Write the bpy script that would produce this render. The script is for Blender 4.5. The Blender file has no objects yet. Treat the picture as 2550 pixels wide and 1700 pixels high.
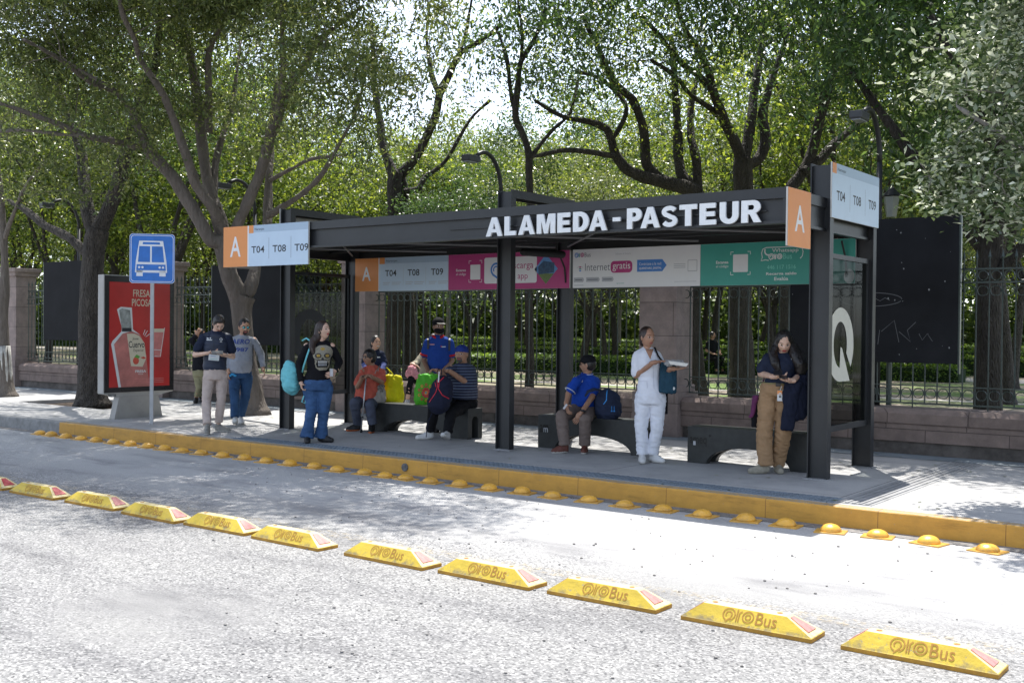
import bpy, bmesh, math, random
import numpy as np
from mathutils import Vector, Matrix, noise
from mathutils.bvhtree import BVHTree
rnd = random.Random(7)
R = math.radians
SC = bpy.context.scene
COL = SC.collection

# ------------------------------------------------------------------ camera, sky, sun, exposure
cam = bpy.data.objects.new('camera', bpy.data.cameras.new('camera'))
COL.objects.link(cam)
cr = Vector((0.80029929, 0.59951761, 0.00998376)); cu = Vector((-0.01546098, 0.00398807, 0.99987252)); cf = Vector((-0.59940137, 0.80035163, -0.01246078))
m = Matrix.Identity(4)
for i in range(3):
    m[i][0] = cr[i]; m[i][1] = cu[i]; m[i][2] = -cf[i]
m.translation = (0, 0, 1.5)
cam.matrix_world = m
cam.data.sensor_width = 36.0
cam.data.lens = 36.0 * 2714.9 / 2550
cam.data.clip_start = 0.1; cam.data.clip_end = 600
SC.camera = cam
SUN = Vector((-0.235, 0.372, 1.0)).normalized()          # towards the sun
world = bpy.data.worlds.new('World'); SC.world = world; world.use_nodes = True
wn = world.node_tree; wn.nodes.clear()
sky = wn.nodes.new('ShaderNodeTexSky'); sky.sky_type = 'NISHITA'; sky.sun_disc = False
sky.sun_elevation = R(66.2); sky.sun_rotation = R(-32.3); sky.air_density = 1.0; sky.dust_density = 4.5; sky.ozone_density = 1.0; sky.altitude = 1800
bg = wn.nodes.new('ShaderNodeBackground'); bg.inputs[1].default_value = 0.15
wo = wn.nodes.new('ShaderNodeOutputWorld')
hz = wn.nodes.new('ShaderNodeHueSaturation'); hz.inputs['Saturation'].default_value = 0.62; hz.inputs['Value'].default_value = 1.08      # hazy, nearly white sky
wn.links.new(sky.outputs[0], hz.inputs['Color']); wn.links.new(hz.outputs[0], bg.inputs[0]); wn.links.new(bg.outputs[0], wo.inputs[0])
sl = bpy.data.lights.new('sun', 'SUN'); sl.energy = 3.7; sl.angle = R(0.53); sl.color = (1.0, 0.965, 0.91)
so = bpy.data.objects.new('sun', sl); COL.objects.link(so); so.rotation_euler = SUN.to_track_quat('Z', 'Y').to_euler()
SC.view_settings.view_transform = 'Standard'; SC.view_settings.look = 'None'
SC.view_settings.exposure = 1.2; SC.view_settings.gamma = 1.0
SC.cycles.max_bounces = 6; SC.cycles.transparent_max_bounces = 12; SC.cycles.use_denoising = True

# ------------------------------------------------------------------ materials
MATS = {}
def mat(name, col, rough=0.6, metal=0.0, var=0.12, vs=6.0, bump=0.0, bs=40.0, spec=0.4, col2=None, stretch=(1, 1, 1), trans=0.0, alpha=1.0):
    if name in MATS: return MATS[name]
    M = bpy.data.materials.new(name); M.use_nodes = True
    nt = M.node_tree; N = nt.nodes; L = nt.links
    b = N['Principled BSDF']; b.inputs['Roughness'].default_value = rough; b.inputs['Metallic'].default_value = metal
    b.inputs['Specular IOR Level'].default_value = spec
    b.inputs['Base Color'].default_value = (*col, 1)
    if trans: b.inputs['Transmission Weight'].default_value = trans
    if alpha < 1: b.inputs['Alpha'].default_value = alpha
    if var or bump:
        tc = N.new('ShaderNodeTexCoord'); mp = N.new('ShaderNodeMapping'); mp.inputs['Scale'].default_value = stretch
        L.new(tc.outputs['Object'], mp.inputs[0])
    if var:
        nz = N.new('ShaderNodeTexNoise'); nz.inputs['Scale'].default_value = vs; nz.inputs['Detail'].default_value = 6; nz.inputs['Roughness'].default_value = 0.65
        L.new(mp.outputs[0], nz.inputs[0])
        mr = N.new('ShaderNodeMapRange'); mr.inputs[1].default_value = 0.3; mr.inputs[2].default_value = 0.7
        L.new(nz.outputs[0], mr.inputs[0])
        mx = N.new('ShaderNodeMix'); mx.data_type = 'RGBA'
        c2 = col2 if col2 else tuple(min(1, c * (1 + var)) for c in col)
        c1 = col if col2 else tuple(c * (1 - var) for c in col)
        mx.inputs[6].default_value = (*c1, 1); mx.inputs[7].default_value = (*c2, 1)
        L.new(mr.outputs[0], mx.inputs[0]); L.new(mx.outputs[2], b.inputs['Base Color'])
    if bump:
        n2 = N.new('ShaderNodeTexNoise'); n2.inputs['Scale'].default_value = bs; n2.inputs['Detail'].default_value = 5
        L.new(mp.outputs[0], n2.inputs[0])
        bp = N.new('ShaderNodeBump'); bp.inputs['Strength'].default_value = bump; bp.inputs['Distance'].default_value = 0.01
        L.new(n2.outputs[0], bp.inputs['Height']); L.new(bp.outputs[0], b.inputs['Normal'])
    MATS[name] = M
    return M
def nodes_of(name):
    M = bpy.data.materials.new(name); M.use_nodes = True; MATS[name] = M
    nt = M.node_tree
    return M, nt.nodes, nt.links, nt.nodes['Principled BSDF']
def nd(N, t, **kw):
    n = N.new(t)
    for k, v in kw.items():
        if k in ('Scale', 'Detail', 'Roughness', 'Distortion', 'Randomness'): n.inputs[k].default_value = v
        else: setattr(n, k, v)
    return n
def ramp(N, pts):
    r = N.new('ShaderNodeValToRGB'); e = r.color_ramp.elements
    while len(e) < len(pts): e.new(0.5)
    for i, (p, c) in enumerate(pts):
        e[i].position = p; e[i].color = (*c, 1) if len(c) == 3 else c
    return r

def leaf_mat(name, c1, c2, c3, trans=0.35, rough=0.42):
    M, N, L, b = nodes_of(name)
    g = N.new('ShaderNodeNewGeometry')
    rp = ramp(N, [(0.0, c1), (0.55, c2), (1.0, c3)])
    L.new(g.outputs['Random Per Island'], rp.inputs[0])
    L.new(rp.outputs[0], b.inputs['Base Color']); b.inputs['Roughness'].default_value = rough; b.inputs['Specular IOR Level'].default_value = 0.5
    t = N.new('ShaderNodeBsdfTranslucent')
    hv = N.new('ShaderNodeHueSaturation'); hv.inputs['Hue'].default_value = 0.474; hv.inputs['Saturation'].default_value = 1.1; hv.inputs['Value'].default_value = 2.4
    L.new(rp.outputs[0], hv.inputs['Color']); L.new(hv.outputs[0], t.inputs[0])
    mx = N.new('ShaderNodeMixShader'); mx.inputs[0].default_value = trans
    L.new(b.outputs[0], mx.inputs[1]); L.new(t.outputs[0], mx.inputs[2]); L.new(mx.outputs[0], N['Material Output'].inputs[0])
    return M
def bark_mat(name, c1, c2, bump=0.9, vs=9):
    M, N, L, b = nodes_of(name)
    tc = N.new('ShaderNodeTexCoord'); mp = N.new('ShaderNodeMapping'); mp.inputs['Scale'].default_value = (1, 1, 0.28)
    L.new(tc.outputs['Object'], mp.inputs[0])
    n1 = nd(N, 'ShaderNodeTexNoise', Scale=vs, Detail=8, Roughness=0.7); L.new(mp.outputs[0], n1.inputs[0])
    n2 = nd(N, 'ShaderNodeTexVoronoi', Scale=vs * 3.2, feature='DISTANCE_TO_EDGE'); L.new(mp.outputs[0], n2.inputs[0])
    rp = ramp(N, [(0.32, c1), (0.68, c2)]); L.new(n1.outputs[0], rp.inputs[0])
    L.new(rp.outputs[0], b.inputs['Base Color']); b.inputs['Roughness'].default_value = 0.9
    ad = N.new('ShaderNodeMath'); ad.operation = 'MULTIPLY_ADD'; ad.inputs[1].default_value = 1.2
    L.new(n2.outputs[0], ad.inputs[0]); L.new(n1.outputs[0], ad.inputs[2])
    bp = N.new('ShaderNodeBump'); bp.inputs['Strength'].default_value = bump; bp.inputs['Distance'].default_value = 0.06
    L.new(ad.outputs[0], bp.inputs['Height']); L.new(bp.outputs[0], b.inputs['Normal'])
    return M

# ------------------------------------------------------------------ object helpers
def tag(o, label=None, cat=None, group=None, kind=None):
    if label: o['label'] = label
    if cat: o['category'] = cat
    if group: o['group'] = group
    if kind: o['kind'] = kind
    return o
def thing(name, label, cat, loc=(0, 0, 0), rz=0.0, group=None):
    o = bpy.data.objects.new(name, None); COL.objects.link(o); o.empty_display_size = 0.2
    o.location = loc; o.rotation_euler = (0, 0, rz)
    return tag(o, label, cat, group)
def copy_tree(o, parent=None):
    c = o.copy(); COL.objects.link(c)
    if parent: c.parent = parent
    for ch in list(o.children): copy_tree(ch, c)
    return c
def link(name, me, mats, parent=None, smooth=False):
    if not isinstance(mats, (list, tuple)): mats = [mats]
    for k in mats: me.materials.append(k)
    if smooth: me.polygons.foreach_set('use_smooth', [True] * len(me.polygons))
    o = bpy.data.objects.new(name, me); COL.objects.link(o)
    if parent: o.parent = parent
    return o
ID = Matrix.Identity(4)
class MB:
    """collects shapes, links them as one mesh"""
    def __init__(s): s.v = []; s.f = []; s.m = []
    def add(s, vs, fs, mi=0, M=None):
        n = len(s.v)
        if M is not None: vs = [tuple(M @ Vector(p)) for p in vs]
        s.v += [tuple(p) for p in vs]
        s.f += [tuple(i + n for i in f) for f in fs]; s.m += [mi] * len(fs)
        return s
    def box(s, x0, x1, y0, y1, z0, z1, mi=0, M=None):
        vs = [(x, y, z) for z in (z0, z1) for y in (y0, y1) for x in (x0, x1)]
        return s.add(vs, [(0, 2, 3, 1), (4, 5, 7, 6), (0, 1, 5, 4), (2, 6, 7, 3), (0, 4, 6, 2), (1, 3, 7, 5)], mi, M)
    def bbox(s, x0, x1, y0, y1, z0, z1, c=0.004, mi=0, M=None):
        """box with chamfered edges"""
        bm = bmesh.new(); bmesh.ops.create_cube(bm, size=1)
        for v in bm.verts: v.co = ((x0 + x1) / 2 + v.co.x * (x1 - x0), (y0 + y1) / 2 + v.co.y * (y1 - y0), (z0 + z1) / 2 + v.co.z * (z1 - z0))
        bmesh.ops.bevel(bm, geom=bm.edges[:], offset=c, segments=2, affect='EDGES', profile=0.6)
        bm.verts.index_update()
        s.add([v.co[:] for v in bm.verts], [[v.index for v in f.verts] for f in bm.faces], mi, M); bm.free(); return s
    def prism(s, pts, a, b, ax='y', mi=0, M=None, cap=True):
        """polygon (u,w) extruded along ax between a and b"""
        def P(u, w, t): return {'y': (u, t, w), 'x': (t, u, w), 'z': (u, w, t)}[ax]
        n = len(pts); vs = [P(u, w, a) for u, w in pts] + [P(u, w, b) for u, w in pts]
        fs = [(i, (i + 1) % n, n + (i + 1) % n, n + i) for i in range(n)]
        if cap: fs += [tuple(range(n))[::-1], tuple(range(n, 2 * n))]
        return s.add(vs, fs, mi, M)
    def tube(s, pts, rad, n=8, mi=0, cap=True, M=None, flat=1.0):
        pts = [Vector(p) for p in pts]
        if not isinstance(rad, (list, tuple)): rad = [rad] * len(pts)
        vs = []; t0 = (pts[1] - pts[0]).normalized()
        u = t0.orthogonal().normalized()
        for i, p in enumerate(pts):
            t = (pts[min(i + 1, len(pts) - 1)] - pts[max(i - 1, 0)])
            t = t.normalized() if t.length > 1e-9 else t0
            u = (u - t * u.dot(t)); u = u.normalized() if u.length > 1e-6 else t.orthogonal().normalized()
            w = t.cross(u)
            for k in range(n):
                a = 2 * math.pi * k / n
                vs.append(p + (u * math.cos(a) + w * math.sin(a) * flat) * rad[i])
        fs = [(i * n + k, i * n + (k + 1) % n, (i + 1) * n + (k + 1) % n, (i + 1) * n + k) for i in range(len(pts) - 1) for k in range(n)]
        if cap: fs += [tuple(range(n))[::-1], tuple(range((len(pts) - 1) * n, len(pts) * n))]
        return s.add(vs, fs, mi, M)
    def ball(s, c, r, nu=12, nv=8, mi=0, M=None, z0=-1.0):
        if not isinstance(r, (list, tuple)): r = (r, r, r)
        vs = []; fs = []
        for j in range(nv + 1):
            th = math.pi * j / nv
            for i in range(nu):
                ph = 2 * math.pi * i / nu
                vs.append((c[0] + r[0] * math.sin(th) * math.cos(ph), c[1] + r[1] * math.sin(th) * math.sin(ph), c[2] + r[2] * max(z0, math.cos(th))))
        for j in range(nv):
            for i in range(nu): fs.append((j * nu + i, (j + 1) * nu + i, (j + 1) * nu + (i + 1) % nu, j * nu + (i + 1) % nu))
        return s.add(vs, fs, mi, M)
    def cap(s, p0, p1, r0, r1=None, n=12, mi=0):
        """tapered capsule, closed"""
        r1 = r0 if r1 is None else r1
        p0 = Vector(p0); p1 = Vector(p1); d = p1 - p0; L = max(d.length, 1e-5); d = d / L
        pts = []; rr = []
        for a in (0, 25, 50, 75, 90): pts.append(p0 - d * r0 * math.cos(R(a))); rr.append(max(1e-4, r0 * math.sin(R(a))))
        for a in (90, 75, 50, 25, 0): pts.append(p1 + d * r1 * math.cos(R(a))); rr.append(max(1e-4, r1 * math.sin(R(a))))
        return s.tube(pts, rr, n, mi)
    def loft(s, secs, n=20, mi=0):
        """closed stack of ellipses (centre, rx, ry) in horizontal planes"""
        vs = []
        for c, rx, ry in secs:
            for k in range(n):
                a = 2 * math.pi * k / n; vs.append((c[0] + rx * math.cos(a), c[1] + ry * math.sin(a), c[2]))
        fs = [(i * n + k, i * n + (k + 1) % n, (i + 1) * n + (k + 1) % n, (i + 1) * n + k) for i in range(len(secs) - 1) for k in range(n)]
        fs += [tuple(range(n))[::-1], tuple(range((len(secs) - 1) * n, len(secs) * n))]
        return s.add(vs, fs, mi)
    def mesh(s, name='m'):
        me = bpy.data.meshes.new(name); me.from_pydata(s.v, [], s.f)
        me.polygons.foreach_set('material_index', s.m); me.update(); return me
    def build(s, name, mats, parent=None, smooth=False):
        me = s.mesh(name); o = link(name, me, mats, parent, smooth)
        if smooth and smooth != True:
            pass
        return o
def fix_normals(me):
    bm = bmesh.new(); bm.from_mesh(me); bmesh.ops.recalc_face_normals(bm, faces=bm.faces[:]); bm.to_mesh(me); bm.free()

# flat printed graphics (signs, prints, lettering)
_txt = {}
def text_geo(s, bold=0.0, shear=0.0):
    k = (s, bold, shear)
    if k in _txt: return _txt[k]
    c = bpy.data.curves.new('t', 'FONT'); c.body = s; c.size = 1; c.offset = bold; c.resolution_u = 3; c.shear = shear
    o = bpy.data.objects.new('t', c); COL.objects.link(o)
    bpy.context.view_layer.update()
    me = bpy.data.meshes.new_from_object(o.evaluated_get(bpy.context.evaluated_depsgraph_get()))
    vs = [(v.co.x, v.co.y) for v in me.vertices]; fs = [tuple(p.vertices) for p in me.polygons]
    bpy.data.objects.remove(o); bpy.data.meshes.remove(me); bpy.data.curves.remove(c)
    x0 = min(v[0] for v in vs); x1 = max(v[0] for v in vs); y0 = min(v[1] for v in vs); y1 = max(v[1] for v in vs)
    vs = [((x - x0) / (x1 - x0), (y - y0) / (y1 - y0)) for x, y in vs]
    _txt[k] = (vs, fs); return _txt[k]
class G2:
    """flat shapes in a plane: (u, w) and a layer height"""
    def __init__(s): s.mb = MB(); s.mats = []
    def mi(s, m):
        if m not in s.mats: s.mats.append(m)
        return s.mats.index(m)
    def poly(s, pts, m, l=1): s.mb.add([(x, y, l) for x, y in pts], [tuple(range(len(pts)))], s.mi(m)); return s
    def rect(s, x0, y0, x1, y1, m, l=1): return s.poly([(x0, y0), (x1, y0), (x1, y1), (x0, y1)], m, l)
    def rrect(s, x0, y0, x1, y1, r, m, l=1):
        pts = []
        for cx, cy, a0 in ((x1 - r, y0 + r, -90), (x1 - r, y1 - r, 0), (x0 + r, y1 - r, 90), (x0 + r, y0 + r, 180)):
            for k in range(7): a = R(a0 + 15 * k); pts.append((cx + r * math.cos(a), cy + r * math.sin(a)))
        return s.poly(pts, m, l)
    def disc(s, x, y, rx, ry, m, l=1, n=24): return s.poly([(x + rx * math.cos(2 * math.pi * k / n), y + ry * math.sin(2 * math.pi * k / n)) for k in range(n)], m, l)
    def line(s, pts, w, m, l=1, closed=False):
        pts = [Vector(p) for p in pts]; n = len(pts); vs = []
        for i, p in enumerate(pts):
            a = pts[(i - 1) % n] if (closed or i > 0) else p; b = pts[(i + 1) % n] if (closed or i < n - 1) else p
            t = (b - a).normalized(); q = Vector((-t.y, t.x)) * w / 2
            vs += [(p.x + q.x, p.y + q.y, l), (p.x - q.x, p.y - q.y, l)]
        fs = [(2 * i, 2 * i + 1, (2 * i + 3) % (2 * n), (2 * i + 2) % (2 * n)) for i in range(n if closed else n - 1)]
        s.mb.add(vs, fs, s.mi(m)); return s
    def arc(s, x, y, r, a0, a1, w, m, l=1, n=20):
        return s.line([(x + r * math.cos(R(a0 + (a1 - a0) * k / n)), y + r * math.sin(R(a0 + (a1 - a0) * k / n))) for k in range(n + 1)], w, m, l)
    def text(s, t, x0, y0, x1, y1, m, l=1, bold=0.0, shear=0.0):
        vs, fs = text_geo(t, bold, shear)
        s.mb.add([(x0 + u * (x1 - x0), y0 + w * (y1 - y0), l) for u, w in vs], fs, s.mi(m)); return s
    def logo(s, x0, y0, h, m, w=0.09, l=1, m2=None, m3=None, bus=None):
        """the rounded q-r-o mark and the word Bus, height h"""
        m2 = m2 or m; m3 = m3 or m; bus = bus or m; W = h * w; r = h * 0.42; cy = y0 + h * 0.5
        s.arc(x0 + r, cy, r, -75, 250, W, m, l); s.arc(x0 + r, cy, r * 0.5, -40, 215, W, m, l)
        s.line([(x0 + r * 0.6, cy - r * 1.3), (x0 + r * 1.45, cy - r * 0.45)], W, m, l)
        x = x0 + 2.35 * r
        s.line([(x, cy - r), (x, cy + r)], W, m2, l); s.line([(x + r * .35, cy - r), (x + r * .35, cy + r * .45), (x + r * .75, cy + r * .8)], W, m2, l)
        x += 1.85 * r
        s.arc(x, cy, r * 0.9, 0, 360, W, m3, l); s.arc(x, cy, r * 0.42, 0, 360, W, m3, l)
        x += 1.35 * r
        s.text('Bus', x, cy - r, x + 3.4 * r, cy + r * 1.05, bus, l, bold=0.0)
        return s
    def build(s, name, parent, M=ID, step=0.001):
        mb = MB(); mb.f = s.mb.f; mb.m = s.mb.m
        mb.v = [tuple(M @ Vector((x, y, l * step))) for x, y, l in s.mb.v]
        return mb.build(name, s.mats, parent)
def front(x, y, z):      # plane facing -Y: u -> +X, w -> +Z, layers towards -Y
    return Matrix(((1, 0, 0, x), (0, 0, -1, y), (0, 1, 0, z), (0, 0, 0, 1)))
def side(x, y, z):       # plane facing +X: u -> +Y, w -> +Z, layers towards +X
    return Matrix(((0, 0, 1, x), (1, 0, 0, y), (0, 1, 0, z), (0, 0, 0, 1)))

# ------------------------------------------------------------------ setting: road, kerb, pavement, park ground
RZ = -0.172                                     # road level; the pavement is z = 0
def road_mat():
    M, N, L, b = nodes_of('road')
    tc = N.new('ShaderNodeTexCoord'); O = tc.outputs['Object']
    sp = N.new('ShaderNodeSeparateXYZ'); L.new(O, sp.inputs[0])
    vo = nd(N, 'ShaderNodeTexVoronoi', Scale=80, Randomness=1.0); L.new(O, vo.inputs[0])
    ch = N.new('ShaderNodeSeparateColor'); L.new(vo.outputs['Color'], ch.inputs[0])
    chips = ramp(N, [(0.0, (0.06, 0.06, 0.062)), (0.10, (0.12, 0.12, 0.12)), (0.25, (0.175, 0.174, 0.172)), (0.7, (0.235, 0.232, 0.228)), (1.0, (0.37, 0.365, 0.355))])
    L.new(ch.outputs[0], chips.inputs[0])
    fine = nd(N, 'ShaderNodeTexNoise', Scale=160, Detail=3, Roughness=0.7); L.new(O, fine.inputs[0])
    sm = ramp(N, [(0.3, (0.17, 0.169, 0.167)), (0.7, (0.245, 0.242, 0.237))]); L.new(fine.outputs[0], sm.inputs[0])
    # rough outside the bus lane, smooth inside, broken up by patches
    big = nd(N, 'ShaderNodeTexNoise', Scale=0.55, Detail=5, Roughness=0.6); L.new(O, big.inputs[0])
    a = N.new('ShaderNodeMapRange'); a.inputs[1].default_value = 5.4; a.inputs[2].default_value = 7.2; a.inputs[3].default_value = 0.0; a.inputs[4].default_value = 0.42
    L.new(sp.outputs['Y'], a.inputs[0])
    pv = N.new('ShaderNodeVectorMath'); pv.operation = 'DISTANCE'; pv.inputs[1].default_value = (-5.55, 3.95, RZ); L.new(O, pv.inputs[0])
    pm = N.new('ShaderNodeMapRange'); pm.inputs[1].default_value = 0.2; pm.inputs[2].default_value = 1.3; pm.inputs[3].default_value = 0.34; pm.inputs[4].default_value = 0.0
    L.new(pv.outputs['Value'], pm.inputs[0])
    s1 = N.new('ShaderNodeMath'); s1.operation = 'ADD'; L.new(a.outputs[0], s1.inputs[0]); L.new(pm.outputs[0], s1.inputs[1])
    s2 = N.new('ShaderNodeMath'); s2.operation = 'ADD'; L.new(s1.outputs[0], s2.inputs[0]); L.new(big.outputs[0], s2.inputs[1])
    mk = ramp(N, [(0.66, (0, 0, 0)), (0.86, (1, 1, 1))]); L.new(s2.outputs[0], mk.inputs[0])
    mx = N.new('ShaderNodeMix'); mx.data_type = 'RGBA'; L.new(mk.outputs[0], mx.inputs[0]); L.new(chips.outputs[0], mx.inputs[6]); L.new(sm.outputs[0], mx.inputs[7])
    # long soft stains along the lane
    mp = N.new('ShaderNodeMapping'); mp.inputs['Scale'].default_value = (0.5, 1.5, 1); L.new(O, mp.inputs[0])
    st = nd(N, 'ShaderNodeTexNoise', Scale=1.6, Detail=7, Roughness=0.62); L.new(mp.outputs[0], st.inputs[0])
    sr = ramp(N, [(0.30, (0.62, 0.62, 0.64)), (0.5, (1, 1, 1)), (0.75, (1.12, 1.12, 1.1))]); L.new(st.outputs[0], sr.inputs[0])
    mu = N.new('ShaderNodeMix'); mu.data_type = 'RGBA'; mu.blend_type = 'MULTIPLY'; mu.inputs[0].default_value = 1
    L.new(mx.outputs[2], mu.inputs[6]); L.new(sr.outputs[0], mu.inputs[7])
    # scattered dark stones
    v2 = nd(N, 'ShaderNodeTexVoronoi', Scale=9); L.new(O, v2.inputs[0])
    dk = ramp(N, [(0.035, (0.25, 0.25, 0.25)), (0.055, (1, 1, 1))]); L.new(v2.outputs['Distance'], dk.inputs[0])
    m3 = N.new('ShaderNodeMix'); m3.data_type = 'RGBA'; m3.blend_type = 'MULTIPLY'; m3.inputs[0].default_value = 1
    L.new(mu.outputs[2], m3.inputs[6]); L.new(dk.outputs[0], m3.inputs[7])
    # dusty pale lane
    la = N.new('ShaderNodeMapRange'); la.inputs[1].default_value = 5.9; la.inputs[2].default_value = 7.6; la.inputs[3].default_value = 1.0; la.inputs[4].default_value = 1.95
    L.new(sp.outputs['Y'], la.inputs[0])
    m4 = N.new('ShaderNodeVectorMath'); m4.operation = 'SCALE'; L.new(m3.outputs[2], m4.inputs[0]); L.new(la.outputs[0], m4.inputs['Scale'])
    L.new(m4.outputs[0], b.inputs['Base Color']); b.inputs['Roughness'].default_value = 0.85
    bp = N.new('ShaderNodeBump'); bp.inputs['Strength'].default_value = 0.75; bp.inputs['Distance'].default_value = 0.006
    L.new(vo.outputs['Distance'], bp.inputs['Height']); L.new(bp.outputs[0], b.inputs['Normal'])
    return M
def pavement_mat():
    M, N, L, b = nodes_of('pavement')
    tc = N.new('ShaderNodeTexCoord'); O = tc.outputs['Object']
    n1 = nd(N, 'ShaderNodeTexNoise', Scale=2.3, Detail=8, Roughness=0.68); L.new(O, n1.inputs[0])
    n2 = nd(N, 'ShaderNodeTexNoise', Scale=120, Detail=3, Roughness=0.7); L.new(O, n2.inputs[0])
    r1 = ramp(N, [(0.28, (0.30, 0.30, 0.30)), (0.55, (0.40, 0.395, 0.385)), (0.8, (0.46, 0.45, 0.435))]); L.new(n1.outputs[0], r1.inputs[0])
    r2 = ramp(N, [(0.3, (0.8, 0.8, 0.8)), (0.7, (1.15, 1.15, 1.15))]); L.new(n2.outputs[0], r2.inputs[0])
    br = N.new('ShaderNodeTexBrick'); br.inputs['Scale'].default_value = 1.0; br.inputs['Mortar Size'].default_value = 0.006; br.inputs['Brick Width'].default_value = 2.6; br.inputs['Row Height'].default_value = 1.45
    br.offset = 0.0; br.inputs['Color1'].default_value = (1, 1, 1, 1); br.inputs['Color2'].default_value = (0.93, 0.93, 0.93, 1); br.inputs['Mortar'].default_value = (0.3, 0.3, 0.3, 1)
    mp = N.new('ShaderNodeMapping'); mp.inputs['Location'].default_value = (0.9, 0.4, 0); L.new(O, mp.inputs[0]); L.new(mp.outputs[0], br.inputs[0])
    a = N.new('ShaderNodeMix'); a.data_type = 'RGBA'; a.blend_type = 'MULTIPLY'; a.inputs[0].default_value = 1; L.new(r1.outputs[0], a.inputs[6]); L.new(r2.outputs[0], a.inputs[7])
    c = N.new('ShaderNodeMix'); c.data_type = 'RGBA'; c.blend_type = 'MULTIPLY'; c.inputs[0].default_value = 1; L.new(a.outputs[2], c.inputs[6]); L.new(br.outputs[0], c.inputs[7])
    L.new(c.outputs[2], b.inputs['Base Color']); b.inputs['Roughness'].default_value = 0.8
    bp = N.new('ShaderNodeBump'); bp.inputs['Strength'].default_value = 0.35; bp.inputs['Distance'].default_value = 0.003
    L.new(n2.outputs[0], bp.inputs['Height']); L.new(bp.outputs[0], b.inputs['Normal'])
    return M
def grass_mat():
    M, N, L, b = nodes_of('park_soil_grass')
    tc = N.new('ShaderNodeTexCoord'); O = tc.outputs['Object']
    n1 = nd(N, 'ShaderNodeTexNoise', Scale=0.35, Detail=7, Roughness=0.62); L.new(O, n1.inputs[0])
    n2 = nd(N, 'ShaderNodeTexNoise', Scale=14, Detail=6, Roughness=0.7); L.new(O, n2.inputs[0])
    s = ramp(N, [(0.3, (0.15, 0.12, 0.085)), (0.7, (0.36, 0.30, 0.24))]); L.new(n2.outputs[0], s.inputs[0])
    g = ramp(N, [(0.3, (0.06, 0.10, 0.02)), (0.7, (0.19, 0.28, 0.07))]); L.new(n2.outputs[0], g.inputs[0])
    k = ramp(N, [(0.44, (0, 0, 0)), (0.56, (1, 1, 1))]); L.new(n1.outputs[0], k.inputs[0])
    mx = N.new('ShaderNodeMix'); mx.data_type = 'RGBA'; L.new(k.outputs[0], mx.inputs[0]); L.new(s.outputs[0], mx.inputs[6]); L.new(g.outputs[0], mx.inputs[7])
    L.new(mx.outputs[2], b.inputs['Base Color']); b.inputs['Roughness'].default_value = 0.95
    bp = N.new('ShaderNodeBump'); bp.inputs['Strength'].default_value = 0.8; bp.inputs['Distance'].default_value = 0.03
    L.new(n2.outputs[0], bp.inputs['Height']); L.new(bp.outputs[0], b.inputs['Normal'])
    return M
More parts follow.
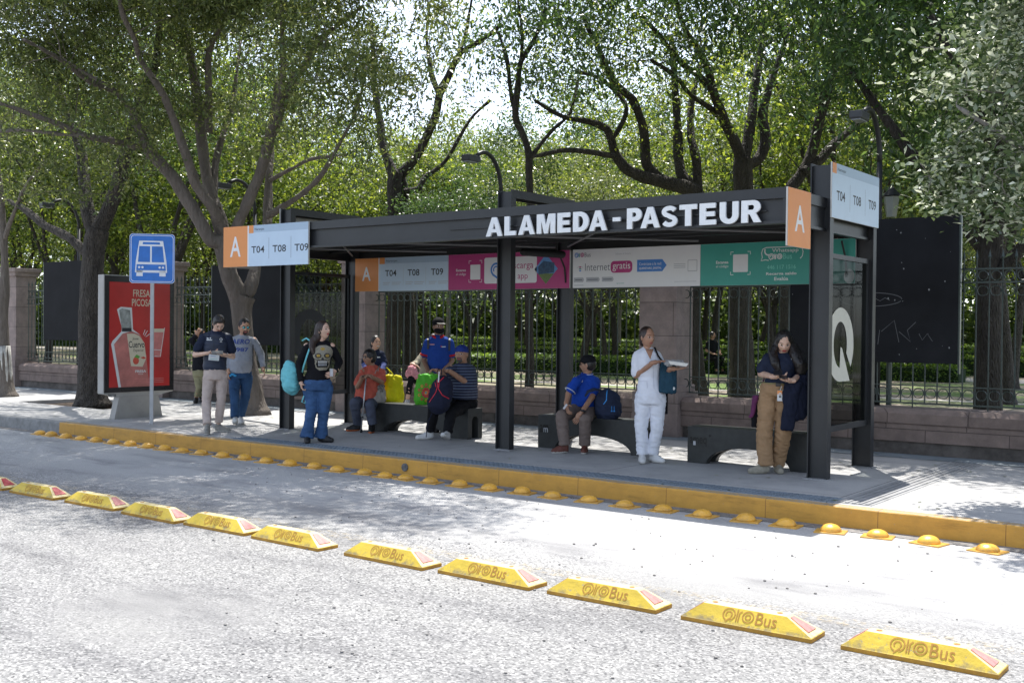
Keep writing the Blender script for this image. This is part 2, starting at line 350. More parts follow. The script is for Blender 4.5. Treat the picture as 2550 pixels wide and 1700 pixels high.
def yellow_mat(name, scuff, col=(0.56, 0.30, 0.045), under=(0.3, 0.26, 0.2), joints=False, dirt=0.0):
    M, N, L, b = nodes_of(name)
    tc = N.new('ShaderNodeNewGeometry'); O = tc.outputs['Position']
    n1 = nd(N, 'ShaderNodeTexNoise', Scale=5, Detail=8, Roughness=0.7); L.new(O, n1.inputs[0])
    n2 = nd(N, 'ShaderNodeTexNoise', Scale=38, Detail=4, Roughness=0.6); L.new(O, n2.inputs[0])
    r1 = ramp(N, [(0.3, tuple(c * 0.8 for c in col)), (0.6, col), (0.8, tuple(min(1, c * 1.12) for c in col))]); L.new(n1.outputs[0], r1.inputs[0])
    k = ramp(N, [(scuff - 0.035, (1, 1, 1)), (scuff, (0, 0, 0))]); L.new(n2.outputs[0], k.inputs[0])
    mx = N.new('ShaderNodeMix'); mx.data_type = 'RGBA'; L.new(k.outputs[0], mx.inputs[0]); L.new(r1.outputs[0], mx.inputs[6]); mx.inputs[7].default_value = (*under, 1)
    sp = N.new('ShaderNodeSeparateXYZ'); L.new(O, sp.inputs[0])
    fr = N.new('ShaderNodeMath'); fr.operation = 'FRACT'; L.new(sp.outputs[0], fr.inputs[0])
    jt = N.new('ShaderNodeMath'); jt.operation = 'LESS_THAN'; jt.inputs[1].default_value = 0.007 if joints else -1.0; L.new(fr.outputs[0], jt.inputs[0])
    mp2 = N.new('ShaderNodeMapping'); mp2.inputs['Scale'].default_value = (1.3, 8, 9); L.new(O, mp2.inputs[0]); n3 = nd(N, 'ShaderNodeTexNoise', Scale=1.7, Detail=9, Roughness=0.75); L.new(mp2.outputs[0], n3.inputs[0])
    rb = ramp(N, [(0.30, (0.5, 0.48, 0.46)), (0.45, (0.93, 0.92, 0.92)), (0.7, (1.04, 1.03, 1.0))]); L.new(n3.outputs[0], rb.inputs[0])
    m5 = N.new('ShaderNodeMix'); m5.data_type = 'RGBA'; m5.blend_type = 'MULTIPLY'; m5.inputs[0].default_value = 0.8; L.new(mx.outputs[2], m5.inputs[6]); L.new(rb.outputs[0], m5.inputs[7])
    mx = N.new('ShaderNodeMix'); mx.data_type = 'RGBA'; L.new(jt.outputs[0], mx.inputs[0]); L.new(m5.outputs[2], mx.inputs[6]); mx.inputs[7].default_value = (col[0] * .45, col[1] * .4, col[2] * .5, 1)
    if dirt:
        zr = N.new('ShaderNodeMapRange'); zr.inputs[1].default_value = RZ + 0.005; zr.inputs[2].default_value = RZ + 0.085; zr.inputs[3].default_value = 0.62; zr.inputs[4].default_value = 0.30; L.new(sp.outputs[2], zr.inputs[0])
        n4 = nd(N, 'ShaderNodeTexNoise', Scale=11, Detail=8, Roughness=0.75); L.new(O, n4.inputs[0]); gt = N.new('ShaderNodeMath'); gt.operation = 'SUBTRACT'; L.new(zr.outputs[0], gt.inputs[0]); L.new(n4.outputs[0], gt.inputs[1])
        dr = N.new('ShaderNodeMapRange'); dr.inputs[1].default_value = -0.03; dr.inputs[2].default_value = 0.12; dr.inputs[4].default_value = dirt; L.new(gt.outputs[0], dr.inputs[0])
        m6 = N.new('ShaderNodeMix'); m6.data_type = 'RGBA'; L.new(dr.outputs[0], m6.inputs[0]); L.new(mx.outputs[2], m6.inputs[6]); m6.inputs[7].default_value = (0.19, 0.155, 0.10, 1); mx = m6
    L.new(mx.outputs[2], b.inputs['Base Color']); b.inputs['Roughness'].default_value = 0.6
    bp = N.new('ShaderNodeBump'); bp.inputs['Strength'].default_value = 0.5; bp.inputs['Distance'].default_value = 0.004
    L.new(n2.outputs[0], bp.inputs['Height']); L.new(bp.outputs[0], b.inputs['Normal'])
    return M
road_m = road_mat(); pave_m = pavement_mat(); grass_m = grass_mat()
kerb_y = yellow_mat('kerb_paint', 0.33, joints=True); kerb_top = yellow_mat('kerb_top_worn', 0.54, (0.55, 0.33, 0.10), (0.32, 0.27, 0.2), joints=True)
concrete = mat('concrete', (0.24, 0.24, 0.235), 0.85, var=0.3, vs=7, bump=0.5, bs=60)
tactile = mat('tactile', (0.17, 0.205, 0.24), 0.7, var=0.25, vs=3, bump=0.3, bs=90)
soil = mat('soil', (0.07, 0.05, 0.035), 1.0, var=0.5, vs=12, bump=1.0, bs=30)

def sheet(name, x0, x1, y0, y1, z, m, nx=1, ny=1, kind='structure'):
    mb = MB(); mb.add([(x0, y0, z), (x1, y0, z), (x1, y1, z), (x0, y1, z)], [(0, 1, 2, 3)])
    return tag(mb.build(name, m), kind=kind)
sheet('ground', -300, 300, -200, 400, RZ - 0.3, soil)
sheet('road', -160, 60, -30, 9.14, RZ, road_m)
mb = MB()      # pavement slab with a tree pit cut out near the left end
PX0, PX1, PY0, PY1 = -20.0, -17.2, 11.0, 12.5
for a in ((-160, PX0, 9.28, 13.62), (PX1, 60, 9.28, 13.62), (PX0, PX1, 9.28, PY0), (PX0, PX1, PY1, 13.62)): mb.box(a[0], a[1], a[2], a[3], RZ - 0.2, 0.0)
tag(mb.build('pavement', pave_m), kind='structure')
sheet('tree_pit_soil', PX0, PX1, PY0, PY1, -0.07, soil)
def kerb(name, x0, x1, m, mt):
    mb = MB(); r = 0.018; z = 0.002; pts = [(9.27, RZ - 0.1), (9.27, z)] + [(9.135 + r - r * math.sin(R(a)), z - r + r * math.cos(R(a))) for a in (0, 30, 60, 90)] + [(9.125, RZ - 0.1)]
    n = len(pts); X = x0; xs = []
    while X < x1: xs.append(X); X += 0.25
    xs.append(x1)
    vs = [(x, y + 0.006 * noise.noise(Vector((x * 2, y * 9, w * 9))), w + (0.006 * noise.noise(Vector((x * 3, y * 9, 5))) if w > -0.05 else 0)) for x in xs for y, w in pts]
    fs = []; 
    for i in range(len(xs) - 1):
        for k in range(n - 1): fs.append((i * n + k, (i + 1) * n + k, (i + 1) * n + k + 1, i * n + k + 1)); mb.m.append(1 if k < 1 or 1 <= k <= 2 else 0)
    mb.v = vs; mb.f = fs; o = mb.build(name, [m, mt]); fix_normals(o.data); return tag(o, kind='structure')
kerb('kerb_yellow', -15.42, 60, kerb_y, kerb_top)
kerb('kerb_grey', -160, -15.42, concrete, concrete)
sheet('gutter_dust', -60, 30, 8.95, 9.13, RZ + 0.004, mat('dust', (0.2, 0.19, 0.18), 0.9, var=0.4, vs=14, bump=0.6, bs=80))
# drain mouth in the kerb face
mb = MB(); mb.tube([(-8.33, 9.118, -0.085), (-8.33, 9.135, -0.085)], 0.045, 20, cap=True); tag(mb.build('drain_hole', mat('drain_dark', (0.12, 0.12, 0.12), 0.9, var=0.5, vs=30)), 'round grey drain hole in the yellow kerb face', 'drain')
# ribbed tactile strip behind the kerb and drain across the pavement
mb = MB(); mb.box(-11.6, -3.45, 9.31, 9.60, -0.01, 0.004)
for i in range(int((11.6 - 3.45) / 0.06)):
    x = -11.58 + i * 0.06
    for j in range(4): mb.box(x, x + 0.035, 9.325 + j * 0.07, 9.325 + j * 0.07 + 0.045, 0.004, 0.009)
tag(mb.build('tactile_strip', tactile), kind='structure')
mb = MB(); mb.box(-3.45, -3.12, 9.36, 13.1, -0.01, 0.004)
for k in range(5): mb.box(-3.42 + k * 0.06, -3.395 + k * 0.06, 9.36, 13.1, 0.004, 0.011)
tag(mb.build('tactile_crossing_strip', mat('tactile_grey', (0.27, 0.27, 0.27), 0.75, var=0.25, vs=4)), kind='structure')
sheet('wall_foot_strip', -60, 30, 13.14, 13.6, 0.004, mat('footstrip', (0.19, 0.22, 0.24), 0.75, var=0.3, vs=3))
mb = MB()
for x0, y0, L in ((-3.46, 9.36, 0.34),): mb.box(x0, x0 + L, y0 - 0.012, y0, 0.0, 0.005)
tag(mb.build('joint', concrete), kind='structure')
# worn yellow line beside the separators
M, N, L, b = nodes_of('worn_line'); tc = N.new('ShaderNodeTexCoord'); n1 = nd(N, 'ShaderNodeTexNoise', Scale=22, Detail=5, Roughness=0.75); L.new(tc.outputs['Object'], n1.inputs[0])
k = ramp(N, [(0.5, (0, 0, 0)), (0.66, (0.45, 0.45, 0.45))]); L.new(n1.outputs[0], k.inputs[0]); b.inputs['Base Color'].default_value = (0.55, 0.45, 0.28, 1); b.inputs['Roughness'].default_value = 0.9; L.new(k.outputs[0], b.inputs['Alpha'])
sheet('worn_yellow_line', -40, 20, 6.06, 6.24, RZ + 0.004, M)
sheet('park_ground', -200, 120, 13.9, 260, 0.12, grass_m)
mb = MB()
for x0, x1, y0, y1 in ((-60, 40, 32.0, 34.6), (-70, 40, 44.5, 46.5), (-60, -1, 22.6, 23.0)): mb.box(x0, x1, y0, y1, 0.1, 0.126)
tag(mb.build('park_path', mat('path', (0.42, 0.39, 0.36), 0.9, var=0.2, vs=2)), kind='structure')

# ------------------------------------------------------------------ stone wall, pillars, railings, boards
def stone_mat(name, c1, c2, bw, rh, mortar=0.006):
    M, N, L, b = nodes_of(name)
    tc = N.new('ShaderNodeTexCoord'); O = tc.outputs['Object']
    sp = N.new('ShaderNodeSeparateXYZ'); L.new(O, sp.inputs[0]); cb = N.new('ShaderNodeCombineXYZ')
    ad = N.new('ShaderNodeMath'); ad.operation = 'ADD'; L.new(sp.outputs[0], ad.inputs[0]); L.new(sp.outputs[1], ad.inputs[1])
    L.new(ad.outputs[0], cb.inputs[0]); L.new(sp.outputs[2], cb.inputs[1])
    br = N.new('ShaderNodeTexBrick'); br.inputs['Scale'].default_value = 1; br.inputs['Brick Width'].default_value = bw; br.inputs['Row Height'].default_value = rh; br.inputs['Mortar Size'].default_value = mortar
    br.inputs['Color1'].default_value = (*c1, 1); br.inputs['Color2'].default_value = (*c2, 1); br.inputs['Mortar'].default_value = tuple(c * 0.5 for c in c1) + (1,)
    L.new(cb.outputs[0], br.inputs[0])
    n1 = nd(N, 'ShaderNodeTexNoise', Scale=3.5, Detail=9, Roughness=0.72); L.new(O, n1.inputs[0])
    r = ramp(N, [(0.28, (0.6, 0.6, 0.6)), (0.62, (1.12, 1.1, 1.08))]); L.new(n1.outputs[0], r.inputs[0])
    mu = N.new('ShaderNodeMix'); mu.data_type = 'RGBA'; mu.blend_type = 'MULTIPLY'; mu.inputs[0].default_value = 1; L.new(br.outputs[0], mu.inputs[6]); L.new(r.outputs[0], mu.inputs[7])
    L.new(mu.outputs[2], b.inputs['Base Color']); b.inputs['Roughness'].default_value = 0.9
    bp = N.new('ShaderNodeBump'); bp.inputs['Strength'].default_value = 0.55; bp.inputs['Distance'].default_value = 0.012
    n2 = nd(N, 'ShaderNodeTexNoise', Scale=26, Detail=6, Roughness=0.7); L.new(O, n2.inputs[0]); L.new(n2.outputs[0], bp.inputs['Height']); L.new(bp.outputs[0], b.inputs['Normal'])
    return M
wall_m = stone_mat('wall_stone', (0.19, 0.145, 0.128), (0.235, 0.182, 0.16), 0.95, 0.31)
pil_m = stone_mat('pillar_stone', (0.23, 0.185, 0.172), (0.27, 0.218, 0.20), 3.2, 0.47)
plinth_m = mat('plinth_stone', (0.12, 0.105, 0.095), 0.9, var=0.4, vs=5, bump=0.7, bs=30)
def wall(label, x0, x1):
    t = thing('garden_wall', label, 'wall', (x0, 13.6, 0), group='stretches of low stone wall')
    L = x1 - x0
    mb = MB(); mb.box(0, L, 0.03, 0.42, -0.1, 0.16); mb.build('plinth', plinth_m, t)
    mb = MB(); mb.prism([(-0.03, 0.16), (-0.035, 0.36), (-0.02, 0.378), (0.42, 0.378), (0.42, 0.16)], 0, L, 'x'); mb.build('lower_course', wall_m, t)
    mb = MB(); x = 0; r2 = random.Random(int(-x0 * 10))
    while x < L - 0.01:
        w = min(L - x, r2.uniform(0.75, 1.15)); dz = r2.uniform(-0.004, 0.004); dy = r2.uniform(-0.006, 0.006)
        mb.prism([(-0.05 + dy, 0.382), (-0.055 + dy, 0.50 + dz), (0.01 + dy, 0.555 + dz), (0.40, 0.565 + dz), (0.40, 0.382)], x + 0.002, x + w - 0.003, 'x'); x += w
    mb.build('coping', wall_m, t)
    return t
PILX = [(-37.36, -36.78), (-31.33, -30.75), (-25.3, -24.72), (-19.6, -19.02), (-13.89, -13.31), (-7.87, -7.28), (-1.84, -1.25), (4.2, 4.8)]
wl = ['low pink stone wall far left behind the whitewashed trunk', 'low pink stone wall behind the leftmost tree trunks', 'low pink stone wall behind the red advertising panel', 'low pink stone wall behind the tree forking beside two walking men',
      'low pink stone wall behind the left and middle shelter benches', 'low pink stone wall behind the bench at the right end', 'low pink stone wall at the right edge of the view']
for i in range(1, 7):
    wall(wl[i], PILX[i - 1 if False else i][1] + 0.02 - 0.0 if False else PILX[i][1] + 0.03, PILX[i + 1][0] - 0.03) if i < 7 else None
pl = {2: 'stone pillar with moulded cap at the far left edge', 3: 'stone pillar hidden behind the red advertising panel', 4: 'stone pillar behind the left end of the bus shelter', 5: 'pink stone pillar behind the woman in white', 6: 'stone pillar at the end of the railing, under the bright bush'}
for i, (a, b_) in enumerate(PILX):
    if i not in pl: continue
    t = thing('stone_pillar', pl[i], 'pillar', ((a + b_) / 2, 13.78, 0), group='stone pillars between the railings')
    w = (b_ - a) / 2
    mb = MB(); mb.bbox(-w - 0.07, w + 0.07, -0.31, 0.31, -0.1, 0.62, 0.012); mb.bbox(-w - 0.035, w + 0.035, -0.285, 0.285, 0.615, 0.72, 0.02); mb.build('base', pil_m, t)
    mb = MB(); mb.bbox(-w, w, -0.25, 0.25, 0.7, 2.6, 0.008); mb.build('shaft', pil_m, t)
    mb = MB(); mb.bbox(-w - 0.05, w + 0.05, -0.30, 0.30, 2.6, 2.7, 0.015); mb.bbox(-w - 0.09, w + 0.09, -0.34, 0.34, 2.695, 2.79, 0.02); mb.build('cap', pil_m, t)
iron = mat('iron', (0.024, 0.040, 0.034), 0.38, metal=0.0, var=0.3, vs=9, spec=0.6)
def railing(label, x0, x1, first=[]):
    L = x1 - x0
    t = thing('iron_railing', label, 'railing', (x0, 13.80, 0.56), group='iron railings along the park')
    rl = MB(); rl.box(0, L, -0.018, 0.018, 0.05, 0.068); rl.box(0, L, -0.02, 0.02, 1.53, 1.55); rl.box(0, L, -0.02, 0.02, 1.69, 1.71); rl.box(0, L, -0.015, 0.015, 0.27, 0.282)
    rl.build('rail', iron, t)
    bars = MB(); sc = MB(); ring = MB(); n = int(L / 0.1435); d = L / n
    for i in range(n + 1):
        x = i * d
        tall = i % 6 == 3
        bars.tube([(x, 0, 0.0 if tall else 0.05), (x, 0, 1.72)], 0.0095, 6)
        bars.tube([(x, 0, 1.72), (x, 0, 1.80), (x, 0, 1.84), (x, 0, 1.93)], [0.009, 0.009, 0.02, 0.001], 6)
        if i < n:
            ring.tube([(x + d / 2 + 0.058 * math.cos(R(a)), 0, 1.62 + 0.06 * math.sin(R(a))) for a in range(0, 361, 36)], 0.007, 4, cap=False)
        for s in (-1, 1):
            for zc, rr in ((0.185, 0.052), (1.44, 0.05)):
                sc.tube([(x + s * (0.012 + rr - rr * math.cos(R(a)) * 1.0), -0.004, zc + rr * 1.15 * math.sin(R(a))) for a in range(-105, 106, 30)], 0.0065, 4, cap=False)
    bars.build('picket', iron, t); sc.build('scroll', iron, t); ring.build('ring', iron, t)
    return t
rl_l = {1: 'dark iron railing at the far left behind whitewashed trunk', 2: 'iron railing with rings behind the leftmost black board', 3: 'iron railing behind the man in the grey sweatshirt', 4: 'iron railing behind the two benches at the left and centre', 5: 'iron railing behind the officer and the speckled black board', 6: 'iron railing at the right edge under the bright bush'}
for i in range(1, 7): railing(rl_l[i], PILX[i][1] + 0.08, PILX[i + 1][0] - 0.08)
def board_mat(name, speck):
    M, N, L, b = nodes_of(name)
    tc = N.new('ShaderNodeTexCoord'); O = tc.outputs['Object']
    n1 = nd(N, 'ShaderNodeTexNoise', Scale=2.0, Detail=6, Roughness=0.6); L.new(O, n1.inputs[0])
    r = ramp(N, [(0.3, (0.009, 0.0095, 0.011)), (0.7, (0.016, 0.017, 0.020))]); L.new(n1.outputs[0], r.inputs[0])
    vo = nd(N, 'ShaderNodeTexVoronoi', Scale=11.0); mp = N.new('ShaderNodeMapping'); mp.inputs['Scale'].default_value = (1.0, 1, 0.75); L.new(O, mp.inputs[0]); L.new(mp.outputs[0], vo.inputs[0])
    n2 = nd(N, 'ShaderNodeTexNoise', Scale=3.1, Detail=3); L.new(O, n2.inputs[0])
    th = N.new('ShaderNodeMapRange'); th.inputs[1].default_value = 0.42; th.inputs[2].default_value = 0.68; th.inputs[3].default_value = 0.0; th.inputs[4].default_value = speck; L.new(n2.outputs[0], th.inputs[0])
    lt = N.new('ShaderNodeMath'); lt.operation = 'LESS_THAN'; L.new(vo.outputs['Distance'], lt.inputs[0]); L.new(th.outputs[0], lt.inputs[1])
    mx = N.new('ShaderNodeMix'); mx.data_type = 'RGBA'; L.new(lt.outputs[0], mx.inputs[0]); L.new(r.outputs[0], mx.inputs[6]); mx.inputs[7].default_value = (0.22, 0.23, 0.235, 1)
    L.new(mx.outputs[2], b.inputs['Base Color']); b.inputs['Roughness'].default_value = 0.75; b.inputs['Specular IOR Level'].default_value = 0.15
    return M
bm1 = board_mat('board_speckled', 0.13); bm2 = board_mat('board_plain', 0.0)
white_p = mat('chalk', (0.13, 0.135, 0.14), 0.8, var=0)
for x0, x1, z0, z1, m_, lb in ((-5.66, -3.55, 1.12, 2.90, bm1, 'big black board speckled white, right of the bus shelter'), (-17.6, -15.42, 1.13, 2.66, bm2, 'plain black board on the railing behind the two walking men'), (-23.7, -21.95, 1.12, 2.90, bm2, 'plain black board on the railing beside the whitewashed trunk')):
    t = thing('black_board', lb, 'board', ((x0 + x1) / 2, 13.66, z0)); w = (x1 - x0) / 2
    mb = MB(); mb.bbox(-w, w, -0.02, 0.02, 0, z1 - z0, 0.003); mb.build('panel', m_, t)
    [MB().box(u, u + 0.021, -0.024, 0.03, -0.12, z1 - z0).build('edge_batten', iron, t) for u in (-w - 0.022, w + 0.001)]
    if m_ is bm1:
        g = G2(); g.line([(-0.62 + 0.3 * math.cos(R(a)) * 1.3 + 0.62, 0.78 + 0.085 * math.sin(R(a))) for a in range(0, 350, 15)], 0.007, white_p, 1)
        for pl_ in ([(.1, .22), (.12, .4)], [(.14, .38), (.3, .52), (.36, .25)], [(.36, .38), (.5, .26), (.46, .4), (.56, .5)], [(.6, .36), (.64, .28), (.7, .36), (.76, .27)], [(.05, .8), (.12, .76), (.18, .8), (.24, .77)]): g.line(pl_, 0.006, white_p, 1)
        g.build('chalk_scrawl', t, front(0, -0.022, 0))

# ------------------------------------------------------------------ bus shelter
steel = mat('shelter_paint', (0.017, 0.0185, 0.021), 0.42, var=0.22, vs=3, spec=0.5, bump=0.06, bs=12)
steel_d = mat('shelter_paint_in', (0.013, 0.0135, 0.014), 0.5, var=0.2, vs=4)
lettering_w = mat('letter_white', (0.72, 0.74, 0.75), 0.5, var=0.06, vs=12)
orange = mat('sign_orange', (0.72, 0.27, 0.075), 0.45, var=0.03); ltblue = mat('sign_blue', (0.50, 0.62, 0.74), 0.4, var=0.03); hdblue = mat('sign_header', (0.36, 0.47, 0.58), 0.4, var=0.03)
ink = mat('ink', (0.02, 0.022, 0.028), 0.5, var=0); wht = mat('sign_white', (0.72, 0.72, 0.72), 0.4, var=0.02); grey_p = mat('print_grey', (0.42, 0.43, 0.45), 0.5, var=0)
magenta = mat('sign_magenta', (0.42, 0.035, 0.17), 0.4, var=0.04); magenta2 = mat('sign_magenta_dark', (0.22, 0.03, 0.10), 0.4, var=0); green_s = mat('sign_green', (0.045, 0.32, 0.26), 0.4, var=0.04); blue_s = mat('sign_arrow_blue', (0.05, 0.2, 0.55), 0.4, var=0)
mint = mat('print_mint', (0.2, 0.62, 0.52), 0.5, var=0); alu = mat('alu', (0.48, 0.47, 0.44), 0.45, var=0.08)
X3 = [-12.178, -8.2114, -4.2185]; PW = 0.2103; YP = 10.6414; YB = 11.9443; FD = 0.098; PT = 3.19
SH = thing('bus_shelter', 'black steel bus shelter with white raised name lettering', 'bus shelter', (-8.1, 11.3, 0))
SHC = []
def S(o): o.parent = SH; o.matrix_parent_inverse = Matrix.Translation((8.1, -11.3, 0)); return o
for i, x in enumerate(X3):
    mb = MB()
    for xx in (x, x + PW - 0.012):
        U = [(YP, 0), (YP + FD, 0), (YP + FD, PT - 0.1), (YB, PT - 0.1), (YB, 0), (YB + FD, 0), (YB + FD, PT), (YP, PT)]
        mb.prism(U, xx, xx + 0.012, 'x')
    mb.box(x + 0.012, x + PW - 0.012, YP + 0.045, YP + 0.055, 0, PT - 0.02); mb.box(x + 0.012, x + PW - 0.012, YB + 0.045, YB + 0.055, 0, PT - 0.02)
    mb.box(x + 0.012, x + PW - 0.012, YP + 0.055, YB + 0.045, PT - 0.055, PT - 0.047)
    S(mb.build('portal_frame', steel))
RX0, RX1, RY0, RY1, RT = -12.17, -4.06, 9.65, 12.09, 2.836
mb = MB(); mb.box(RX0, RX1, RY0, RY0 + 0.06, 2.735, RT); mb.box(RX0 + 0.01, RX1 - 0.01, RY0 + 0.045, RY0 + 0.058, 2.53, 2.735); mb.box(RX0, RX1, RY0 + 0.004, RY0 + 0.1, 2.50, 2.528)
mb.box(RX0, RX0 + 0.03, RY0 + 0.005, RY0 + 0.044, 2.529, 2.734); mb.box(RX1 - 0.03, RX1, RY0 + 0.005, RY0 + 0.044, 2.529, 2.734)
mb.box(RX0 + 4.0, RX1 - 0.2, RY0 + 0.02, RY0 + 0.04, 2.622, 2.634)
S(mb.build('front_beam', steel))
for xa, xb in ((RX0, RX0 + 0.06), (RX1 - 0.06, RX1)):
    mb = MB(); mb.box(xa, xb, RY0 + 0.062, RY1, 2.735, RT); mb.box((xa + xb) / 2 - 0.006, (xa + xb) / 2 + 0.006, RY0 + 0.105, RY1, 2.527, 2.736)
    mb.box(xa, xb, RY0 + 0.105, RY1, 2.50, 2.528); S(mb.build('end_beam', steel))
mb = MB(); mb.box(RX0 + 0.065, RX1 - 0.065, RY0 + 0.065, RY1 - 0.06, 2.79, 2.82); S(mb.build('roof_deck', mat('deck', (0.05, 0.05, 0.055), 0.7, var=0.3)))
mb = MB(); mb.box(RX0 + 0.065, RX1 - 0.065, RY1 - 0.055, RY1, 2.53, 2.80)
for y in (10.15, 11.1, 11.55): mb.box(RX0 + 0.065, RX1 - 0.065, y, y + 0.05, 2.60, 2.785)
S(mb.build('roof_joist', steel_d))
rod = mat('rod', (0.16, 0.16, 0.165), 0.45, var=0.1)
mb = MB(); mb.box(RX0 + 0.07, RX1 - 0.07, 10.55, 10.575, 2.585, 2.60)
for xa, xb in ((X3[0] + .2, X3[1]), (X3[1] + .2, X3[2])):
    xm = (xa + xb) / 2
    for a_, b_ in (((xa, 9.8), (xm, 11.9)), ((xm, 9.8), (xb, 11.9)), ((xm, 9.8), (xa, 11.9))): mb.tube([(a_[0], a_[1], 2.572), (b_[0], b_[1], 2.572)], 0.013, 6)
S(mb.build('cross_brace', rod))
# name in raised letters
def el(cx, cy, rx, ry, a0, a1, n=12): return [(cx + rx * math.cos(R(a0 + (a1 - a0) * k / n)), cy + ry * math.sin(R(a0 + (a1 - a0) * k / n))) for k in range(n + 1)]
def s_ring():
    c = el(.5, .715, .345, .175, 20, 270, 16)[:-1] + el(.5, .285, .355, .185, 90, -160, 16)[1:]; L_ = []; Rr = []
    for i, p in enumerate(c):
        q_, r_ = c[max(i - 1, 0)], c[min(i + 1, len(c) - 1)]; d = Vector((r_[0] - q_[0], r_[1] - q_[1])).normalized(); h = (.145, .105); L_.append((p[0] - d.y * h[0], p[1] + d.x * h[1])); Rr.append((p[0] + d.y * h[0], p[1] - d.x * h[1]))
    return L_ + Rr[::-1]
BLOCK = {'A': [[(0, 0), (.27, 0), (.345, .2), (.655, .2), (.73, 0), (1, 0), (.64, 1), (.36, 1)], [(.41, .38), (.59, .38), (.5, .71)]], 'L': [[(0, 0), (1, 0), (1, .23), (.43, .23), (.43, 1), (0, 1)]],
 'M': [[(0, 0), (.25, 0), (.25, .64), (.40, 0), (.60, 0), (.75, .64), (.75, 0), (1, 0), (1, 1), (.64, 1), (.5, .42), (.36, 1), (0, 1)]], 'E': [[(0, 0), (1, 0), (1, .23), (.38, .23), (.38, .39), (.92, .39), (.92, .61), (.38, .61), (.38, .77), (.97, .77), (.97, 1), (0, 1)]],
 'D': [[(0, 0), (.45, 0)] + el(.45, .5, .55, .5, -80, 80) + [(.45, 1), (0, 1)], [(.34, .22), (.43, .22)] + el(.43, .5, .23, .28, -75, 75) + [(.43, .78), (.34, .78)]], 'P': [[(0, 0), (.36, 0), (.36, .36), (.58, .36)] + el(.58, .68, .42, .32, -75, 75) + [(.58, 1), (0, 1)], [(.36, .57), (.50, .57)] + el(.50, .68, .14, .11, -70, 70) + [(.50, .79), (.36, .79)]],
 'S': [s_ring()], 'T': [[(0, .77), (.33, .77), (.33, 0), (.67, 0), (.67, .77), (1, .77), (1, 1), (0, 1)]], 'U': [[(0, 1)] + el(.5, .40, .5, .41, 180, 360, 18) + [(1, 1), (.68, 1)] + el(.5, .40, .18, .19, 0, -180, 12) + [(.32, 1)]],
 'R': [[(0, 0), (.33, 0), (.33, .37), (.43, .37), (.64, 0), (1, 0), (.73, .42)] + el(.62, .71, .34, .29, -60, 80) + [(.6, 1), (0, 1)], [(.33, .57), (.54, .57)] + el(.54, .68, .11, .11, -70, 70) + [(.54, .79), (.33, .79)]], '-': [[(0, 0), (1, 0), (1, 1), (0, 1)]]}
for ch, a_, b_ in [('A', -7.58, -7.35), ('L', -7.32, -7.165), ('A', -7.13, -6.91), ('M', -6.88, -6.64), ('E', -6.61, -6.445), ('D', -6.41, -6.215), ('A', -6.21, -5.99), ('-', -5.92, -5.83), ('P', -5.75, -5.58), ('A', -5.59, -5.37), ('S', -5.35, -5.175), ('T', -5.15, -4.96), ('E', -4.93, -4.755), ('U', -4.715, -4.52), ('R', -4.49, -4.29)]:
    zz = (2.604, 2.645) if ch == '-' else (2.518, 2.728)
    cv = bpy.data.curves.new('letter', 'CURVE'); cv.dimensions = '2D'; cv.fill_mode = 'BOTH'; cv.extrude = 0.011
    for ring_ in BLOCK[ch]:
        sp_ = cv.splines.new('POLY'); sp_.points.add(len(ring_) - 1); sp_.use_cyclic_u = True
        for p_, (u, w) in zip(sp_.points, ring_): p_.co = (a_ + u * (b_ - a_), zz[0] + w * (zz[1] - zz[0]), 0, 1)
    tmp = bpy.data.objects.new('letter', cv); COL.objects.link(tmp); bpy.context.view_layer.update()
    me = bpy.data.meshes.new_from_object(tmp.evaluated_get(bpy.context.evaluated_depsgraph_get())); bpy.data.objects.remove(tmp)
    me.transform(Matrix(((1, 0, 0, 0), (0, 0, -1, 9.622), (0, 1, 0, 0), (0, 0, 0, 1)))); me.materials.clear()
    S(link('letter', me, lettering_w))
def route_graphic(g, x0, x1, z0, z1, withA, textw=(0.32, 0.49), small=False):
    W = x1 - x0; H = z1 - z0; U = lambda u: x0 + u * W; V = lambda w: z0 + w * H
    b0 = 0.0
    if withA:
        g.rect(U(0), V(0), U(.298), V(1), orange, 1); g.text('A', U(.085), V(.25), U(.215), V(.75), wht, 2, bold=0.012); g.rect(U(.298), V(0), U(.312), V(1), wht, 1)
        b0 = .312
    q = lambda u: U(b0 + (u) * (1 - b0))
    g.rect(q(0), V(0), q(1), V(.82), ltblue, 1); g.rect(q(0), V(.82), q(1), V(1), hdblue, 1)
    g.rect(q(.005), V(.81), q(.085), V(1), orange, 2); g.text('Naranjas', q(.105), V(.855), q(.27), V(.93), ink, 2)
    for k, s_ in enumerate(('T04', 'T08', 'T09')):
        u0 = .05 + .365 * k if withA else .09 + .335 * k; g.text(s_, q(u0), V(textw[0]), q(u0 + (.225 if withA else .17)), V(textw[1]), ink, 2, bold=0.012)
        if k < 2: ud = .35 + .37 * k if withA else .36 + .325 * k; g.rect(q(ud), V(.17), q(ud) + 0.004, V(.68), ink if not small else grey_p, 2)
        if small:
            for r_, (a0, a1) in enumerate(((0, .11), (.13, .27))):
                for l_ in range(2):
                    g.rect(q(u0 - .03 + a0), V(.245 - .055 * l_), q(u0 - .03 + a1 - .02 * l_), V(.262 - .055 * l_), grey_p, 2)
t = S(MB().bbox(-12.17, -10.48, 9.618, 9.642, 2.29, 2.836, 0.002).build('front_route_sign', alu)); g = G2(); route_graphic(g, -12.17, -10.48, 2.29, 2.836, True); g.build('printed_face', t, front(0, 9.6175, 0))
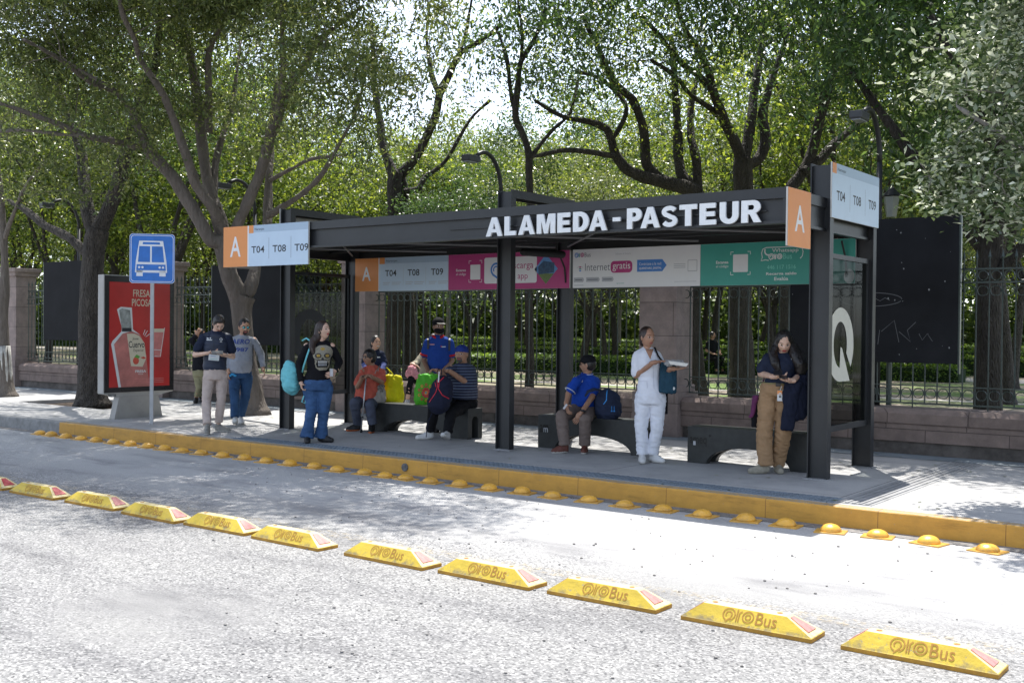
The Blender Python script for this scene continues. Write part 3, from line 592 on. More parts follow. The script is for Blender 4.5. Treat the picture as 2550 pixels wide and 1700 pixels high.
t = S(MB().bbox(-12.18, -12.165, 9.645, 10.21, 2.29, 2.836, 0.002).build('left_end_sign', alu)); g = G2(); g.rect(9.65, 2.295, 10.205, 2.83, orange, 1); g.build('printed_face', t, Matrix(((0, 0, -1, -12.1805), (1, 0, 0, 0), (0, 1, 0, 0), (0, 0, 0, 1))))
t = S(MB().bbox(RX1 + 0.002, RX1 + 0.02, 9.648, 10.21, 2.29, 2.838, 0.002).build('letter_sign', alu)); g = G2(); g.rect(9.65, 2.292, 10.208, 2.836, orange, 1); g.text('A', 9.65 + .3 * .56, 2.29 + .27 * .546, 9.65 + .72 * .56, 2.29 + .73 * .546, wht, 2, bold=0.012); g.build('printed_face', t, side(RX1 + 0.0205, 0, 0))
xs = X3[2] + PW
t = S(MB().bbox(xs + 0.002, xs + 0.016, YP - 0.01, YB + FD + 0.01, 2.636, 3.19, 0.002).build('end_route_sign', alu)); g = G2(); route_graphic(g, YP - 0.008, YB + FD + 0.008, 2.638, 3.188, False, (0.33, 0.51)); g.build('printed_face', t, side(xs + 0.0165, 0, 0))
t = S(MB().bbox(X3[0] - 0.016, X3[0] - 0.002, YP - 0.01, YB + FD + 0.01, 2.636, 3.19, 0.002).build('far_end_route_sign', alu))
YS = 11.935
def strip_sign(name, x0, x1): return S(MB().bbox(x0, x1, YS - 0.002, YS + 0.018, 2.03, 2.53, 0.002).build(name, alu))
t = strip_sign('route_board', -11.95, -10.085); g = G2(); W_ = 1.865
g.rect(-11.95, 2.031, -11.46, 2.529, orange, 1); g.text('A', -11.80, 2.19, -11.62, 2.40, wht, 2, bold=0.015); g.rect(-11.46, 2.031, -11.445, 2.529, wht, 1)
route_graphic(g, -11.445, -10.087, 2.031, 2.529, False, (0.44, 0.63), small=True); g.build('printed_face', t, front(0, YS - 0.0025, 0))
t = strip_sign('app_board', -10.083, -8.0); g = G2(); g.rect(-10.082, 2.031, -8.001, 2.529, magenta, 1); g.rect(-10.082, 2.031, -9.1, 2.48, magenta2, 1.3) if False else None
g.text('Escanea', -9.94, 2.29, -9.76, 2.325, wht, 2, bold=0.02); g.text('el código', -9.94, 2.225, -9.76, 2.27, wht, 2)
g.rrect(-9.68, 2.17, -9.50, 2.38, 0.012, wht, 2)
for sx, cx in ((1, -9.705), (-1, -9.475)):
    for sy, cy in ((1, 2.135), (-1, 2.435)): g.line([(cx + sx * .04, cy), (cx, cy), (cx, cy + sy * .04)], 0.008, wht, 2)
g.rrect(-9.43, 2.11, -8.53, 2.47, 0.03, wht, 2); g.arc(-9.22, 2.30, 0.085, -60, 230, 0.028, blue_s, 3); g.arc(-9.22, 2.30, 0.045, -30, 210, 0.02, blue_s, 3); g.line([(-9.28, 2.235), (-9.15, 2.16)], .028, blue_s, 3)
g.text('Descarga', -9.08, 2.28, -8.59, 2.40, magenta, 3); g.text('la app', -8.96, 2.14, -8.68, 2.25, magenta, 3)
px, pz = -8.38, 2.29; skyb = mat('photo_sky', (0.12, 0.3, 0.6), 0.4, var=0.1); busb = mat('photo_bus', (0.03, 0.08, 0.16), 0.4, var=0.4, vs=30); lawn = mat('photo_lawn', (0.12, 0.18, 0.05), 0.4, var=0.3, vs=40)
g.poly([(px - .19, pz), (px, pz - .20), (px + .19, pz), (px, pz + .20)], skyb, 2); g.poly([(px - .13, pz - .06), (px, pz - .20), (px + .13, pz - .06)], lawn, 3)
g.poly([(px - .12, pz - .07), (px + .13, pz - .05), (px + .14, pz + .08), (px - .04, pz + .11), (px - .13, pz + .03)], busb, 4); g.build('printed_face', t, front(0, YS - 0.0025, 0))
t = strip_sign('internet_board', -7.95, -6.1); g = G2(); g.rect(-7.949, 2.031, -6.101, 2.529, wht, 1); dk = mat('print_dark', (0.12, 0.13, 0.15), 0.5, var=0)
g.logo(-7.92, 2.425, 0.065, blue_s, 0.13, 2, m2=green_s, m3=magenta, bus=dk); g.text('Súbete al futuro', -7.30, 2.445, -7.07, 2.468, grey_p, 2)
for k in range(3): g.rect(-7.85, 2.245 + .024 * k, -7.82, 2.26 + .024 * k, (blue_s, green_s, magenta)[k], 2); 
for r_ in (0.035, 0.06): g.arc(-7.835, 2.25, r_, 40, 140, 0.006, grey_p, 2)
g.text('Internet', -7.76, 2.25, -7.38, 2.345, dk, 2, bold=-0.005); g.rrect(-7.37, 2.215, -7.05, 2.365, 0.05, magenta, 2); g.text('gratis', -7.34, 2.235, -7.08, 2.345, wht, 3)
g.poly([(-6.98, 2.22), (-6.62, 2.22), (-6.56, 2.295), (-6.62, 2.37), (-6.98, 2.37)], blue_s, 2); g.text('Conéctate a la red:', -6.95, 2.30, -6.63, 2.335, wht, 3); g.text('QUERETARO_DIGITAL', -6.95, 2.245, -6.63, 2.275, wht, 3, bold=0.02)
for k, (a_, b_) in enumerate(((-7.93, -7.77), (-7.74, -7.53), (-7.50, -7.32))): g.poly([(a_, 2.105), (b_ - .02, 2.105), (b_, 2.135), (b_ - .02, 2.165), (a_, 2.165)], grey_p, 2); g.rect(a_ + .02, 2.13, b_ - .03, 2.14, dk, 3)
for k in range(3): g.rect(-6.46, 2.255 + .022 * k, -6.30, 2.263 + .022 * k, grey_p, 2)
g.rrect(-6.27, 2.21, -6.14, 2.35, .01, grey_p, 2); g.rrect(-6.262, 2.218, -6.148, 2.342, .008, wht, 3); g.text('qrotel', -7.28, 2.07, -7.17, 2.09, green_s, 2); g.rect(-6.45, 2.085, -6.15, 2.09, grey_p, 2); g.rect(-7.93, 2.06, -7.78, 2.068, grey_p, 2)
g.build('printed_face', t, front(0, YS - 0.0025, 0))
t = strip_sign('message_board', -6.098, -4.2); g = G2(); g.rect(-6.097, 2.031, -4.201, 2.529, green_s, 1)
g.text('Escanea', -5.89, 2.29, -5.73, 2.325, wht, 2, bold=0.02); g.text('el código', -5.89, 2.235, -5.73, 2.275, wht, 2); g.rrect(-5.67, 2.185, -5.48, 2.395, .012, wht, 2)
for sx, cx in ((1, -5.70), (-1, -5.45)):
    for sy, cy in ((1, 2.155), (-1, 2.425)): g.line([(cx + sx * .035, cy), (cx, cy), (cx, cy + sy * .035)], 0.008, wht, 2)
g.text('Whatsapp', -5.18, 2.392, -4.86, 2.447, wht, 2, bold=0.005); g.logo(-5.22, 2.318, 0.075, wht, 0.14, 2, bus=mint)
g.line([(-4.84, 2.325), (-4.815, 2.35), (-4.805, 2.40), (-4.82, 2.45), (-4.86, 2.462), (-5.25, 2.462), (-5.295, 2.445), (-5.31, 2.40), (-5.30, 2.35), (-5.315, 2.31), (-5.26, 2.32), (-5.22, 2.312)], 0.010, wht, 2)
g.arc(-5.225, 2.42, 0.045, 150, 290, 0.017, wht, 2); g.text('446 117 1516', -5.24, 2.21, -4.89, 2.257, mint, 2); g.text('Recarga saldo', -5.25, 2.133, -4.88, 2.173, wht, 2, bold=0.02); g.text('Evalúa', -5.15, 2.078, -4.98, 2.118, wht, 2, bold=0.02)
g.disc(-4.27, 2.11, 0.06, 0.08, wht, 2); g.build('printed_face', t, front(0, YS - 0.0025, 0))
# glazed ends with the round mark
Mg, N, L, b = nodes_of('tinted_glass'); tr = N.new('ShaderNodeBsdfTransparent'); tr.inputs[0].default_value = (0.26, 0.28, 0.27, 1); gl = N.new('ShaderNodeBsdfGlossy'); gl.inputs['Roughness'].default_value = 0.06; gl.inputs[0].default_value = (0.8, 0.85, 0.9, 1)
lw = N.new('ShaderNodeLayerWeight'); lw.inputs[0].default_value = 0.35; mr = N.new('ShaderNodeMapRange'); mr.inputs[3].default_value = 0.015; mr.inputs[4].default_value = 0.07; L.new(lw.outputs[1], mr.inputs[0])
mx = N.new('ShaderNodeMixShader'); L.new(mr.outputs[0], mx.inputs[0]); L.new(tr.outputs[0], mx.inputs[1]); L.new(gl.outputs[0], mx.inputs[2]); L.new(mx.outputs[0], N['Material Output'].inputs[0])
qm = mat('mark_cream', (0.52, 0.51, 0.44), 0.5, var=0.04)
for x, m_, sgn in ((X3[2] + 0.15, qm, 1), (X3[0] + 0.1, ink, 1)):
    fr = MB(); y0, y1 = 10.745, 11.94
    fr.box(x - 0.02, x + 0.02, y0, y1, 0.47, 0.53); fr.box(x - 0.02, x + 0.02, y0, y1, 2.24, 2.29); fr.box(x - 0.02, x + 0.02, y0, y0 + 0.035, 0.53, 2.24); fr.box(x - 0.02, x + 0.02, y1 - 0.035, y1, 0.53, 2.24)
    fo = S(fr.build('glazing_frame', steel))
    gp = MB(); gp.add([(x, y0 + .035, .53), (x, y1 - .035, .53), (x, y1 - .035, 2.24), (x, y0 + .035, 2.24)], [(0, 1, 2, 3)]); go = gp.build('glass_pane', Mg, fo)
    r_ = 0.385; pts = [(math.cos(R(a)), math.sin(R(a))) for a in range(-38, 271, 8)] + [(0.73, -1.0), (0.12, -0.1), (0.0, -0.06), (-0.05, -0.63)]
    pts += [(-0.02 + 0.5 * math.cos(R(a)), 0.62 * math.sin(R(a))) for a in range(258, -24, -8)]
    if sgn > 0: g = G2(); g.poly([(11.13 + u * r_, 1.36 + w * r_) for u, w in pts], m_, 1); g.build('round_mark', fo, side(x + 0.004, 0, 0))
tg = S(MB().cap((-8.16, 11.12, 2.46), (-8.0, 11.75, 2.46), 0.05, 0.05).build('ceiling_lamp', steel_d, smooth=True)); S(MB().tube([(-8.06, 11.93, 2.1), (-8.06, 11.9, 2.3), (-8.07, 11.8, 2.45)], 0.012, 6).build('cable', steel_d))
S(MB().tube([(-4.3, 11.93, 2.10), (-4.3, 11.9, 2.3), (-4.33, 11.85, 2.5)], 0.012, 6).build('cable', steel_d))
mb = MB()
for x in X3:
    for y in (YP, YB): mb.box(x - 0.03, x + PW + 0.03, y - 0.03, y + FD + 0.03, 0.0, 0.01)
S(mb.build('foot_plate', mat('grout', (0.28, 0.28, 0.28), 0.9, var=0.3, vs=20, bump=0.6, bs=60)))

# benches
sten = mat('stencil', (0.004, 0.004, 0.004), 0.3, var=0); bench_m = mat('bench_black', (0.028, 0.030, 0.029), 0.5, var=0.3, vs=8, bump=0.15, bs=60)
def bench(label, x0, x1, ax0, ax1, y0, word):
    t = thing('bench', label, 'bench', (x0, y0, 0), group='benches under the shelter'); L = x1 - x0; H = 0.41
    cx = (ax0 + ax1) / 2 - x0; hw = (ax1 - ax0) / 2
    pts = [(0, 0), (cx - hw, 0)] + [(cx + hw * math.cos(R(a)), 0.2 * math.sin(R(a))) for a in range(170, 5, -10)] + [(cx + hw, 0), (L, 0), (L, H), (0, H)]
    me = MB().prism(pts, 0, 0.31).mesh(); fix_normals(me)
    body = link('bench_body', me, bench_m, t)
    tu = MB().prism([(0.09, -0.1)] + [(0.155 + 0.065 * math.cos(R(a)), 0.24 + 0.065 * math.sin(R(a))) for a in range(180, -1, -20)] + [(0.22, -0.1)], -0.05, L + 0.05, 'x').mesh(); fix_normals(tu); cut = link('cutter', tu, bench_m)
    cut.parent = t; md = body.modifiers.new('b', 'BOOLEAN'); md.object = cut; md.operation = 'DIFFERENCE'; md.solver = 'EXACT'
    bv = body.modifiers.new('v', 'BEVEL'); bv.width = 0.006; bv.segments = 2; bv.limit_method = 'ANGLE'
    bpy.context.view_layer.update(); me2 = bpy.data.meshes.new_from_object(body.evaluated_get(bpy.context.evaluated_depsgraph_get())); body.modifiers.clear(); body.data = me2; bpy.data.objects.remove(cut)
    if word:
        g = G2(); g.text(word, 0.03, 0.19, 0.24 if len(word) > 2 else .16, 0.29, sten, 1, bold=0.01); g.rect(.265, .313, .297, .323, sten, 1); g.rect(.276, .302, .286, .334, sten, 1); 
        g.rect(0.075, 0.2, 0.105, 0.245, grey_p, 2) if len(word) > 2 else g.text('m', .09, .195, .155, .25, grey_p, 2)
        g.build('stencil', t, front(0, -0.001, 0))
    return t
bench('black arched bench at the left, under the tote bags', -11.05, -9.2, -10.75, -9.65, 11.32, '')
bench('black arched bench in the middle under the man in blue polo', -7.98, -6.46, -7.72, -6.62, 11.22, 'am')
bench('black arched bench at the right, empty, stencilled letters', -5.80, -4.30, -5.56, -4.58, 11.08, 'ameq')

# lane separators
sepy = yellow_mat('separator_yellow', 0.36, (0.68, 0.49, 0.045), (0.42, 0.34, 0.14), dirt=.75); sep_top = yellow_mat('separator_sunlit_top', 0.42, (0.72, 0.6, 0.3), (0.5, 0.45, 0.36), dirt=.5); sepd = mat('sep_base', (0.42, 0.22, 0.03), 0.7, var=0.3, vs=10); red_r = mat('reflector_sunlit', (0.46, 0.15, 0.14), 0.6, var=0.3, vs=30, col2=(0.55, 0.27, 0.24)); red_2 = mat('reflector_red', (0.42, 0.05, 0.06), 0.35, var=0.25, vs=30); engr = mat('engraved', (0.36, 0.18, 0.035), 0.8, var=0.2)  # separator tops, ends and red_r reflectors carry sun glare in their colour
def make_sep():
    t = thing('lane_separator', '', 'lane separator', group='yellow lane separators along the bus lane'); L = 0.78; W = 0.2
    mb = MB()
    def ring(x0, x1, y0, y1, z): return [(x0, y0, z), (x1, y0, z), (x1, y1, z), (x0, y1, z)]
    lv = [ring(0, L, 0, W, 0), ring(0, L, 0, W, 0.022), ring(0.004, L - 0.004, 0.004, W - 0.004, 0.026), ring(0.115, L - 0.165, 0.062, W - 0.062, 0.105), ring(0.122, L - 0.172, 0.07, W - 0.07, 0.108)]
    vs = [p for r_ in lv for p in r_]; fs = [(i * 4 + k, i * 4 + (k + 1) % 4, (i + 1) * 4 + (k + 1) % 4, (i + 1) * 4 + k) for i in range(4) for k in range(4)] + [(16, 17, 18, 19)]
    mb.add(vs, fs); mb.m = [1] * 4 + [0] * 4 + [0, 2, 0, 2] + [2] * 5  # top and end faces take the cream with glare painted in
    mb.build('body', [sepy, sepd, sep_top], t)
    # red reflectors on both sloping ends
    for x0, x1, z0, z1, s in ((L - 0.035, L - 0.150, 0.045, 0.097, 1), (0.028, 0.104, 0.045, 0.097, -1)):
        mb = MB(); n = Vector((z1 - z0, 0, abs(x1 - x0))).normalized(); n.x *= s
        q_ = [(x0, 0.045, z0 - .003), (x0, W - 0.045, z0 - .003), (x1, W - 0.078, z1 + .001), (x1, 0.078, z1 + .001)]
        mb.add([tuple(Vector(p) + n * 0.004) for p in q_] + [tuple(Vector(p) - n * 0.004) for p in q_], [(0, 1, 2, 3), (7, 6, 5, 4), (0, 4, 5, 1), (1, 5, 6, 2), (2, 6, 7, 3), (3, 7, 4, 0)]); mb.build('reflector', red_r, t)
    for x in (0.17, L - 0.22): MB().tube([(x, W / 2, 0.10), (x, W / 2, 0.1105)], 0.016, 14).build('bolt', mat('bolt_rust', (0.33, 0.14, 0.04), 0.7, var=0.3), t)
    g = G2(); g.logo(0.25, 0.012, 0.085, engr, 0.075, 1)
    # lies on the sloping front face
    d = Vector((0, 0.058, 0.079)).normalized(); n = Vector((0, -d.z, d.y))
    g.build('engraved_name', t, Matrix(((1, 0, 0, 0), (0, d.y, n.y, 0.004), (0, d.z, n.z, 0.026), (0, 0, 0, 1))), 0.002)
    return t
ordn = ['first', 'second', 'third', 'fourth', 'fifth', 'sixth', 'seventh', 'eighth', 'ninth', 'tenth', 'eleventh', 'twelfth', 'thirteenth', 'fourteenth', 'fifteenth', 'sixteenth', 'seventeenth', 'eighteenth', 'nineteenth', 'twentieth', 'twenty-first', 'twenty-second', 'twenty-third', 'twenty-fourth', 'twenty-fifth', 'twenty-sixth', 'twenty-seventh', 'twenty-eighth', 'twenty-ninth', 'thirtieth', 'thirty-first', 'thirty-second', 'thirty-third', 'thirty-fourth', 'thirty-fifth']
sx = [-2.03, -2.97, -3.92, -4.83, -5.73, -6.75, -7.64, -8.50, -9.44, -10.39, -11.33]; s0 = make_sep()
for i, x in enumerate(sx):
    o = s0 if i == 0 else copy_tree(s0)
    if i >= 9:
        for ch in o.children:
            if ch.name.startswith('reflector'): ch.material_slots[0].link = 'OBJECT'; ch.material_slots[0].material = red_2  # shaded copies keep the full red; the others are bleached for sun
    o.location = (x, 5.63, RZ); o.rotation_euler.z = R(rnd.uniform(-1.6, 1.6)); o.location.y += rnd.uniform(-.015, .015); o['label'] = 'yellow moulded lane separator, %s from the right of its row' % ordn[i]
# dome studs
domey = yellow_mat('dome_yellow', 0.30, (0.84, 0.45, 0.06), (0.55, 0.36, 0.12), dirt=.35); domey.node_tree.nodes['Principled BSDF'].inputs['Roughness'].default_value = .36
def make_dome():
    t = thing('dome_stud', '', 'road stud', group='yellow dome studs along the kerb')
    MB().ball((0, 0, 0.012), (0.088, 0.088, 0.062), 24, 14, z0=0.0).build('dome', domey, t, smooth=True)
    MB().bbox(-0.125, 0.125, -0.095, 0.095, -0.004, 0.012, 0.004).build('base_plate', domey, t)
    return t
bx = [-15.51, -15.15, -14.76, -14.38, -13.98, -13.58, -13.19, -12.80, -12.41, -12.02, -11.63, -11.20, -10.79, -10.36, -9.95, -9.54, -9.12, -8.72, -8.38, -8.07, -7.70, -7.30, -6.90, -6.50, -6.11, -5.70, -5.28, -4.88, -4.47, -4.06, -3.69, -3.29, -2.91, -2.5, -2.06]
d0 = make_dome()
for i, x in enumerate(bx):
    o = d0 if i == 0 else copy_tree(d0)
    o.location = (x, 8.86 + rnd.uniform(-.02, .02), RZ); o.rotation_euler.z = R(rnd.uniform(-14, 14)); o.scale = (1, 1, rnd.uniform(.82, 1.05)); o['label'] = 'yellow dome road stud below the kerb, %s from the left' % ordn[i]

# ------------------------------------------------------------------ bus stop sign, advertising panel, lamps
t = thing('bus_stop_sign', 'blue square bus sign with white bus symbol on grey post', 'sign', (-14.18, 9.89, 0), R(48))
MB().bbox(-0.026, 0.026, -0.026, 0.026, 0, 2.5, 0.004).build('post', mat('post_grey', (0.42, 0.43, 0.44), 0.55, var=0.15, vs=5), t)
blue_b = mat('sign_royal_blue', (0.02, 0.16, 0.55), 0.35, var=0.18, vs=5); w_r = mat('sign_reflective_white', (0.75, 0.77, 0.8), 0.4, var=0.04)
H = 0.37; z = 2.485
pts = []
for cx_, cz_, a0 in ((H - .05, -H + .05, -90), (H - .05, H - .05, 0), (-H + .05, H - .05, 90), (-H + .05, -H + .05, 180)): pts += [(cx_ * .86 + .05 * math.cos(R(a0 + 15 * k)), z + cz_ + .05 * math.sin(R(a0 + 15 * k))) for k in range(7)]
pl_o = MB().prism(pts, -0.032, -0.028).build('sign_plate', w_r, t); fix_normals(pl_o.data)
g = G2(); sc_ = lambda s: [((x) * s, z + (w - z) * s) for x, w in pts]
g.poly(sc_(0.985), blue_b, 1); g.line(sc_(0.93), 0.008, w_r, 2, closed=True)
def BP(l, m_, ly): g.poly([(x * .30, z + w * .34) for x, w in l], m_, ly)
BP([(-.62, .78), (.52, .78), (.68, -.1), (.72, -.62), (-.82, -.62), (-.78, -.1)][:], w_r, 2); BP([(-.75, -.5), (-.45, -.5), (-.45, -.78), (-.75, -.78)], w_r, 2); BP([(.35, -.5), (.65, -.5), (.65, -.78), (.35, -.78)], w_r, 2)
BP([(-.44, .72), (.36, .72), (.38, .62), (-.46, .62)], blue_b, 3); BP([(-.62, .54), (-.10, .54), (-.10, -.16), (-.68, -.16)], blue_b, 3); BP([(-.02, .54), (.50, .54), (.58, -.16), (-.02, -.16)], blue_b, 3)
BP([(-.74, -.26), (.64, -.26), (.66, -.52), (-.76, -.52)], blue_b, 3)
for x_ in (-.62, -.46, .36, .52): g.disc(x_ * .30, z - .39 * .34, .017, .017, w_r, 4, 14)
g.build('printed_face', t, front(0, -0.0325, 0))
MB().tube([(0.02, -0.03, 2.78), (0.02, 0.03, 2.78)], 0.01, 8).build('bolt', alu, t)

AD = thing('advertising_panel', 'free-standing advertising case with red bottle poster', 'advertising panel', (-15.36, 10.43, 0))
fr_m = mat('ad_frame', (0.36, 0.35, 0.33), 0.45, var=0.12, vs=3); blk = mat('ad_black', (0.012, 0.012, 0.014), 0.25, var=0.1)
mb = MB(); mb.bbox(-0.085, 0.075, -0.645, 0.645, 0.40, 2.27, 0.012); mb.build('case', fr_m, AD)
mb = MB(); mb.prism([(-0.62, 0.40), (-0.30, 0.33), (0.30, 0.33), (0.62, 0.40)], -0.06, 0.06, 'x'); o = mb.build('case_skirt', fr_m, AD); fix_normals(o.data)
mb = MB(); mb.prism([(-0.44, 0), (0.44, 0), (0.36, 0.36), (-0.36, 0.36)], -0.07, 0.07, 'x'); o = mb.build('pedestal', mat('ad_foot', (0.30, 0.29, 0.27), 0.5, var=0.15, vs=3), AD); fix_normals(o.data)
dr = MB().bbox(0.076, 0.09, -0.635, 0.64, 0.42, 2.255, 0.004).build('glazed_door', blk, AD)
red1 = mat('poster_red', (0.42, 0.022, 0.02), 0.3, var=0.2, vs=1.5); cream = mat('poster_cream', (0.55, 0.5, 0.38), 0.4, var=0.05); whp = mat('poster_white', (0.6, 0.62, 0.62), 0.35, var=0.05)
pinkg = mat('poster_bottle', (0.42, 0.15, 0.13), 0.35, var=0.35, vs=3); silv = mat('poster_cap', (0.25, 0.27, 0.26), 0.3, var=0.5, vs=9); berry = mat('poster_berry', (0.5, 0.07, 0.04), 0.35, var=0.2); leafp = mat('poster_leaf', (0.1, 0.3, 0.05), 0.4, var=0.1); gl2 = mat('poster_glass', (0.5, 0.17, 0.16), 0.3, var=0.2, vs=6)
g = G2(); y0, z0, y1, z1 = -0.555, 0.50, 0.555, 2.16; Wp = y1 - y0; Hp = z1 - z0
Pq = lambda l: [(y0 + a * Wp, z0 + b_ * Hp) for a, b_ in l]
g.rect(y0, z0, y1, z1, red1, 1)
g.text('FRESA', *Pq([(.38, .865)])[0], *Pq([(.66, .935)])[0], cream, 2, bold=0.01); g.text('PICOSA', *Pq([(.36, .775)])[0], *Pq([(.69, .845)])[0], cream, 2, bold=0.01)
g.poly(Pq([(.15, .0), (.03, .41), (.05, .44), (.19, .53), (.2, .56), (.12, .74), (.18, .765), (.36, .76), (.38, .55), (.5, .5), (.6, .3), (.62, .0)]), whp, 2)
g.poly(Pq([(.19, .0), (.075, .41), (.21, .51), (.36, .535), (.5, .5), (.575, .40), (.66, .0)]), pinkg, 3)
g.poly(Pq([(.2, .53), (.155, .735), (.2, .75), (.33, .735), (.36, .55)]), silv, 3); g.poly(Pq([(.2, .53), (.205, .565), (.35, .565), (.36, .53)]), ink, 4)
g.poly(Pq([(.28, .51), (.35, .2), (.54, .19), (.6, .27), (.57, .42), (.48, .49), (.4, .51)]), cream, 4)
g.text('Jose', *Pq([(.37, .445)])[0], *Pq([(.47, .475)])[0], ink, 5, bold=0.01); g.text('Cuervo', *Pq([(.31, .375)])[0], *Pq([(.57, .44)])[0], ink, 5, bold=0.012); g.text('Especial', *Pq([(.39, .33)])[0], *Pq([(.55, .365)])[0], ink, 5)
g.disc(*Pq([(.43, .25)])[0], .055, .06, berry, 5); g.poly(Pq([(.40, .285), (.44, .31), (.5, .29), (.47, .27)]), leafp, 6); g.poly(Pq([(.5, .28), (.56, .29), (.6, .27), (.55, .265)]), berry, 6)
g.text('FRESA', *Pq([(.42, .135)])[0], *Pq([(.6, .16)])[0], whp, 5, bold=0.03); g.text('PICOSA', *Pq([(.47, .115)])[0], *Pq([(.55, .127)])[0], whp, 5)
g.poly(Pq([(.74, .29), (.72, .56), (.9, .56), (.84, .285)]), gl2, 2); g.line(Pq([(.74, .29), (.84, .285), (.91, .57)]), 0.012, whp, 3); g.line(Pq([(.72, .355), (.85, .35)]), 0.01, whp, 3); g.rect(*Pq([(.73, .525)])[0], *Pq([(.9, .56)])[0], cream, 4)
for a_, b_ in (((.55, .5), (.58, .55)), ((.57, .49), (.62, .54)), ((.59, .48), (.66, .51))): g.line(Pq([a_, b_]), 0.01, whp, 3)
for k in range(3): g.rect(*Pq([(.4 + .03 * k, .07 - .018 * k)])[0], *Pq([(.9, .076 - .018 * k)])[0], gl2, 4)
g.build('poster', dr, side(0.0905, 0, 0), 0.0008)
g = G2(); g.rect(-0.56, 0.36, -0.42, 0.395, blk, 1); g.text('C43091', -0.55, 0.366, -0.43, 0.389, whp, 2); g.build('number_plate', AD, side(0.0765, 0, 0))

lamp_m = mat('lamp_black', (0.012, 0.013, 0.014), 0.45, var=0.1)
def make_lamp():
    t = thing('street_lamp', '', 'street lamp', group='curved street lamps along the railing')
    MB().tube([(0, 0, 0), (0, 0, 3.45)], [0.045, 0.035], 10).build('pole', lamp_m, t, smooth=True)
    MB().tube([(0, -0.42 + 0.42 * math.cos(R(a)), 3.45 + 0.6 * math.sin(R(a))) for a in range(0, 121, 10)], 0.035, 8).build('arm', lamp_m, t, smooth=True)
    h = MB().bbox(-0.08, 0.08, -0.92, -0.62, 3.86, 3.96, 0.02).build('lamp_head', mat('lamp_head', (0.035, 0.037, 0.04), 0.4, var=0.2), t)
    MB().bbox(-0.06, 0.06, -0.9, -0.66, 3.845, 3.862, 0.004).build('lens', mat('lamp_lens', (0.2, 0.21, 0.22), 0.2, var=0), h)
    return t
l0 = make_lamp(); lb = ['curved black street lamp above the right end of the shelter', 'curved black street lamp above the middle of the shelter', 'curved black street lamp behind the big forked tree', 'curved black street lamp left of the dark rough trunk']
for i, x in enumerate((-4.60, -10.66, -16.65, -22.7)):
    o = l0 if i == 0 else copy_tree(l0); o.location = (x, 13.9, 0.2); o['label'] = lb[i]
t = thing('lantern', 'old white lantern on a post beyond the black board', 'lantern', (-4.86, 15.2, 0.1))
MB().tube([(0, 0, 0), (0, 0, 2.95)], 0.04, 8).build('post', iron, t); MB().loft([((0, 0, 2.98), .07, .07), ((0, 0, 3.26), .11, .11)], 6).build('lantern_glass', mat('lantern_glass', (0.2, 0.21, 0.18), 0.3, var=0.1), t)
MB().loft([((0, 0, 3.27), .14, .14), ((0, 0, 3.36), .05, .05), ((0, 0, 3.42), .02, .02)], 6).build('lantern_cap', lamp_m, t)
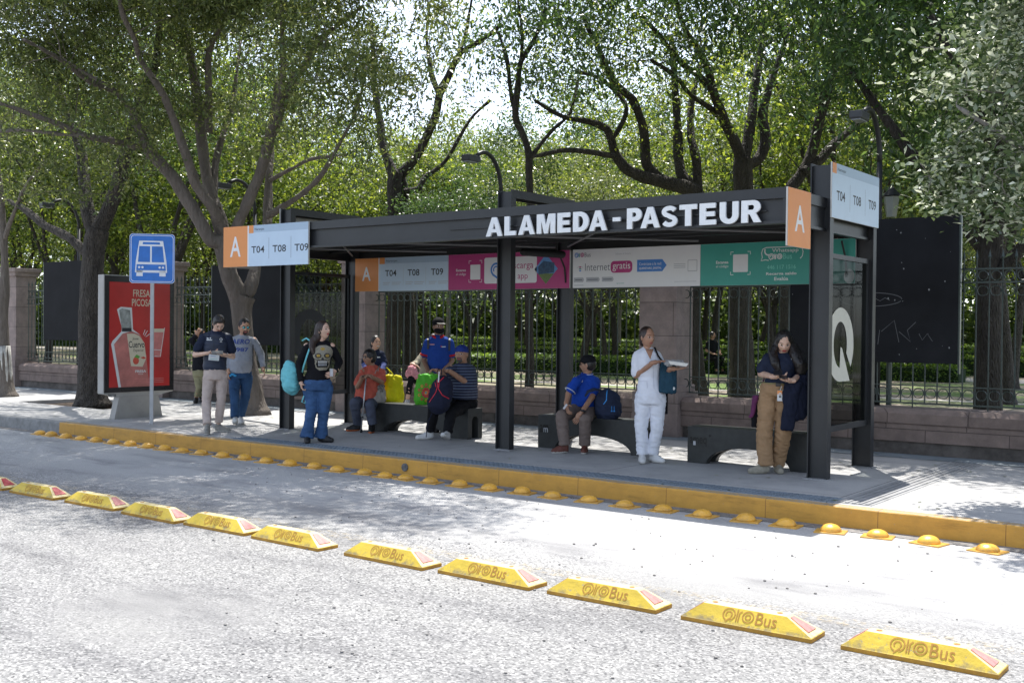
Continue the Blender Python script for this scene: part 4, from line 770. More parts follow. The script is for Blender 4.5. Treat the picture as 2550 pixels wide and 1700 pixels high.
LIMBS = {
 'forked': [[(-14.41,12.08,-0.01,0.202),(-14.44,12.06,0.22,0.169),(-14.48,12.03,0.55,0.162),(-14.56,11.98,1.02,0.155),(-14.62,11.95,1.56,0.169),(-14.64,11.94,1.83,0.189),(-14.6,11.97,2.0,0.202)],[(-14.64,11.94,1.83,0.175),(-14.66,11.85,2.07,0.161),(-14.69,11.74,2.3,0.147),(-14.68,11.63,2.56,0.133),(-14.67,11.52,2.85,0.133),(-14.72,11.35,2.91,0.112),(-14.87,11.1,3.42,0.105),(-15.06,10.82,3.93,0.098),(-15.23,10.53,4.3,0.09),(-15.24,10.37,4.62,0.077),(-15.26,10.19,4.94,0.064),(-15.25,10.02,5.08,0.05),(-15.41,9.72,5.29,0.038),(-15.68,9.34,5.56,0.025)],[(-14.87,11.78,2.64,0.121),(-14.78,11.68,2.9,0.114),(-14.69,11.51,3.15,0.099),(-14.58,11.31,3.39,0.085),(-14.6,10.99,3.74,0.077),(-14.5,10.73,4.16,0.07),(-14.45,10.41,4.75,0.062),(-14.34,10.13,5.07,0.055),(-14.31,9.76,5.45,0.048),(-14.1,9.51,5.67,0.041),(-13.95,9.2,5.98,0.035),(-13.71,8.95,6.39,0.023)],[(-14.89,11.76,2.84,0.115),(-14.95,11.78,3.12,0.108),(-15.08,11.77,3.46,0.102),(-15.29,11.72,4.01,0.095),(-15.43,11.73,4.57,0.096),(-15.56,11.76,5.14,0.09),(-15.71,11.78,5.71,0.076),(-15.88,11.79,6.22,0.07),(-16.08,11.79,6.81,0.056),(-16.27,11.8,7.61,0.042)],[(-14.99,11.7,3.45,0.067),(-15.17,11.79,3.74,0.068),(-15.37,11.97,4.32,0.062),(-15.49,12.26,4.93,0.056),(-15.66,12.56,5.46,0.05),(-15.9,12.83,6.08,0.036),(-16.15,13.13,6.76,0.03)],[(-15.11,11.62,4.73,0.061),(-15.05,11.56,5.38,0.06),(-14.92,11.48,6.02,0.053),(-14.67,11.47,6.31,0.046),(-14.29,11.53,6.68,0.039),(-13.97,11.51,6.98,0.026)],[(-14.86,11.79,2.64,0.101),(-14.73,11.76,2.9,0.094),(-14.51,11.75,3.17,0.093),(-14.24,11.75,3.55,0.092),(-13.94,11.76,4.03,0.091),(-13.68,11.71,4.49,0.09),(-13.38,11.68,4.94,0.083),(-13.08,11.63,5.31,0.076),(-12.74,11.6,5.53,0.062),(-12.41,11.55,5.81,0.049),(-12.04,11.52,5.97,0.036),(-11.52,11.59,6.21,0.024)],[(-13.27,11.51,4.78,0.05),(-13.02,11.4,5.42,0.044),(-12.77,11.16,5.89,0.037),(-12.47,10.88,6.31,0.03)],[(-14.6,11.97,2.0,0.135),(-14.58,12.08,2.14,0.122),(-14.62,12.19,2.38,0.102),(-14.68,12.31,2.67,0.089),(-14.71,12.47,2.95,0.083),(-14.78,12.61,3.29,0.084),(-14.91,12.73,3.68,0.077),(-15.03,12.86,4.2,0.071),(-15.16,12.99,4.58,0.064),(-15.29,13.13,5.19,0.051),(-15.37,13.32,5.96,0.037)],[(-14.69,12.55,3.39,0.055),(-14.27,12.52,3.52,0.055),(-13.68,12.47,3.73,0.047),(-13.11,12.32,3.96,0.039),(-12.49,12.14,4.42,0.032),(-11.92,11.88,4.76,0.024),(-11.39,11.55,5.23,0.018)],[(-14.9,12.77,4.04,0.042),(-14.2,12.7,4.2,0.034),(-13.44,12.39,4.24,0.026),(-12.4,12.15,4.19,0.019)],[(-15.4,10.65,4.33,0.065),(-15.53,10.41,4.38,0.058),(-15.6,10.14,4.42,0.051),(-15.75,9.77,4.46,0.051),(-15.81,9.44,4.56,0.044),(-15.86,9.11,4.64,0.037),(-15.98,8.69,4.75,0.03),(-16.16,8.22,4.86,0.018)],[(-15.35,10.45,4.64,0.052),(-15.27,10.05,5.09,0.044),(-15.14,9.47,5.17,0.043),(-14.88,8.88,5.31,0.035),(-14.43,8.34,5.3,0.028),(-13.97,7.74,5.27,0.021)],[(-15.56,9.66,4.43,0.031),(-16.12,9.54,4.49,0.025),(-16.92,9.38,4.61,0.026),(-17.74,9.28,4.64,0.02)]],
 'rough': [[(-18.41,11.55,-0.04,0.314),(-18.42,11.55,0.2,0.254),(-18.44,11.54,0.79,0.224),(-18.46,11.54,1.54,0.209),(-18.45,11.56,2.29,0.202),(-18.43,11.59,2.89,0.202),(-18.36,11.64,3.26,0.202)],[(-18.39,11.62,3.11,0.15),(-18.6,11.59,3.5,0.128),(-18.78,11.64,3.89,0.121),(-18.98,11.71,4.36,0.107),(-19.2,11.78,4.85,0.092),(-19.55,11.77,5.42,0.07),(-19.97,11.73,6.25,0.047)],[(-18.36,11.64,3.23,0.165),(-18.2,11.72,3.56,0.142),(-18.03,11.8,4.0,0.127),(-17.9,11.83,4.41,0.119),(-17.73,11.88,4.95,0.104),(-17.54,11.96,5.53,0.089),(-17.3,12.05,6.11,0.074),(-17.16,12.07,6.68,0.059),(-17.07,12.05,7.39,0.044)],[(-18.48,11.55,2.74,0.09),(-19.12,11.49,3.13,0.084),(-19.94,11.48,3.4,0.078),(-20.8,11.54,3.77,0.064),(-21.66,11.68,3.99,0.049)]],
 'white': [[(-21.54,11.6,-0.04,0.196),(-21.56,11.59,0.22,0.155),(-21.59,11.57,0.79,0.139),(-21.63,11.56,1.53,0.115),(-21.61,11.58,2.18,0.098),(-21.61,11.59,2.76,0.082),(-21.65,11.57,3.33,0.082),(-21.7,11.55,3.98,0.074),(-21.77,11.5,4.8,0.065),(-21.73,11.54,5.62,0.057)],[(-21.63,11.58,3.17,0.049),(-21.27,11.56,3.63,0.04),(-20.75,11.52,4.16,0.032),(-20.06,11.54,4.66,0.023)]],
 'spreading': [[(-9.57,20.67,0.04,0.279),(-9.59,20.67,0.86,0.255),(-9.64,20.65,1.68,0.246),(-9.64,20.66,2.5,0.23),(-9.63,20.68,3.32,0.222),(-9.63,20.69,3.82,0.205),(-9.62,20.7,4.37,0.205),(-9.64,20.69,4.8,0.197),(-9.63,20.7,5.01,0.197)],[(-9.64,20.69,4.88,0.14),(-9.7,20.53,5.23,0.114),(-9.84,20.25,5.7,0.106),(-9.87,20.02,6.02,0.097),(-9.86,19.79,6.2,0.088),(-9.87,19.53,6.63,0.079),(-9.95,19.21,6.99,0.063),(-10.07,18.84,7.39,0.046),(-10.09,18.53,7.94,0.038)],[(-9.77,19.62,6.16,0.071),(-9.94,19.29,6.46,0.063),(-10.08,18.88,6.63,0.054),(-10.26,18.4,7.02,0.046),(-10.42,17.9,7.38,0.03)],[(-9.63,20.7,4.92,0.131),(-9.61,20.85,5.38,0.115),(-9.62,21.02,5.89,0.108),(-9.66,21.21,6.38,0.092),(-9.66,21.45,7.08,0.076),(-9.69,21.69,7.81,0.06),(-9.75,21.92,8.73,0.043)],[(-9.61,20.72,4.88,0.131),(-9.43,20.9,4.97,0.115),(-9.33,21.06,5.27,0.116),(-9.35,21.13,5.57,0.108),(-9.44,21.16,5.92,0.1),(-9.37,21.32,6.52,0.075),(-9.25,21.53,7.13,0.059),(-9.1,21.77,7.91,0.042)],[(-9.95,20.48,5.75,0.066),(-10.04,20.0,5.96,0.057),(-10.14,19.33,6.13,0.047),(-10.12,18.64,6.36,0.046),(-10.18,17.81,6.51,0.03)]],
 'leaning': [[(-10.28,20.14,0.03,0.197),(-10.34,20.11,0.85,0.156),(-10.4,20.08,1.67,0.14),(-10.34,20.13,2.49,0.131),(-10.31,20.17,3.31,0.14),(-10.34,20.16,3.81,0.148),(-10.39,20.13,4.3,0.164)],[(-10.37,20.14,4.3,0.148),(-10.6,19.91,4.41,0.156),(-10.89,19.6,4.5,0.139),(-11.18,19.28,4.59,0.122),(-11.39,19.0,4.73,0.113),(-11.5,18.79,4.96,0.097),(-11.53,18.64,5.26,0.088),(-11.57,18.48,5.48,0.08),(-11.78,18.17,5.59,0.064),(-12.12,17.76,5.66,0.047),(-12.49,17.32,5.95,0.031)],[(-11.02,19.66,4.58,0.115),(-11.18,19.48,4.84,0.107),(-11.19,19.4,5.17,0.106),(-11.18,19.31,5.53,0.098),(-11.23,19.17,5.87,0.089),(-11.28,19.02,6.1,0.089),(-11.39,18.82,6.27,0.08),(-11.5,18.61,6.45,0.072),(-11.68,18.35,7.06,0.056),(-11.88,18.06,7.66,0.04)],[(-10.39,20.13,4.3,0.123),(-10.67,20.04,4.64,0.115),(-10.81,20.12,4.99,0.108),(-10.91,20.26,5.43,0.1),(-11.03,20.41,6.14,0.084),(-11.18,20.56,6.94,0.068),(-11.35,20.71,7.77,0.051)],[(-10.36,20.15,4.3,0.099),(-10.49,20.29,4.98,0.091),(-10.72,20.47,5.61,0.084),(-10.87,20.76,6.26,0.068),(-10.92,21.17,7.03,0.052),(-10.96,21.62,7.82,0.035)],[(-11.4,18.63,4.93,0.064),(-11.75,18.07,4.98,0.055),(-11.93,17.49,4.94,0.047),(-12.13,16.83,4.75,0.03)],[(-11.54,18.65,5.26,0.056),(-11.43,19.05,5.96,0.049),(-12.02,19.05,6.6,0.041),(-12.64,19.1,6.86,0.034)]],
 'right_leaning': [[(-8.13,19.5,0.16,0.166),(-8.14,19.52,1.3,0.151),(-8.18,19.5,2.43,0.136),(-8.21,19.49,3.49,0.128),(-8.16,19.54,4.09,0.121),(-8.01,19.66,4.39,0.113),(-7.87,19.77,4.7,0.106),(-7.78,19.84,5.08,0.098),(-7.73,19.89,5.45,0.091),(-7.62,19.98,5.91,0.076),(-7.53,20.05,6.36,0.06),(-7.48,20.1,6.97,0.045)],[(-7.92,19.61,4.46,0.09),(-7.72,19.88,4.7,0.091),(-7.59,20.16,4.99,0.084),(-7.41,20.51,5.29,0.069),(-7.24,20.88,5.64,0.054),(-7.01,21.32,6.38,0.039)],[(-7.73,19.89,5.45,0.053),(-7.56,19.82,6.17,0.052),(-7.07,19.9,6.86,0.044),(-6.68,19.84,7.08,0.036),(-6.23,19.79,7.22,0.029)]],
 'twin': [[(-15.44,16.53,-0.05,0.199),(-15.45,16.53,0.78,0.166),(-15.44,16.55,1.61,0.157),(-15.42,16.58,2.44,0.157),(-15.42,16.59,3.1,0.149),(-15.46,16.57,3.76,0.149),(-15.48,16.56,4.34,0.149),(-15.46,16.58,4.68,0.149)],[(-15.41,17.04,-0.07,0.202),(-15.44,17.04,0.77,0.169),(-15.48,17.02,1.61,0.16),(-15.53,16.99,2.46,0.152),(-15.57,16.98,3.13,0.143),(-15.6,16.96,3.81,0.135),(-15.63,16.95,4.4,0.135),(-15.7,16.9,4.73,0.127)],[(-15.48,16.57,4.59,0.116),(-15.65,16.54,4.93,0.1),(-15.83,16.56,5.37,0.092),(-15.97,16.62,5.81,0.076),(-16.15,16.68,6.43,0.068),(-16.31,16.77,7.15,0.051),(-16.48,16.87,8.04,0.034)],[(-15.57,16.75,4.62,0.117),(-15.26,16.9,4.95,0.1),(-15.0,16.98,5.39,0.091),(-14.77,17.02,5.83,0.083),(-14.62,16.98,6.3,0.082),(-14.41,16.97,6.6,0.065),(-14.1,17.03,7.05,0.057),(-13.68,17.16,7.26,0.048),(-13.26,17.27,7.54,0.032)],[(-14.69,17.06,6.24,0.066),(-14.83,17.02,6.58,0.058),(-14.96,17.02,7.01,0.05),(-15.07,17.06,7.61,0.033),(-15.09,17.17,8.22,0.025)],[(-14.54,16.92,6.24,0.057),(-14.24,16.95,6.73,0.049),(-13.93,16.89,7.24,0.04),(-13.66,16.74,7.72,0.032),(-13.41,16.55,8.1,0.023)],[(-15.49,16.8,4.29,0.075),(-15.27,17.05,4.38,0.067),(-15.2,17.22,4.65,0.059),(-14.94,17.55,5.0,0.042),(-14.62,17.95,5.88,0.034),(-14.36,18.31,6.33,0.026)]],
 'thin': [[(-12.3,17.0,0.08,0.093),(-12.3,17.01,0.86,0.085),(-12.35,17.0,2.4,0.077),(-12.33,17.03,3.48,0.07),(-12.37,17.02,4.34,0.07),(-12.39,17.01,4.88,0.07),(-12.49,16.94,5.26,0.07),(-12.6,16.86,5.57,0.062),(-12.57,16.9,6.19,0.062),(-12.53,16.94,6.65,0.054),(-12.34,17.09,7.04,0.046),(-12.16,17.23,7.66,0.039)],[(-12.6,16.86,5.57,0.046),(-12.75,16.88,6.13,0.039),(-12.89,16.96,6.71,0.039),(-13.14,16.99,7.3,0.032)],[(-12.53,16.94,6.65,0.039),(-12.43,16.82,7.15,0.031),(-12.36,16.58,7.69,0.023)],[(-12.39,17.01,4.72,0.046),(-12.2,17.46,5.31,0.039),(-12.09,17.99,5.77,0.032),(-12.2,18.43,6.51,0.024)]],
}

# ------------------------------------------------------------------ trees
bark_grey = bark_mat('bark_grey', (0.09, 0.075, 0.062), (0.17, 0.145, 0.125), 0.55, 5); bark_dark = bark_mat('bark_dark', (0.022, 0.018, 0.014), (0.07, 0.058, 0.048), 1.0, 8)
bark_rough = bark_mat('bark_rough', (0.03, 0.025, 0.021), (0.11, 0.095, 0.082), 1.2, 10); bark_pale = bark_mat('bark_pale', (0.15, 0.14, 0.125), (0.33, 0.31, 0.28), 0.7, 6)
lf_olive = leaf_mat('leaf_olive', (0.045, 0.068, 0.022), (0.085, 0.122, 0.036), (0.18, 0.21, 0.07), 0.36, 0.33)
lf_dark = leaf_mat('leaf_dark', (0.020, 0.046, 0.015), (0.038, 0.080, 0.022), (0.08, 0.14, 0.04), 0.33, 0.34)
lf_lime = leaf_mat('leaf_lime', (0.028, 0.05, 0.010), (0.065, 0.108, 0.02), (0.21, 0.27, 0.05), 0.46)
lf_far = leaf_mat('leaf_far', (0.03, 0.055, 0.013), (0.055, 0.095, 0.022), (0.14, 0.2, 0.05), 0.4)
lf_leather = leaf_mat('leaf_leather', (0.035, 0.06, 0.022), (0.10, 0.145, 0.06), (0.62, 0.66, 0.52), 0.18, 0.2)  # palest ramp colour paints sun glints on to some leaves
lf_hedge = leaf_mat('leaf_hedge', (0.035, 0.075, 0.014), (0.075, 0.14, 0.024), (0.17, 0.27, 0.05), 0.35)

def catmull(pts, k=3):
    P = [Vector(p[:3]) for p in pts]; r_ = [p[3] for p in pts]; out = []; rr = []
    for i in range(len(P) - 1):
        a, b_, c, d = P[max(i - 1, 0)], P[i], P[i + 1], P[min(i + 2, len(P) - 1)]
        for j in range(k):
            t = j / k; t2 = t * t; t3 = t2 * t
            out.append(0.5 * ((2 * b_) + (c - a) * t + (2 * a - 5 * b_ + 4 * c - d) * t2 + (3 * b_ - a - 3 * c + d) * t3)); rr.append(r_[i] * (1 - t) + r_[i + 1] * t)
    out.append(P[-1]); rr.append(r_[-1]); return out, rr
def leaf_mesh(cl, seed, length=0.07, width=0.032, droop=0.5, fold=0.0):
    """cl: array (n, 5) of centre, spread, leaves; one small kite face per leaf"""
    g = np.random.default_rng(seed)
    cnt = cl[:, 4].astype(int); idx = np.repeat(np.arange(len(cl)), cnt); n = len(idx)
    c = cl[idx, :3] + g.normal(size=(n, 3)) * cl[idx, 3:4] * np.array([1, 1, 0.62])
    d = g.normal(size=(n, 3)); d[:, 2] = d[:, 2] * 0.6 - droop; d /= np.linalg.norm(d, axis=1)[:, None]
    s = np.cross(d, g.normal(size=(n, 3)) * 0.6 + np.array([0, 0, 1.2])); s /= np.linalg.norm(s, axis=1)[:, None] + 1e-9
    L = length * g.uniform(0.5, 1.4, (n, 1)); W = width * g.uniform(0.7, 1.2, (n, 1)); nr = np.cross(s, d)
    a = c - d * L * 0.5; b_ = c + s * W * 0.5 - d * L * 0.06 + nr * L * 0.05; t = c + d * L * 0.5 - nr * L * 0.08; e = c - s * W * 0.5 - d * L * 0.06 + nr * L * 0.05
    v = np.stack([a, b_, t, e], 1).reshape(-1, 3).astype(np.float32)
    me = bpy.data.meshes.new('leaves'); me.vertices.add(4 * n); me.vertices.foreach_set('co', v.ravel())
    me.loops.add(4 * n); me.loops.foreach_set('vertex_index', np.arange(4 * n, dtype=np.int32))
    me.polygons.add(n); me.polygons.foreach_set('loop_start', np.arange(0, 4 * n, 4, dtype=np.int32)); me.polygons.foreach_set('loop_total', np.full(n, 4, np.int32))
    me.update(calc_edges=True); return me
class Tree:
    def __init__(s, seed): s.mb = MB(); s.tw = MB(); s.cl = []; s.flare = 1.0; s.r = random.Random(seed); s.seed = seed
    def limb(s, pts, n=12, k=5):
        P, rr = catmull(pts, k); s.mb.tube(P, rr, n); return P, rr
    def grow(s, p, d, L, r, lev, maxlev, leafy=1, cs=0.28, cn=40):
        """a wandering branch with side shoots; leaf clusters along its outer part"""
        n = 5; pts = [Vector(p)]; d = d.normalized()
        for i in range(n):
            d = (d + Vector((s.r.uniform(-1, 1), s.r.uniform(-1, 1), s.r.uniform(-.8, 1))) * 0.22).normalized()
            pts.append(pts[-1] + d * L / n)
        (s.mb if lev < 2 else s.tw).tube(pts, [max(0.003, r * (1 - 0.75 * i / n)) for i in range(n + 1)], 6 if lev < 2 else 4)
        if lev >= maxlev:
            for i in (2, 3, 4, 5): s.cl.append((*pts[i], cs, cn * leafy))
            return
        for i in (2, 3, 4, 5):
            for _ in range(2 if i == 5 else 1):
                o = Vector((s.r.uniform(-1, 1), s.r.uniform(-1, 1), s.r.uniform(-.5, .8))).normalized()
                s.grow(pts[i], (d * 0.7 + o).normalized(), L * s.r.uniform(.5, .72), r * 0.42, lev + 1, maxlev, leafy, cs, cn)
    def shoots(s, P, rr, step, L, lev, maxlev, start=0.25, zmin=0, **k):
        acc = 0; tot = len(P)
        for i in range(int(tot * start), tot - 1):
            acc += (P[i + 1] - P[i]).length
            if acc > step and P[i].z > zmin:
                acc = 0; t = (P[i + 1] - P[i]).normalized()
                o = Vector((s.r.uniform(-1, 1), s.r.uniform(-1, 1), s.r.uniform(-.4, .9))).normalized()
                s.grow(P[i], t * 0.4 + o, L * s.r.uniform(.7, 1.3), min(rr[i] * 0.5, 0.03), lev, maxlev, **k)
    def build(s, name, label, cat, loc, bark, leaf, group=None, leafk=dict(), crown='crown', wash=None):
        t = thing(name, label, cat, loc, group=group); M = Matrix.Translation(-Vector(loc))
        me = s.mb.mesh('trunk')
        for v in me.vertices:
            p = v.co; v.co = p + v.normal * (.016 * noise.noise(Vector((p.x * 5, p.y * 5, p.z * 1.6))) + .010 * noise.noise(Vector((p.x * 14, p.y * 14, p.z * 5))) + (.07 * math.exp(-max(0, p.z) / .16) * (1 + .9 * noise.noise(Vector((p.x * 7, p.y * 7, 0)))) if p.z < .7 else 0)) * s.flare
        me.transform(M); link('trunk', me, bark, t, smooth=True)
        if s.tw.v: me = s.tw.mesh('twigs'); me.transform(M); link('branches', me, bark, t, smooth=True)
        if s.cl:
            cl = np.array(s.cl, float); me = leaf_mesh(cl, s.seed, **leafk); me.transform(M); link(crown, me, leaf, t)
            s.nleaf = len(me.polygons)
        return t
def crown_fill(T, c, r, n, cs, cn, shell=0.5, seed=0, cut=None):
    """leaf clusters spread in an ellipsoid, each joined to the nearest limb by a twig"""
    rr = random.Random(seed); Q = T.nodes; out = []
    while len(out) < n:
        d = Vector((rr.gauss(0, 1), rr.gauss(0, 1), rr.gauss(0, 1))).normalized(); u = rr.random() ** shell
        p = Vector((c[0] + d.x * r[0] * u, c[1] + d.y * r[1] * u, c[2] + d.z * r[2] * u))
        if cut and not cut(p): continue
        if noise.noise(p * 0.8 + Vector((seed, 3, 1))) < -0.10: continue
        out.append(p)
    D = sorted(((min((a - p).length for a in Q), i) for i, p in enumerate(out)))
    nodes = list(Q); base = len(Q)
    for _, i in D:
        p = out[i]
        q, dist = min(((a, (a - p).length + (0.12 if j >= base else 0)) for j, a in enumerate(nodes)), key=lambda z: z[1])
        dist = (q - p).length
        if dist > 0.12:
            mid = (p + q) / 2 + Vector((rr.uniform(-1, 1), rr.uniform(-1, 1), rr.uniform(-.3, 1))) * dist * 0.16
            r0 = min(.022, 0.004 + dist * .008)
            T.tw.tube([q, (q + mid) / 2 + Vector((rr.uniform(-1, 1), rr.uniform(-1, 1), 0)) * dist * .06, mid, p], [r0, r0 * .8, r0 * .6, 0.003], 5)
            nodes.append(mid)
        nodes.append(p)
        T.cl.append((*p, cs * rr.uniform(.7, 1.3), int(cn * rr.uniform(.6, 1.4))))
def hero(key, name, label, bark, leaf, seed, group=None, fills=(), sh=None, leafk=dict(), nn=9, straight=None):
    T = Tree(seed); T.nodes = []
    for pts in LIMBS[key]:
        P, rr = T.limb(pts, nn); T.nodes += [p for p in P if p.z > 2.4][::2]
        if sh: T.shoots(P, rr, **sh)
    for f in fills: crown_fill(T, **f)
    b0 = LIMBS[key][0][0]
    return T.build(name, label, 'tree', (b0[0], b0[1], min(b0[2], 0.0) if b0[2] < .1 else 0.1), bark, leaf, group, leafk)
hero('forked', 'street_tree', 'big grey forking tree on the pavement left of the bus shelter', bark_grey, lf_olive, 11, fills=[
    dict(c=(-13.4, 10.3, 6.6), r=(4.6, 3.2, 2.7), n=820, cs=0.19, cn=62, shell=0.5, seed=1, cut=lambda p: p.z > 3.9 and not (p.y < 10.9 and p.z < 5.9)),
    dict(c=(-16.6, 9.8, 5.4), r=(2.6, 2.2, 2.0), n=310, cs=0.19, cn=58, shell=0.5, seed=2, cut=lambda p: p.z > 3.3),
    dict(c=(-11.6, 10.2, 7.7), r=(4.6, 2.1, 1.9), n=420, cs=0.24, cn=95, shell=0.5, seed=41),  # upper crown out of view, added to shade the road
    dict(c=(-16.2, 10.6, 7.5), r=(3.8, 2.2, 1.9), n=380, cs=0.24, cn=90, shell=0.5, seed=42),  # left part of the unseen crown, also added for road shade
    dict(c=(-10.8, 10.6, 4.9), r=(1.7, 1.4, 1.6), n=120, cs=0.24, cn=52, shell=0.5, seed=3, cut=lambda p: p.z > 3.5)], leafk=dict(length=0.095, width=0.036, droop=0.6))
hero('rough', 'street_tree', 'dark rough-barked tree in the pit behind the advertising panel', bark_rough, lf_dark, 12, fills=[
    dict(c=(-18.6, 13.2, 7.0), r=(3.4, 3.2, 2.8), n=330, cs=0.3, cn=46, seed=4, cut=lambda p: p.z > 3.4)], leafk=dict(length=0.085, width=0.035))
T_ = Tree(13)
wt = hero('white', 'street_tree', 'slim tree with whitewashed foot at the far left edge', bark_grey, lf_olive, 13, fills=[
    dict(c=(-21.8, 11.0, 5.6), r=(2.6, 2.4, 2.2), n=170, cs=0.28, cn=40, seed=5, cut=lambda p: p.z > 3.0)], leafk=dict(length=0.08, width=0.032))
P_, r__ = catmull(LIMBS['white'][0]); kk = [i for i, p in enumerate(P_) if p.z < 1.05]
mb = MB(); mb.tube([P_[i] - Vector(wt.location) for i in kk], [r__[i] + 0.004 for i in kk], 12); mb.build('whitewash', mat('whitewash', (0.42, 0.41, 0.38), 0.9, var=0.45, vs=7, bump=0.8, bs=20), wt, smooth=True)
hero('spreading', 'park_tree', 'dark park tree branching high above the right half of the shelter', bark_dark, lf_dark, 14, fills=[
    dict(c=(-9.6, 16.9, 8.0), r=(5.0, 2.6, 2.3), n=520, cs=0.34, cn=52, shell=0.4, seed=6, cut=lambda p: p.z > 5.0)], leafk=dict(length=0.13, width=0.05, droop=0.9))
hero('leaning', 'park_tree', 'dark park tree leaning left over the shelter roof', bark_dark, lf_lime, 15, fills=[
    dict(c=(-11.6, 19.4, 7.2), r=(3.2, 2.6, 2.6), n=280, cs=0.32, cn=44, seed=7, cut=lambda p: p.z > 4.6)], leafk=dict(length=0.1, width=0.045))
hero('right_leaning', 'park_tree', 'dark park tree leaning right behind the right end of the shelter', bark_dark, lf_dark, 16, fills=[
    dict(c=(-6.2, 19.2, 7.4), r=(3.4, 2.6, 2.8), n=300, cs=0.32, cn=46, seed=8, cut=lambda p: p.z > 4.4)], leafk=dict(length=0.11, width=0.045))
hero('twin', 'park_tree', 'twin-trunked park tree behind the red and blue polo man', bark_dark, lf_lime, 17, fills=[
    dict(c=(-20.0, 18.2, 8.2), r=(2.4, 2.8, 2.6), n=260, cs=0.3, cn=44, seed=9, cut=lambda p: p.z > 4.6)], leafk=dict(length=0.09, width=0.04))
hero('thin', 'park_tree', 'thin wiry park tree with sparse leaves against the sky', bark_dark, lf_lime, 18, fills=[
    dict(c=(-13.0, 16.6, 6.6), r=(1.3, 1.2, 2.0), n=40, cs=0.26, cn=30, seed=10, cut=lambda p: p.z > 3.8)], leafk=dict(length=0.08, width=0.036))
# bright leathery bush tree leaning into the frame at the right, and the long-leaved tree behind it
T = Tree(21); T.nodes = []
for pts in ([(-1.0, 11.6, 0, .09), (-1.05, 11.5, 1.2, .075), (-1.2, 11.3, 2.4, .065), (-1.3, 11.1, 3.6, .05), (-1.3, 11.0, 5.0, .03)], [(-1.1, 11.4, 1.7, .05), (-1.7, 11.1, 2.6, .04), (-2.3, 10.8, 3.2, .03), (-2.8, 10.6, 3.6, .012)], [(-1.2, 11.3, 2.6, .045), (-1.8, 11.0, 3.8, .035), (-2.2, 10.8, 4.8, .02)], [(-1.1, 11.4, 2.0, .045), (-.5, 11.0, 3.0, .03), (0.1, 10.8, 4.0, .015)]):
    P, rr = T.limb(pts); T.nodes += P[2:]
crown_fill(T, c=(-1.5, 10.8, 4.2), r=(1.75, 1.35, 2.2), n=560, cs=0.15, cn=46, shell=0.35, seed=22, cut=lambda p: p.z > 2.15)
crown_fill(T, c=(-2.75, 10.75, 2.95), r=(0.5, 0.5, 0.5), n=34, cs=0.12, cn=30, shell=0.6, seed=23)
T.build('street_tree', 'bright leathery-leaved street tree at the right edge', 'tree', (-1.0, 11.6, 0), bark_pale, lf_leather, leafk=dict(length=0.085, width=0.045, droop=-0.15))
T = Tree(24); T.nodes = []
for pts in ([(-3.9, 16.6, 0.1, .2), (-3.9, 16.6, 2.5, .17), (-3.8, 16.5, 4.5, .14), (-3.6, 16.3, 7.0, .08)], [(-3.9, 16.6, 2.6, .12), (-5.0, 16.3, 4.2, .08), (-5.8, 16.2, 5.4, .04)], [(-3.9, 16.6, 2.2, .1), (-2.4, 16.3, 3.9, .07), (-1.2, 16.0, 5.6, .04)], [(-3.8, 16.5, 4.0, .1), (-4.6, 16.0, 6.0, .05)]):
    P, rr = T.limb(pts); T.nodes += P[3:]
crown_fill(T, c=(-3.6, 16.2, 6.4), r=(3.0, 2.2, 3.6), n=560, cs=0.26, cn=50, shell=0.3, seed=25, cut=lambda p: p.z > 3.1)
T.build('park_tree', 'long-leaved evergreen rising behind the speckled black board', 'tree', (-3.9, 16.6, 0.1), bark_dark, lf_dark, leafk=dict(length=0.15, width=0.05, droop=0.9))
# generic park trees: three kinds, copied through the park
def generic(seed, bark, leaf, H, spread, label, cn=30, th=0.135, leafk=dict()):
    T = Tree(seed); r = T.r; h0 = H * r.uniform(.26, .36); lean = Vector((r.uniform(-.5, .5), r.uniform(-.5, .5), 0))
    tr = [(0, 0, -0.1, th * 1.3), (0.02, 0, .3, th), (lean.x * .4, lean.y * .4, h0 * .6, th * .85), (lean.x, lean.y, h0, th * .8)]
    T.limb(tr); top = Vector((lean.x, lean.y, h0)); T.nodes = []
    nl = r.choice((4, 5)); a0 = r.uniform(0, 6)
    for k in range(nl):
        a = a0 + 6.283 * k / nl + r.uniform(-.4, .4); out = spread * r.uniform(.55, .9); hh = H * r.uniform(.72, 1.0)
        o = Vector((math.cos(a), math.sin(a), 0))
        pts = [(*top, th * .6), (*(top + o * out * .25 + Vector((0, 0, (hh - h0) * .22))), th * .45), (*(top + o * out * .5 + Vector((r.uniform(-.3, .3), r.uniform(-.3, .3), (hh - h0) * .5))), th * .33), (*(top + o * out * .85 + Vector((r.uniform(-.4, .4), r.uniform(-.4, .4), (hh - h0) * .78))), th * .2), (*(top + o * out + Vector((0, 0, hh - h0))), th * .08)]
        P, rr = T.limb(pts, 7); T.nodes += P[3:]
        T.shoots(P, rr, step=.9, L=1.5, lev=1, maxlev=2, start=.3, cs=.34, cn=cn)
    crown_fill(T, c=(lean.x, lean.y, H * .68), r=(spread, spread, H * .36), n=125, cs=.42, cn=cn * 2, shell=.4, seed=seed)
    return T.build('park_tree', label, 'tree', (0, 0, 0), bark, leaf, 'park trees beyond the railing', dict(leafk))
